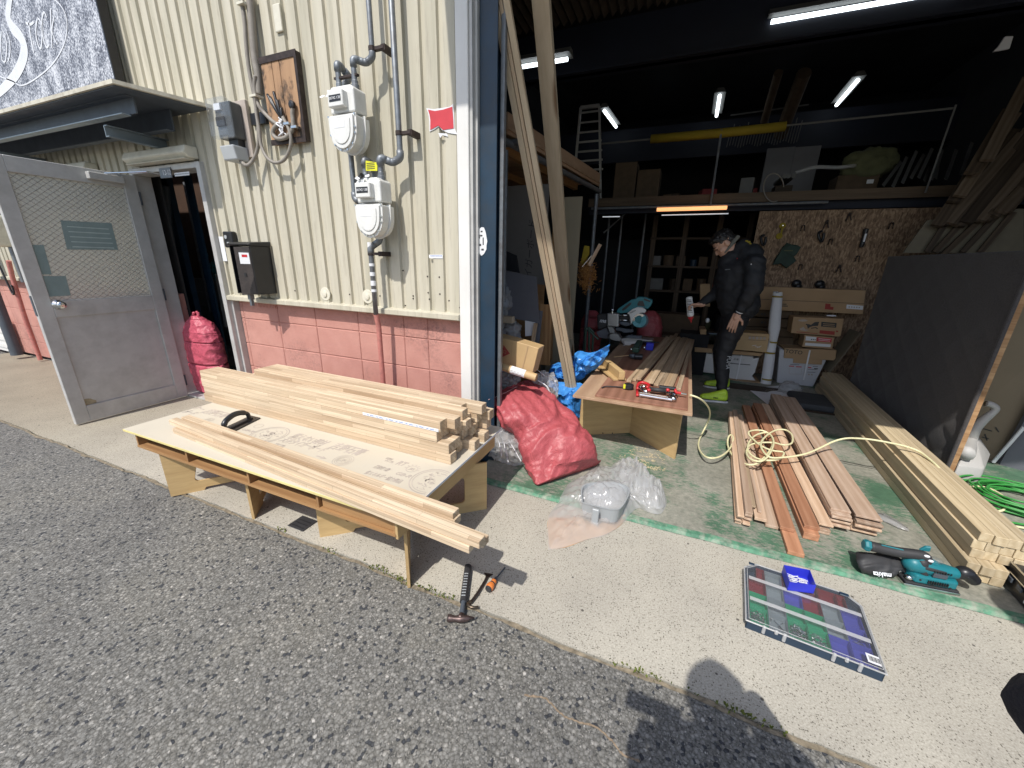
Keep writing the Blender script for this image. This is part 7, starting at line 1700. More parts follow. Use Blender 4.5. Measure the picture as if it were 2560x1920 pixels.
def guardm():
    m_,t,b=nodes('dusty_teal_guard'); vec=coords(t); c=ramp(t,wnoise(t,22,vec,5),[(.35,(.05,.30,.36)),(.65,(.16,.46,.52))]); t.links.new(c,b.inputs['Base Color']); b.inputs['Roughness'].default_value=.4; b.inputs['Transmission Weight'].default_value=.2; return m_
b=MB(); pts=[c+Vector((r_*1.04*math.cos(a),-.006,r_*1.04*math.sin(a))) for a in [R(-165+k*9) for k in range(25)]]; b.prism([c+Vector((0,-.006,.01))]+pts,(0,-.004,0)); b.obj('lower_guard',guardm(),ms)
b=MB(); b.prism([c+Vector((r_*k*math.cos(R(a)),-.0115,r_*k*math.sin(R(a)))) for a,k in ((95,.75),(150,.8),(190,.6),(230,.45),(290,.5),(330,.35),(20,.35),(50,.62))],(0,-.003,0)); b.obj('blade_hub_cover',MT['teal'],ms)
b=MB(); b.lathe([(r_*1.12,0),(r_*1.12,.02),(r_*1.04,.02)],c+Vector((.015,.035,-.005)),(0,-1,0),32); b.obj('outer_guard_rim',MT['dsteel'],ms)
b=MB(); b.tube([QV(380,440,YQ+.03),QV(385,480,YQ+.03)],.010,8); b.ell(QV(380,415,YQ+.03),(.02,.012,.012),8); b.obj('clamp_screw',MT['chrome'],ms)
b=MB(); b.prism([QV(*q,YQ+.04) for q in ((92,500),(285,480),(285,735),(110,800),(92,700))],(0,.07,0)); db_=b.obj('dust_bag',MT['blackr'],ms,bevel=.015,seg=3)
text('lettering','ma',.062,MT['paper'],frameM(QV(205,618,YQ+.038),(1,0,0),(0,0,1)),db_,shear=.25,off=.0012)
b=MB(); b.prism([QV(*q,YQ+.1) for q in ((85,830),(275,740),(330,850),(310,960),(130,930))],(0,.02,0)); b.obj('grey_cover',MT['greysheet'],label='grey folded cover under the saw dust bag',cat='cover')
# green folding trestle at left of saw
gt=thing('green_trestle',v('G',870,1250,2.2),'dark green metal trestle left of the mitre saw','trestle')
for k,(a_,c_) in enumerate((((845,1145),(835,1330)),((870,1140),(870,1330)),((905,1180),(895,1340)),((845,1145),(945,1240)),((870,1145),(905,1180)))):
    b=MB(); b.tube([v('G',*a_,2.1),v('G',*c_,2.1)],.012,8); b.obj('frame_tube',MT['dgreenp'],gt)

# ================================================================== BAG OF SAWDUST WITH SCOOP
bgc=thing('clear_sawdust_bag',g('K',800,1350,0),'clear bag of brown sawdust spread over the sill','bag')
FRK=lambda x,y,z:g('K',x,y,z)
def heap(outline,zc,name,mat,parent,seed,floor,amp=.004,K=22,pw=1.6,fold=0,edge=.004,cz=None):
    P=[FRK(x,y,edge) for x,y in outline]; c=sum(P,Vector())/len(P)
    if cz: c=FRK(*cz,0)
    ol=smooth_path(P+[P[0]],7)[:-1]; b=MB(); rings=[]
    for k in range(K+1):
        t_=k/K; ring=[]
        for i,p in enumerate(ol):
            q=Vector((c.x+(p.x-c.x)*t_,c.y+(p.y-c.y)*t_,0)); fl=.0225 if q.y>-.195 else .0015
            h=zc*(1-t_**pw); n_=noise.fractal(Vector((q.x*22,q.y*22,seed)),1,2,4)*amp*4*(1-t_**4)
            if fold: n_+=abs(noise.noise(Vector((q.x*26+seed,q.y*14,2))))*fold*(1-t_**6) + abs(noise.noise(Vector((q.x*9,q.y*24,seed))))*fold*.7*(1-t_**6)
            q.z=fl+floor+max(0,h+n_); ring.append(b.bm.verts.new(q))
        rings.append(ring)
    for A_,B_ in zip(rings,rings[1:]):
        for i in range(len(ol)): b.bm.faces.new([A_[i],A_[(i+1)%len(ol)],B_[(i+1)%len(ol)],B_[i]])
    bmesh.ops.remove_doubles(b.bm,verts=b.bm.verts,dist=1e-5)
    return b.obj(name,mat,parent,smooth='neck' not in name)
MT['bdust']=plain('brown_sawdust',(.50,.32,.185),.95,var=.12,vs_=60,bmp=.5,bs=200)
heap([(575,1575),(565,1480),(570,1350),(700,1345),(800,1340),(900,1385),(1050,1400),(1130,1340),(1110,1390),(1000,1462),(850,1505),(700,1560)],.018,'sawdust_fill',MT['bdust'],bgc,3,0)
heap([(568,1585),(560,1480),(565,1350),(600,1280),(650,1220),(720,1110),(820,1060),(880,1010),(950,985),(1040,990),(1100,962),(1160,975),(1220,1020),(1245,1065),(1340,1130),(1400,1160),(1438,1240),(1420,1310),(1380,1345),(1300,1330),(1225,1300),(1160,1350),(1005,1468),(850,1510),(680,1565)],.05,'polythene_film',MT['clear'],bgc,9,.004,amp=.003,K=30,fold=.035,pw=3)
heap([(1030,1000),(1095,970),(1180,985),(1240,1070),(1330,1140),(1400,1180),(1430,1250),(1400,1320),(1300,1310),(1200,1260),(1120,1230),(1060,1120)],.10,'bunched_neck',MT['clear'],bgc,14,.02,amp=.004,K=16,fold=.07,pw=1.6)
heap([(780,1225),(830,1180),(960,1140),(1100,1140),(1180,1220),(1160,1300),(1080,1325),(950,1315),(850,1290),(795,1265)],.088,'film_over_tub',MT['clear'],bgc,21,.0,amp=.002,K=24,fold=.014,pw=4)
# grey box-shaped scoop inside
scp=thing('grey_scoop',g('K',950,1330,.0),'pale grey rounded plastic container inside the clear bag','container')
MT['lgrey']=plain('pale_grey_plastic',(.33,.35,.36),.4,var=.03)
ctr=g('K',965,1330,.03); oy=[g('K',*q,.03) for q in ((800,1345),(900,1375),(1040,1402),(1100,1370),(1150,1250),(1080,1200),(960,1190),(810,1215))]
b=MB(); lo=smooth_path(oy+[oy[0]],4)[:-1]
def rg(dz,s=1.0): return [b.bm.verts.new(Vector((ctr.x+(p.x-ctr.x)*s,ctr.y+(p.y-ctr.y)*s+.02,.028+dz))) for p in lo]
rr_=[rg(0,.92),rg(.075,1.0),rg(.080,1.03),rg(.085,1.03),rg(.085,.97),rg(.02,.90)]
for A_,B_ in zip(rr_,rr_[1:]):
    for i in range(len(lo)): b.bm.faces.new([A_[i],A_[(i+1)%len(lo)],B_[(i+1)%len(lo)],B_[i]])
b.bm.faces.new(rr_[-1]); b.bm.faces.new(rr_[0][::-1]); b.obj('tub',MT['lgrey'],scp,smooth=False)
P=g('K',905,1395,.03); b=MB(); b.box((P.x-.018,P.y-.004,.028),(P.x+.018,P.y+.014,.12)); b.obj('latch',MT['lgrey'],scp,bevel=.006,seg=3)

# ================================================================== BOARDS AND POLES ON THE GREEN FLOOR
GR='pink brown boards stacked on the green floor'
FZ=.0215
# coordinates: near end x at y, far end
def stack(nm,x0,y0,x1,y1,n,t_,w_,mat,labf,rs,jx=.004,jy=.03,z0=FZ):
    rr=random.Random(rs)
    for k in range(n):
        dx=rr.uniform(-jx,jx); dy=rr.uniform(-jy,jy)
        board(nm,(x0+dx,y0+dy,z0+t_*(k+.5)),(x1+dx+rr.uniform(-jx,jx),y1+dy*.5,z0+t_*(k+.5)),w_,t_-.0008,MT[mat],label=labf(k,n),cat='board',group=GR)
hn=lambda k,n: 'top' if k==n-1 else 'bottom' if k==0 else ords[k]+' up'
stack('thin_board',1.035,.16,1.12,2.20,9,.0118,.105,'meranti',lambda k,n:hn(k,n)+' board in the wide rightmost column of the pink brown stack',1,jx=.003,jy=.02)
stack('thin_board',.925,.15,1.02,2.22,9,.0118,.085,'meranti',lambda k,n:hn(k,n)+' board in the column left of the wide pink brown one',2,jx=.004,jy=.03)
stack('thin_board',.845,.08,.90,2.02,5,.0118,.060,'meranti',lambda k,n:hn(k,n)+' board in the third column from the right of the pink brown stack',3,jy=.02)
stack('thin_board',.775,.02,.83,2.0,3,.019,.065,'orange',lambda k,n:hn(k,n)+' orange brown board in the column beside the gap',4,jy=.025)
board('thick_board',(.675,-.165,FZ+.011),(.745,1.98,FZ+.011),.066,.020,MT['orange'],label='orange brown board whose end sticks out nearest the sill',cat='board',group=GR)
board('thick_board',(.67,-.005,FZ+.032),(.74,1.95,FZ+.032),.062,.018,MT['orange'],label='orange brown board lying on the one that sticks out',cat='board',group=GR)
stack('thin_board',.455,-.02,.575,1.62,6,.0118,.030,'meranti',lambda k,n:hn(k,n)+' narrow board in the leftmost column of the boards on the floor',5,jy=.02)
stack('thin_board',.492,.0,.60,1.64,7,.0118,.034,'meranti',lambda k,n:hn(k,n)+' narrow board in the second column from the left on the floor',6,jy=.025)
board('thick_board',(.560,.03,FZ+.03),(.645,1.66,FZ+.03),.055,.016,MT['meranti'],label='pale pink board in the middle of the left bundle',cat='board',group=GR)
board('thick_board',(.612,.02,FZ+.010),(.675,1.62,FZ+.010),.058,.016,MT['meranti'],label='pink board at the right of the left bundle, under the hose',cat='board',group=GR)
board('thin_board',(.535,.10,FZ+.055),(.625,1.6,FZ+.055),.020,.010,MT['strip'],label='slim pale strip on top of the left bundle, under the hose',cat='board',group=GR)
board('thin_board',(.56,.08,FZ+.045),(.640,1.6,FZ+.045),.018,.010,MT['meranti'],label='slim pink strip beside the pale one on the left bundle',cat='board',group=GR)
# long pale poles (square laminated)
PG='pale square poles stacked along the quilted panel'
s_=.0425
def pole(x0,y0,x1,y1,z,label,w_=s_,h=s_): board('pale_pole',(x0,y0,z),(x1,y1,z),w_-.0012,h-.0012,MT['lump'],label=label,cat='pole',group=PG)
ex,ey=1.345,.035; fxx,fyy=1.565,2.99
dv=Vector((fxx-ex,fyy-ey,0)).normalized(); qv=Vector((dv.y,-dv.x,0))
rnd=random.Random(17)
cn=['first','second','third','fourth','fifth']
for l in range(5):
    off={0:-.02,1:-.02,2:.0,3:-.005,4:.005}[l]; nn={0:3,1:3,2:4,3:4,4:4}[l]
    for c_ in range(nn):
        o2=qv*(off+c_*s_+.02); j=rnd.uniform(-.006,.006)+(-.05 if l<2 else 0)
        A_=Vector((ex,ey,0))+o2+dv*j; B_=Vector((fxx,fyy,0))+o2+dv*rnd.uniform(-.02,.02)
        pole(A_.x,A_.y,B_.x,B_.y,FZ+s_*(l+.5)+.0002,['bottom','second','third','fourth','top'][l]+' layer pale pole, '+cn[c_]+' from the left in the long stack')
# strip of clear film on the floor between the stacks
b=MB(); o1=[g('M',*q,.026) for q in ((1120,1100),(1170,1105),(1250,1150),(1320,1195),(1325,1215),(1260,1195),(1170,1150),(1120,1125))]; 
b.prism(o1,(0,0,.006)); bmesh.ops.subdivide_edges(b.bm,edges=b.bm.edges,cuts=2)
for q in b.bm.verts: q.co.z+=.006*noise.noise(q.co*60)
b.obj('film_scrap',MT['clear'],smooth=True,label='scrap of clear film between the pink boards and the pale poles',cat='film')

# hose
def hosez(pts,f='M'): return [g(f,x,y,z) for x,y,z in pts]
LP=[(1270,617,.47,'L'),(1340,640,.46,'L'),(1400,680,.42,'L'),(1445,740,.33,'L'),(1455,800,.22,'L'),(1435,870,.12,'L'),(1395,950,.05,'L'),(1355,1040,.04,'L'),(1355,1110,.05,'L'),(1400,1175,.07,'L'),(1470,1200,.08,'L'),(1560,1180,.08,'L'),(1640,1110,.08,'L'),(1670,1020,.09,'L'),(1650,985,.09,'L'),(1625,1010,.08,'L'),(1620,1080,.06,'L'),(1660,1170,.07,'L'),(1740,1235,.09,'L'),(1830,1262,.11,'L'),(1920,1240,.12,'L')]
pts=[g(f,x,y,z) for x,y,z,f in LP]
M2=[(350,770,.12),(405,720,.13),(445,650,.135),(430,590,.14),(380,562,.15),(320,560,.15),(288,575,.15),(310,610,.14),(370,660,.14),(440,690,.14),(510,700,.14),(515,720,.14),(490,745,.135),(420,755,.13),(340,740,.12),(290,700,.12),(288,645,.125),(330,595,.13),(400,575,.14),(440,600,.15),(450,650,.15),(420,720,.15),(370,760,.14),(300,745,.13),(275,700,.12),(300,655,.12),(370,640,.13),(450,640,.14),(520,655,.15),(570,640,.15),(570,590,.15),(530,558,.15),(470,558,.15),(410,590,.15),(370,640,.15),(380,690,.15),(430,735,.15),(520,735,.15),(600,725,.155),(680,705,.17),(760,670,.19),(840,632,.22),(920,612,.25),(1010,613,.27),(1100,622,.28),(1200,640,.28),(1300,662,.27),(1390,695,.255),(1460,745,.245),(1510,790,.235),(1540,830,.22)]
pts+=hosez(M2)
b=MB(); b.tube(smooth_path(pts,7),.0062,10); b.obj('air_hose',MT['hose'],smooth=True,label='cream air hose looping from the nailer over the boards',cat='hose')
b=MB(); b.tube(smooth_path(hosez([(1660,935,.05),(1720,925,.06),(1800,925,.06),(1880,950,.06),(1940,990,.06),(1965,1040,.05),(1940,1075,.04),(1900,1085,.03)]),6),.0062,10); b.tube(smooth_path(hosez([(1850,1150,.03),(1900,1165,.03),(2000,1180,.03),(2120,1200,.03)]),6),.0062,10)
b.obj('air_hose',MT['hose'],smooth=True,label='cream air hose end by the green cord coil',cat='hose')
b=MB(); 
for dy in (0,22,44): b.tube(smooth_path(hosez([(2010,1250+dy,.03),(2040,1262+dy,.03),(2090,1290+dy,.03),(2160,1340+dy,.03)]),5),.0062,8)
b.obj('air_hose',MT['hose'],smooth=True,label='cream hose strands beside the near end of the pale poles',cat='hose')
b=MB(); b.tube(hosez([(1800,1055,.03),(1860,1075,.035),(1905,1095,.03)]),.010,10); b.obj('hose_coupling',MT['chrome'],label='shiny hose coupling beside the pale poles',cat='coupling')
b=MB(); c=g('M',1945,965,.03)
rnd=random.Random(14); pts=[]
cx,cy=2.02,.90
for k in range(150):
    a=k*.55; r1=.17+.05*math.sin(k*.13)+rnd.uniform(-.012,.012); pts.append(Vector((cx+r1*1.25*math.cos(a),cy+r1*math.sin(a),.030+.0006*k*.6+.008*math.sin(k*.9))))
b.tube(smooth_path(pts,3),.0058,6); 
b.tube(smooth_path(hosez([(1900,1085,.03),(1960,1075,.04),(2030,1085,.04),(2120,1060,.04)]),5),.006,8); b.tube(smooth_path(hosez([(1790,1130,.03),(1900,1150,.03),(2010,1160,.03),(2120,1180,.03)]),5),.006,8)
b.obj('green_cord_coil',MT['green'],smooth=True,label='tangled coil of green extension cord at the right',cat='cord')
# thin black loop of cord on floor = shadow of the hose in sun, real one left to the light
# black equipment case at right edge
bc=thing('black_case',(1.75,.1,.02),'black equipment case with metal trim and bar code label at the right edge','case')
NP=lambda x,y,z:g('N',x,y,z)
a=NP(1955,275,.02); c_=NP(2174,525,.02)
dd=(c_-a).normalized(); qq=Vector((-dd.y,dd.x,0)); qq=qq if qq.x>0 else -qq
a0=a-dd*.10; c0=c_+dd*.25
b=MB(); b.quadbox([a0,c0,c0+qq*.35,a0+qq*.35,a0+Vector((0,0,.11)),c0+Vector((0,0,.11)),c0+qq*.35+Vector((0,0,.11)),a0+qq*.35+Vector((0,0,.11))]); b.obj('case_shell',MT['black'],bc,bevel=.006)
b=MB(); b.tube([a0+Vector((0,0,.112)),c0+Vector((0,0,.112))],.004,8); b.tube([a0-qq*.002+Vector((0,0,.075)),c0-qq*.002+Vector((0,0,.075))],.003,6); b.obj('metal_trim',MT['chrome'],bc)
P=a+dd*.19-qq*.001; b=MB(); b.box((0,0,0),(.075,.05,.001),frameM(P+Vector((0,0,.02)),dd,(0,0,1))); lb=b.obj('bar_code_label',MT['paper'],bc)
b=MB()
for k in range(9): b.box((.02+k*.004,.016,.0012),(.022+k*.004+(k%2)*.001,.038,.0018),frameM(P+Vector((0,0,.02)),dd,(0,0,1)))
b.obj('bar_code',MT['inkd'],lb)
for t_ in (.02,.08,.14): P=a+dd*t_-qq*.003; b=MB(); b.box((0,0,0),(.03,.02,.006),frameM(P+Vector((0,0,.045)),dd,(0,0,1))); b.obj('latch',MT['dsteel'],bc,bevel=.002)

# ================================================================== ORBITAL SANDER
sn=thing('finishing_sander',(1.17,-.1,.02),'teal and black cordless finishing sander with cloth dust bag on the sill','sander')
PP=lambda x,y,z:g('P',x,y,z)
# base plate
A0_=PP(835,740,.03); A1_=PP(915,910,.03); A2_=PP(1835,1090,.03); A3_=PP(1790,960,.03)
A0_=A1_+(A0_-A1_); fwd=(A2_-A1_).normalized(); side=Vector((-fwd.y,fwd.x,0)); Lp=(A2_-A1_).length; Wd=.095
M_=frameM(A1_.xy.to_3d()+Vector((0,0,.0)),fwd,side)
def SB(pts,z0,z1): return [Vector(p) for p in pts]
def sprism(name,pts,z0,z1,mat,par=sn,bev=.003,seg=2):
    m_=MB(); m_.prism([M_@Vector((x,y,z0)) for x,y in pts],(0,0,z1-z0)); return m_.obj(name,MT[mat],par,bevel=bev,seg=seg)
S0=FZ
sprism('sanding_plate',((0,0),(Lp,0),(Lp,Wd),(0,Wd)),S0,S0+.012,'chrome',bev=.002)
sprism('pad',((.004,.003),(Lp-.004,.003),(Lp-.004,Wd-.003),(.004,Wd-.003)),S0+.0121,S0+.02,'blackr')
sprism('lower_housing',((.035,.006),(Lp-.015,.006),(Lp-.008,.03),(Lp-.008,Wd-.025),(Lp-.02,Wd-.006),(.035,Wd-.006),(.02,Wd*.5)),S0+.0201,S0+.058,'teal',bev=.008)
b=MB(); 
b.cap(M_@Vector((.035,Wd/2,S0+.085)),M_@Vector((Lp-.05,Wd/2,S0+.075)),.036,.030,16); b.obj('motor_housing',MT['teal'],sn,smooth=True)
b=MB(); b.cap(M_@Vector((.05,Wd/2,S0+.118)),M_@Vector((Lp*.55,Wd/2,S0+.098)),.022,.018,14); b.obj('top_window_ridge',MT['teal'],sn,smooth=True)
b=MB()
for k in range(9): b.box((.075+k*.008,-.0005,S0+.030),(.078+k*.008,.0055,S0+.046),M_)
for k in range(7): b.box((.09+k*.009,Wd/2-.0365,S0+.082),(.093+k*.009,Wd/2-.033,S0+.090),M_)
for (x,z) in ((.03,.04),(.075,.026),(.135,.026)): b.lathe([(.004,0),(.004,.002)],M_@Vector((x+.02,.006,S0+z)),-side,10)
b.obj('vents_and_screws',MT['black'],sn)
b=MB(); b.box((.088,Wd/2-.0385,S0+.062),(.135,Wd/2-.0335,S0+.080),M_); b.obj('rating_label',MT['dsteel'],sn)
b=MB(); b.cap(M_@Vector((.055,Wd/2-.012,S0+.105)),M_@Vector((.075,Wd/2-.022,S0+.035)),.020,.013,12); b.cap(M_@Vector((.06,Wd/2-.02,S0+.09)),M_@Vector((.13,Wd/2-.024,S0+.083)),.014,.008,12); b.obj('rubber_grip',MT['blackr'],sn,smooth=True)
# rear handle towards upper left of the picture
Hb=M_@Vector((.055,Wd/2+.0,S0+.12)); He=M_@Vector((-.125,Wd/2+.012,S0+.125))
b=MB(); b.tube(smooth_path([M_@Vector((.075,Wd/2,S0+.10)),Hb+Vector((0,0,.01)),Hb.lerp(He,.5),He],6),.0215,16,rr=None); b.obj('handle_grip',MT['blackr'],sn,smooth=True)
b=MB(); dh=(He-Hb).normalized(); b.tube([He-dh*.0,He+dh*.012,He+dh*.022],.024,6,rr=[.0255,.0265,.021]); b.obj('handle_cap',MT['teal'],sn,bevel=.002)
b=MB(); b.tube([He-dh*.035+Vector((0,-.006,.0205)),He-dh*.11+Vector((0,-.008,.021))],.003,6); b.obj('trigger_line',MT['teal'],sn)
b=MB(); b.prism([Hb+Vector((-.004,.02,.02)),Hb+Vector((.03,.02,.022)),Hb+Vector((.03,.02,.048)),Hb+Vector((.012,.02,.045))],(0,.012,0)); b.obj('switch_lever',MT['teal'],sn,bevel=.003)
b=MB(); b.ell(Hb+Vector((.005,-.016,.022)),(.011,.005,.006),10); b.ell(Hb+Vector((.02,-.02,.006)),(.010,.005,.006),10); b.obj('white_buttons',MT['paper'],sn,smooth=True)
# front knob
K0=M_@Vector((Lp-.05,Wd/2,S0+.075)); K1=M_@Vector((Lp+.0,Wd/2,S0+.080)); K2=M_@Vector((Lp+.045,Wd/2,S0+.066))
b=MB(); b.cap(K0+fwd*.005,K0+fwd*.035,.029,.024,14); b.obj('front_collar',MT['teal'],sn,smooth=True)
b=MB(); b.tube(smooth_path([K0+fwd*.02,K0+fwd*.05,K1+fwd*.02+Vector((0,0,.006)),K2+Vector((0,0,.002)),K2+fwd*.022+Vector((0,-.004,-.016))],6),.02,14,rr=[.017,.016,.0165,.0175,.019,.021,.0225,.024,.025,.026,.0265,.027,.027,.027,.027,.0265,.026,.0255,.025,.0245,.024,.023,.0215,.018,.009][:25]); b.obj('front_knob',MT['black'],sn,smooth=True)
# clear dust bowl bits
b=MB(); b.ell(M_@Vector((.10,Wd/2+.004,S0+.116)),(.032,.018,.014),12); b.obj('clear_window',MT['clear2'],sn,smooth=True)
b=MB(); b.ell(M_@Vector((.022,.022,S0+.03)),(.014,.014,.012),10); b.ell(M_@Vector((.012,.06,S0+.03)),(.014,.012,.012),10); b.obj('plate_clamp',MT['chrome'],sn,smooth=True)
# dust bag
ds=[PP(130,480,.06),PP(830,600,.06)]
secs=[(PP(800,640,.055),PP(790,520,.075),.018),(PP(790,760,.05),PP(730,450,.08),.030),(PP(640,765,.045),PP(600,440,.075),.036),(PP(400,735,.045),PP(400,435,.075),.038),(PP(230,690,.045),PP(210,430,.07),.034),(PP(160,610,.05),PP(150,440,.06),.020)]
sack('dust_bag',secs,MT['blackr'],None,seed=5,parent=sn,cat=None,amp=.005,folds=.006,nrow=40,nseg=40)
b=MB(); b.tube([PP(800,590,.06),M_@Vector((.02,Wd/2,S0+.05))],.018,10); b.obj('bag_neck',MT['black'],sn)
bd=(PP(720,745,.08)-PP(380,705,.08)); 
tb2=[o for o in bpy.data.objects if o.name=='dust_bag.001' or o.name=='dust_bag' and o.parent==sn][-1]
P,n_=hit_obj(tb2,'P',550,738)
text('lettering','makita',.027,MT['paper'],frameM(P+n_*.007,-bd,Vector((0,-.55,-.6))),sn,shear=.25,off=.0006)

# ================================================================== ORGANISER CASE
oc=thing('organiser_case',(.62,-.52,0),'clear lidded organiser case with red green and blue trays of screws','case')
O0=NP(195,590,.045); O1=NP(1190,975,.045); O3=NP(235,190,.045)
ux=(O1-O0); LX_=ux.length; ux.normalize(); uy=Vector((-ux.y,ux.x,0)); LY_=abs((O3-O0).dot(uy)); 
MO=frameM((O0.x,O0.y,0),ux,uy)
def ob(name,a,c_,mat,par=oc,bev=.002,seg=1):
    m_=MB(); m_.box(a,c_,MO); return m_.obj(name,MT[mat],par,bevel=bev,seg=seg)
MT['navy']=plain('navy_plastic',(.02,.04,.07),.4,var=.1)
W_,D_=LX_,LY_
b=MB(); ch=.045
def oct_(z,inset=0,chf=True): 
    i=inset; return [(i,i),(W_-i,i),(W_-i,D_-i-ch),(W_-i-ch,D_-i),(i+ch,D_-i),(i,D_-i-ch)]
b.prism([MO@Vector((x,y,.001)) for x,y in oct_(0)],(0,0,.006)); b.obj('base_floor',MT['navy'],oc)
b=MB(); pts=oct_(0); 
for i in range(6):
    (x0,y0),(x1,y1)=pts[i],pts[(i+1)%6]; e=Vector((x1-x0,y1-y0,0)).normalized(); n_=Vector((-e.y,e.x,0))*.003
    q=[Vector((x0,y0,0)),Vector((x1,y1,0)),Vector((x1,y1,0))+n_,Vector((x0,y0,0))+n_]
    b.quadbox([MO@(p+Vector((0,0,.007))) for p in q]+[MO@(p+Vector((0,0,.038))) for p in q])
b.obj('base_wall',MT['navy'],oc)
# trays: columns / rows
MT['trred']=plain('dark_red_tray',(.17,.012,.02),.4,var=.1); MT['trgrn']=plain('green_tray',(.01,.26,.12),.4,var=.1); MT['trblu']=plain('blue_violet_tray',(.055,.06,.32),.4,var=.1)
rows=4; m0=.012; cw=(W_-2*m0)/6; rh=(D_-2*m0)/rows
MT['trclr']=plain('smoky_clear_tray',(.20,.23,.24),.3,var=.05)
lay={ (0,0):'trgrn',(1,0):'trclr',(2,0):'trgrn',(3,0):'trgrn',(4,0):'trblu',(5,0):'trblu',
      (0,1):'trgrn',(1,1):'trclr',(2,1):'trgrn',(3,1):'trgrn',(4,1):'trclr',(5,1):'trblu',
      (0,2):'trred',(1,2):'trclr',(2,2):'trblu',(3,2):'trred',(4,2):'trclr',(5,2):'trblu',
      (0,3):'trred',(1,3):'trclr',(2,3):'trred',(3,3):'trred',(4,3):'trred',(5,3):'trred'}
posn=lambda i,j:['front','second','third','back'][j]+' row, '+['leftmost','second','third','fourth','fifth','rightmost'][i]
for (i,j),m_ in lay.items():
    x0=m0+i*cw; y0=m0+j*rh; x1=x0+cw-.002; y1=y0+rh-.002
    if j==3 and i in(0,5): 
        if i==0: x0+=.030
        else: x1-=.032
    b=MB(); w_=.0015; z0,z1=.008,.034
    b.box((x0,y0,z0),(x1,y1,z0+.0015),MO)
    for a,c_ in (((x0,y0,z0+.0016),(x0+w_,y1,z1)),((x1-w_,y0,z0+.0016),(x1,y1,z1)),((x0+w_,y0,z0+.0016),(x1-w_,y0+w_,z1)),((x0+w_,y1-w_,z0+.0016),(x1-w_,y1,z1))): b.box(a,c_,MO)
    b.obj('tray',MT[m_],oc)
# screws in some trays (countless small hardware)
def screws(i0,i1,j0,j1,n,seed,l0=.012,l1=.03):
    rr=random.Random(seed); b=MB()
    for k in range(n):
        x=m0+cw*(i0+(i1-i0)*rr.uniform(.12,.88)); y=m0+rh*(j0+(j1-j0)*rr.uniform(.15,.85)); z=.012+rr.random()*.012; a=rr.random()*3.14; l=rr.uniform(l0,l1); e=Vector((math.cos(a)*l,math.sin(a)*l,rr.uniform(-.003,.003)))
        p=Vector((x,y,z)); b.tube([MO@(p-e/2),MO@(p+e/2)],.0013,5); b.lathe([(.003,0),(.0015,.002)],MO@(p+e/2),(MO.to_3x3()@e),6)
    b.obj('screws',MT['chrome'],oc,kind='stuff')
screws(0,1,0,1,34,1,.02,.045); screws(2,3,0,1,75,2); screws(3,4,0,1,30,3); screws(5,6,1,2,8,4); screws(3,4,3,4,26,5); screws(1,2,0,1,6,6)
# lid
b=MB(); b.prism([MO@Vector((x,y,.0405)) for x,y in oct_(0,-.002)],(0,0,.0025)); b.obj('clear_lid',MT['clear2'],oc,bevel=.001)
b=MB()
for y in (D_*.345,D_*.70): b.box((.012,y-.009,.0435),(W_-.012,y+.009,.0445),MO)
MT['frost']=clearm('frosted_rib',haze=.62,rough=.3); b.obj('frosted_rib',MT['frost'],oc)
b=MB(); pts=oct_(0,-.003)
P_=[MO@Vector((x,y,.039)) for x,y in pts]; b.tube(P_+[P_[0]],.0028,6); P2=[MO@Vector((x,y,.0455)) for x,y in oct_(0,.006)]; b.tube(P2+[P2[0]],.0012,5); b.obj('lid_rim',MT['frost'],oc)
for x in (.14,.235,.30,.66,.745,.84):
    big=x in(.14,.30,.66,.84)
    ob('hinge_lug',(W_*x-.005,-.010,.012 if big else .03),(W_*x+.005,-.001,.046),'frost',bev=.002)
ob('bar_code_label',(W_*.895,.018,.0436),(W_*.985,.055,.0442),'paper',bev=0)
bl=bpy.data.objects['bar_code_label.001'] if 'bar_code_label.001' in bpy.data.objects else oc
b=MB()
for k in range(10): b.box((W_*.91+k*.0032,.026,.0443),(W_*.91+k*.0032+.0016+(k%3)*.0004,.047,.0446),MO)
b.obj('bar_code',MT['inkd'],bl)
for (x0,x1) in ((.035,.09),(.56,.60),(.84,.92)): ob('corner_bracket' if x0!=.56 else 'carry_latch',(W_*x0,D_-.022,.0436),(W_*x1,D_-.004,.047),'navy')
# blue tray with nails on the lid
bt=thing('blue_screw_tray',NP(560,320,.045),'open blue tray of white screws resting on the organiser lid','tray')
T=[NP(*q,.0462) for q in ((425,250),(470,385),(670,410),(695,345),(625,265),(440,222))]
p0,p1,p2,p3=NP(480,388,.0465),NP(668,412,.0465),NP(625,300,.0465),NP(440,262,.0465)
b=MB()
def wallq(a,c_,h,th=.0016):
    e=(c_-a).normalized(); n_=Vector((-e.y,e.x,0))*th; b.quadbox([a,c_,c_+n_,a+n_,a+Vector((0,0,h)),c_+Vector((0,0,h)),c_+n_+Vector((0,0,h)),a+n_+Vector((0,0,h))])
b.prism([p0,p1,p2,p3],(0,0,.0015)); 
for a,c_ in ((p0,p1),(p1,p2),(p2,p3),(p3,p0)): wallq(a,c_,.042)
b.obj('tray_shell',MT['bluep'],bt)
b=MB(); rr=random.Random(4); cc=(p0+p1+p2+p3)/4
for k in range(46):
    u,w_=rr.uniform(.18,.82),rr.uniform(.2,.8); p=p0.lerp(p1,u).lerp(p3.lerp(p2,u),w_)+Vector((0,0,.006+rr.random()*.012)); a=rr.gauss(.2,.5); e=Vector((math.cos(a),math.sin(a),rr.uniform(-.1,.1)))*rr.uniform(.015,.032); b.tube([p-e/2,p+e/2],.0014,5)
b.obj('white_screws',MT['paper'],bt,kind='stuff')

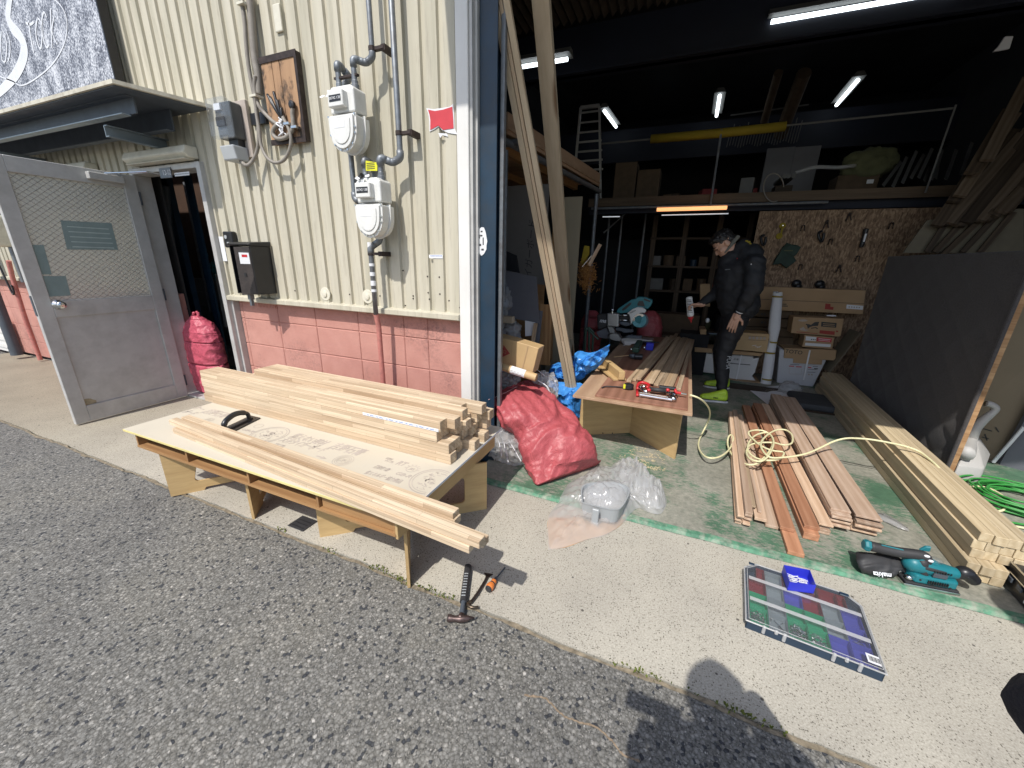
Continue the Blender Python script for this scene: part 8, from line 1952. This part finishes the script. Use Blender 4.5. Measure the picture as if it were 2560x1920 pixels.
# ================================================================== PEOPLE
def fuse(m_,voxel=.010,smooth_it=6,name='body'):
    """join overlapping limbs into one continuous skin"""
    bmesh.ops.recalc_face_normals(m_.bm,faces=m_.bm.faces)
    me=bpy.data.meshes.new(name+'_raw'); m_.bm.to_mesh(me); m_.bm.free(); o=bpy.data.objects.new(name+'_raw',me); COL.objects.link(o)
    r_=o.modifiers.new('r','REMESH'); r_.mode='VOXEL'; r_.voxel_size=voxel; s=o.modifiers.new('s','SMOOTH'); s.iterations=smooth_it; s.factor=.5
    dg=bpy.context.evaluated_depsgraph_get(); out=bpy.data.meshes.new_from_object(o.evaluated_get(dg)); bpy.data.objects.remove(o)
    k=MB(); k.bm.from_mesh(out); bpy.data.meshes.remove(out); return k
def wrinkle(k,amp,sc,seed=0,fold=0):
    k.bm.normal_update()
    for q in k.bm.verts:
        n_=q.normal; p=q.co
        d=noise.fractal(p*sc+Vector((seed,0,0)),1,2,3)*amp
        if fold: d-=abs(noise.noise(Vector((p.x*6+seed,p.y*6,p.z*16+p.x*5))))*fold
        q.co=p+n_*d
def hand(b,wr,d,up,thumb_side,scale=1.0,curl=.5,spread=.16):
    """palm + five unequal jointed fingers; d = pointing direction, up = back of hand, thumb_side = +1/-1 across"""
    d=Vector(d).normalized(); up=Vector(up); up=(up-d*up.dot(d)).normalized(); s=d.cross(up)*thumb_side
    S=scale
    for k in range(4):
        y=(k-1.5)*.019*S; b.cap(wr+s*y*.7,wr+d*.085*S+s*y,.0125*S,.0105*S,8)
    b.cap(wr-d*.02*S,wr+d*.03*S,.021*S,.022*S,10)
    Ls=[.068,.078,.074,.058]
    for k in range(4):
        y=(1.5-k)*.0195*S; base=wr+d*.085*S+s*y; fd=(d+s*(1.5-k)*spread*.3).normalized()
        p=base; L=Ls[k]*S; c_=0
        for j,(f_,r0,r1) in enumerate(((.45,.0092,.0084),(.30,.0084,.0076),(.25,.0076,.0062))):
            c_+=curl*(.5+.25*j); dirr=(fd*math.cos(c_)-up*math.sin(c_)).normalized(); q=p+dirr*L*f_; b.cap(p,q,r0*S,r1*S,8); p=q
    t0=wr+d*.022*S+s*.028*S; t1=t0+(d*.55+s*.75-up*.25).normalized()*.038*S; t2=t1+(d*.9+s*.25-up*.35).normalized()*.030*S
    b.cap(wr+d*.01*S+s*.01*S,t0,.014*S,.013*S,8); b.cap(t0,t1,.0125*S,.0105*S,8); b.cap(t1,t2,.0105*S,.008*S,8)

# ---- the man in the workshop: faces left, head bowed, holding an upturned glue bottle
YM=2.33
man=thing('person',(.47,YM,.02),'man in black hooded jacket and bright green shoes tipping a white glue bottle','person')
V3=Vector
hip=V3((.565,YM,.86)); chest=V3((.50,YM,1.22)); neck=V3((.425,YM+.005,1.40)); headc=V3((.335,YM,1.505))
shN=V3((.60,YM-.19,1.33)); shF=V3((.43,YM+.19,1.33))      # shoulders: N = nearer the camera
TV=lambda x,y,Y:v('T',x,y,Y)
wrN=TV(600,800,YM-.20); elN=TV(740,570,YM-.25); wrF=TV(262,728,YM+.02); elF=TV(420,600,YM+.16)
kneeN=V3((.50,YM-.10,.46)); ankN=V3((.545,YM-.20,.10)); kneeF=V3((.49,YM+.13,.46)); ankF=V3((.60,YM+.24,.10))
hd=V3((-.62,-.12,-.62)).normalized()  # looking direction (down to the left)
hu=V3((-.60,0,.80)).normalized()
b=MB()
# head
ctr=headc
Mh=Matrix((( -hd).cross(hu).normalized().to_tuple(),)).transposed() if False else None
side=hd.cross(hu).normalized()
hu=side.cross(hd).normalized()
HB=Matrix((hd,side,hu)).transposed()      # columns: forward, side, up
def hp(f_,s_,u_): return ctr+hd*f_+side*s_+hu*u_
b.ell(hp(-.012,0,.022),(.094,.075,.090),20,HB); b.ell(hp(.030,0,-.035),(.060,.058,.072),18,HB); b.ell(hp(.045,0,-.085),(.033,.035,.028),14,HB)
b.ell(hp(.088,0,-.028),(.016,.011,.022),10,HB); b.ell(hp(.098,0,-.040),(.011,.013,.009),10,HB)   # nose
b.ell(hp(.078,0,-.066),(.012,.022,.006),10,HB); b.ell(hp(.076,0,-.077),(.011,.019,.006),10,HB)      # lips
b.ell(hp(.072,0,.010),(.022,.048,.012),12,HB)                                                    # brow ridge
for sg_ in (1,-1):
    b.ell(hp(-.012,sg_*.077,-.012),(.022,.009,.032),12,HB); b.ell(hp(.055,sg_*.040,-.035),(.022,.02,.02),10,HB)
b.cap(hp(-.03,0,-.06),neck+V3((.02,0,-.05)),.050,.056,14)
hb=fuse(b,.0045,4,'head')
b=MB(); 
# forearms and hands
b.cap(elN.lerp(wrN,.7),wrN,.030,.026,10); hand(b,wrN+V3((-.01,-.005,-.02)),TV(555,920,YM-.22)-TV(600,810,YM-.22),V3((-.3,-1,.1)),-1,1.08,.28)
hn_=fuse(b,.0035,3,'hand_near')
b=MB()
btl=TV(160,745,YM+.03)
b.cap(elF.lerp(wrF,.75),wrF,.030,.025,10); hand(b,wrF+V3((.0,0,0)),V3((-1,-.15,-.05)),V3((0,.25,1)),1,1.0,1.15)
hf_=fuse(b,.0035,3,'hand_far')
body=MB(); 
# neck to ankles under the clothes
body.cap(neck,chest,.058,.12,16); body.cap(chest,hip,.13,.13,16); body.cap(hip+V3((0,-.08,-.02)),kneeN,.085,.052,14); body.cap(kneeN,ankN,.050,.036,14); body.cap(hip+V3((0,.08,-.02)),kneeF,.085,.052,14); body.cap(kneeF,ankF,.050,.036,14)
body.cap(shN,elN,.05,.04,12); body.cap(elN,wrN,.038,.026,12); body.cap(shF,elF,.05,.04,12); body.cap(elF,wrF,.038,.025,12); body.cap(shN,shF,.07,.07,12)
core=fuse(body,.012,3,'core')
# merge into one mesh
for kk in (hb,hn_,hf_):
    me=bpy.data.meshes.new('t'); kk.bm.to_mesh(me); kk.bm.free(); core.bm.from_mesh(me); bpy.data.meshes.remove(me)
core.obj('body',MT['skin'],man,smooth=True,recalc=False)
# eyes, brows
b=MB()
for sg_ in (1,-1): b.ell(hp(.079,sg_*.031,-.006),(.006,.013,.004),8,HB); b.ell(hp(.086,sg_*.034,.020),(.006,.018,.004),8,HB)
b.obj('eyes_and_brows',MT['hair'],man,smooth=True)
# hair cap: short, straight
b=MB(); b.ell(hp(-.024,0,.045),(.096,.083,.084),22,HB); b.ell(hp(.035,0,.082),(.058,.066,.034),16,HB); b.ell(hp(-.06,0,.0),(.055,.072,.07),16,HB)
h_=fuse(b,.006,2,'hair'); rr=random.Random(1)
h_.bm.normal_update()
for q in h_.bm.verts: q.co+=q.normal*(.010*noise.noise(q.co*55)+.006*noise.noise(q.co*140))
for k in range(900):
    q=rr.choice(h_.bm.verts[:]) if k==0 else vl[rr.randrange(len(vl))]
    if k==0: vl=h_.bm.verts[:]
h_.obj('hair',MT['hair'],man,smooth=True,recalc=False)
# jacket: padded, roomy
b=MB()
b.cap(chest+V3((.0,0,.02)),hip+V3((-.01,0,.10)),.175,.185,20)
b.cap(chest+V3((.02,-.08,.05)),hip+V3((.03,-.07,.09)),.12,.145,18); b.cap(chest+V3((.0,.08,.05)),hip+V3((-.02,.07,.09)),.12,.14,18)
b.cap(chest+V3((-.06,0,.0)),hip+V3((-.07,0,.12)),.13,.13,18)
b.cap(shN+V3((-.01,.02,-.01)),shF,.095,.090,16); b.cap(shN,elN,.098,.082,16); b.cap(elN,elN.lerp(wrN,.93),.082,.050,16)
b.cap(shF,elF,.09,.072,16); b.cap(elF,elF.lerp(wrF,.93),.070,.044,16)
b.cap(neck+V3((.055,0,.035)),neck+V3((-.01,0,-.07)),.088,.10,16); b.cap(neck+V3((.085,-.02,.075)),neck+V3((.10,0,-.08)),.075,.11,14)
b.ell(V3((.565,YM-.02,1.40)),(.125,.13,.12),16)
j=fuse(b,.011,8,'jacket'); wrinkle(j,.010,7,3,.020); jk=j.obj('jacket',MT['jacket'],man,smooth=True,recalc=False)
b=MB(); P_=TV(505,408,YM-.5); 
# find the jacket surface for small marks: front chest at roughly this place
def onjacket(x,y):
    r_=ray('T',x,y).normalized(); from mathutils.bvhtree import BVHTree
    return r_
bm_=bmesh.new(); bm_.from_mesh(jk.data); bm_.transform(wm(jk)) ; from mathutils.bvhtree import BVHTree; tree=BVHTree.FromBMesh(bm_); bm_.free()
def hit(x,y,off=.002):
    r_=ray('T',x,y).normalized(); h=tree.ray_cast(CAMLOC,r_)
    return (h[0]+h[1]*off,h[1]) if h[0] else (TV(x,y,YM-.2),V3((0,-1,0)))
def jmark(x,y,w_,h,mat,name,tx=None):
    P,n_=hit(x,y); X_=V3((1,0,0)); X_=(X_-n_*X_.dot(n_)).normalized(); Y_=n_.cross(X_)
    if tx: return text(name,tx,h,MT[mat],frameM(P+n_*.002,X_,Y_),jk,shear=.15)
    m_=MB(); m_.box((-w_/2,-h/2,-.001),(w_/2,h/2,.002),frameM(P,X_,Y_)); return m_.obj(name,MT[mat],jk)
jmark(503,410,.05,.016,'gbox','chest_logo','norrow'); jmark(715,362,.008,.008,'paper','sleeve_stud'); jmark(588,312,.006,.014,'rednote','chest_tab')
P,n_=hit(690,165); 
b=MB(); 
for (x,y,s_) in ((672,155,.014),(690,165,.018),(705,180,.012)): P,n_=hit(x,y); b.ell(P,(s_,.004,s_*.6),8)
b.obj('ochre_trim',MT['foam'],jk,smooth=True)
P,n_=hit(590,792); b=MB(); b.lathe([(.036,0),(.034,.008)],wrN+V3((.004,0,.012)),(wrN-elN),16); b.obj('cuff_lining',MT['paper'],man)
# hood lining
b=MB(); hp_=[TV(*q,YM-.06) for q in ((590,95),(620,110),(580,160),(530,215),(480,265),(470,255),(510,200),(545,150))]; b.prism(hp_,(0,.05,0)); b.obj('hood_lining',plain('grey_hood_lining',(.12,.12,.10),.8),man,bevel=.008,seg=2)
# trousers
b=MB(); b.cap(hip+V3((.0,0,.02)),hip+V3((-.015,0,-.10)),.135,.125,18)
b.cap(hip+V3((-.005,-.075,-.04)),kneeN,.112,.076,18); b.cap(kneeN,ankN+V3((0,0,.0)),.076,.052,18)
b.cap(hip+V3((-.005,.075,-.04)),kneeF,.112,.076,18); b.cap(kneeF,ankF+V3((0,0,.0)),.076,.050,18)
t_=fuse(b,.010,6,'trousers'); wrinkle(t_,.007,8,9,.012); tr_=t_.obj('trousers',MT['trouser'],man,smooth=True,recalc=False)
text('trouser_print','PUMA',.05,MT['gbox'],frameM(TV(508,1250,YM-.19),(0.05,0,-1),(1,0,.05)),tr_)
b=MB(); b.ell(TV(320,870,YM-.03),(.02,.02,.025),8); b.obj('drawcord_end',MT['gbox'],man,smooth=True)
# shoes
def shoe(heel,toe,label):
    heel=V3(heel); toe=V3(toe); d=(toe-heel); L=d.length; d.normalize(); s=V3((-d.y,d.x,0)); z0=.022
    M=frameM((heel.x,heel.y,0),d,s)
    sh_=None
    b=MB(); b.cap(M@V3((.045,0,z0+.05)),M@V3((L*.55,0,z0+.045)),.042,.044,16); b.cap(M@V3((L*.5,0,z0+.045)),M@V3((L-.045,.0,z0+.036)),.046,.036,16); b.cap(M@V3((.04,0,z0+.06)),M@V3((.05,0,z0+.10)),.036,.036,14); b.cap(M@V3((.07,0,z0+.09)),M@V3((L*.55,0,z0+.06)),.034,.034,12)
    u=fuse(b,.006,4,'shoe')
    for q in u.bm.verts:
        if q.co.z<z0+.022: q.co.z=z0+.022
    so=u.obj('shoe',MT['neon'],man,smooth=True,recalc=False)
    b=MB(); pts=[(0.0,.02),(.0,-.02),(.03,-.036),(.10,-.034),(.17,-.046),(L-.05,-.044),(L-.01,-.025),(L,.0),(L-.01,.028),(L-.05,.044),(.17,.046),(.10,.036),(.03,.036)]
    b.prism([M@V3((x,y,z0)) for x,y in pts],(0,0,.022)); b.obj('sole',MT['sole'],so,bevel=.006,seg=2)
    b=MB(); b.prism([M@V3((x,y*1.03,z0+.0225)) for x,y in pts],(0,0,.006)); b.obj('dark_line',MT['black'],so)
    b=MB()
    for k in range(5): x=L*.42+k*.020; b.tube([M@V3((x,-.022,z0+.082-k*.006)),M@V3((x+.006,0,z0+.092-k*.007)),M@V3((x,.022,z0+.082-k*.006))],.003,5)
    b.obj('laces',MT['neon'],so)
    sd=-1 if s.y>0 else 1
    b=MB(); c_=M@V3((L*.46,sd*.044,z0+.052)); 
    for a_ in (1,-1):
        pts=[c_+d*(.018*math.cos(t))*1.0+V3((0,0,a_*.007+ -a_*.010*math.sin(t))) for t in [R(k*20) for k in range(10)]]; b.tube([p+V3((0,-.004,0)) for p in pts],.0022,5)
    b.obj('side_logo',MT['black'],so)
shoe((.600,2.07,0),(.335,2.04,0),''); shoe((.665,2.585,0),(.40,2.55,0),'')
# glue bottle, held upside down
gb_=thing('glue_bottle',(btl.x,btl.y,TV(175,905,YM+.03).z),'white glue bottle with red nozzle held upside down by the man','bottle')
T0=TV(153,655,YM+.03); T1=TV(168,835,YM+.03); T2=TV(176,905,YM+.03); ax=(T1-T0).normalized(); L_=(T1-T0).length
b=MB(); b.lathe([(.010,0),(.027,.004),(.031,.02),(.030,.04),(.0325,.06),(.031,L_*.6),(.033,L_*.8),(.033,L_-.012),(.022,L_)],T0,ax,22); b.obj('bottle',MT['sole'],gb_,smooth=True)
b=MB(); b.lathe([(.026,0),(.026,.018),(.012,.030),(.007,.052),(.003,.066)],T1,ax,16); b.obj('nozzle_cap',MT['red'],gb_,smooth=True)
b=MB()
e=V3((1,0,0))
rr=random.Random(5)
for k in range(9):
    P=T0+ax*(.03+k*.0155)+V3((0,-.0335,0)); w_=rr.uniform(.014,.024); b.box((P.x-w_,P.y-.0004,P.z-.003),(P.x+w_*.9,P.y+.006,P.z+.002+.003*(k%2)))
b.obj('bottle_print',MT['inkd'],gb_)

# ---- the photographer (stands behind the camera; his shadow falls on the concrete) and a bystander at the right
def standing(x,y,h,label,arms,lean=(0,0),shs=None):
    s=h/1.75; t_=thing('person',(x,y,-.0),label,'person'); b=MB(); P=lambda a,c,z:V3((x+a*s,y+c*s,z*s))
    lx,ly=lean
    hip_=P(0,0,.92); ch=P(lx*.5,ly*.5,1.25); nk=P(lx,ly,1.46); hc=P(lx*1.15,ly*1.15,1.62)
    b.cap(hip_,ch,.14*s,.15*s,14); b.cap(ch+V3((-.08*s,0,.08*s)),ch+V3((.08*s,0,.08*s)),.10*s,.10*s,12)
    for sg_ in (-1,1):
        b.cap(P(sg_*.08,0,.88),P(sg_*.10,.02,.48),.085*s,.058*s,12); b.cap(P(sg_*.10,.02,.48),P(sg_*.11,0,.08),.055*s,.04*s,12); b.cap(P(sg_*.11,-.04,.04),P(sg_*.12,.16,.04),.045*s,.04*s,10)
        sh_=V3(shs[0 if sg_<0 else 1]) if shs else ch+V3((sg_*.17*s,0,.10*s)); el,wr=arms[0 if sg_<0 else 1]
        b.cap(sh_,ch,.085*s,.12*s,12); b.cap(sh_,nk,.08*s,.07*s,12)
        b.cap(sh_,V3(el),.062*s,.036*s,12); b.cap(V3(el),V3(wr),.036*s,.034*s,12)
    bo=fuse(b,.014,4,'clothed'); wrinkle(bo,.006,8,2); bo.obj('clothing',MT['fleece'],t_,smooth=True,recalc=False)
    b=MB(); b.cap(nk-V3((0,0,.04)),hc,.055*s,.06*s,12); b.ell(hc,(.078*s,.092*s,.11*s),16); b.ell(hc+V3((0,.09*s,-.01*s)),(.012,.018,.02),8)
    for sg_ in (-1,1):
        el,wr=arms[0 if sg_<0 else 1]; d_=(V3(0,0,1)) if False else V3((0,-.25,1)); hand(b,V3(wr),d_,V3((sg_,0,0)),-sg_,.85,.8)
    bo=fuse(b,.006,3,'skinned'); bo.obj('body',MT['skin'],t_,smooth=True,recalc=False)
    b=MB(); b.ell(hc+V3((0,-.022,.034)),(.096*s,.112*s,.106*s),18); bo=fuse(b,.007,1,'hair')
    for q in bo.bm.verts: q.co+=q.co.normalized()*.0+V3((noise.noise(q.co*40),noise.noise(q.co*43),noise.noise(q.co*37)))*.008
    bo.obj('hair',MT['hair'],t_,smooth=True,recalc=False)
    return t_
standing(.30,-2.46,1.70,'person in black fleece standing behind the camera with raised arms',(((.02,-2.26,1.16),(-.03,-2.17,1.27)),((.325,-1.68,.97),(.36,-2.13,1.12))),lean=(-.12,.26),shs=((.07,-2.22,1.38),(.37,-2.17,1.37)))
b=MB(); b.box((-.075,-2.075,1.262),(.085,-2.066,1.338)); b.obj('phone',MT['black'],label='phone held up by the photographer',cat='phone',bevel=.003)
standing(1.62,-1.22,1.45,'bystander in dark clothes leaning over at the right, outside the frame',(((1.75,-1.1,.95),(1.80,-.95,.75)),((1.80,-1.2,.95),(1.85,-1.1,.75))),lean=(-.30,.10))
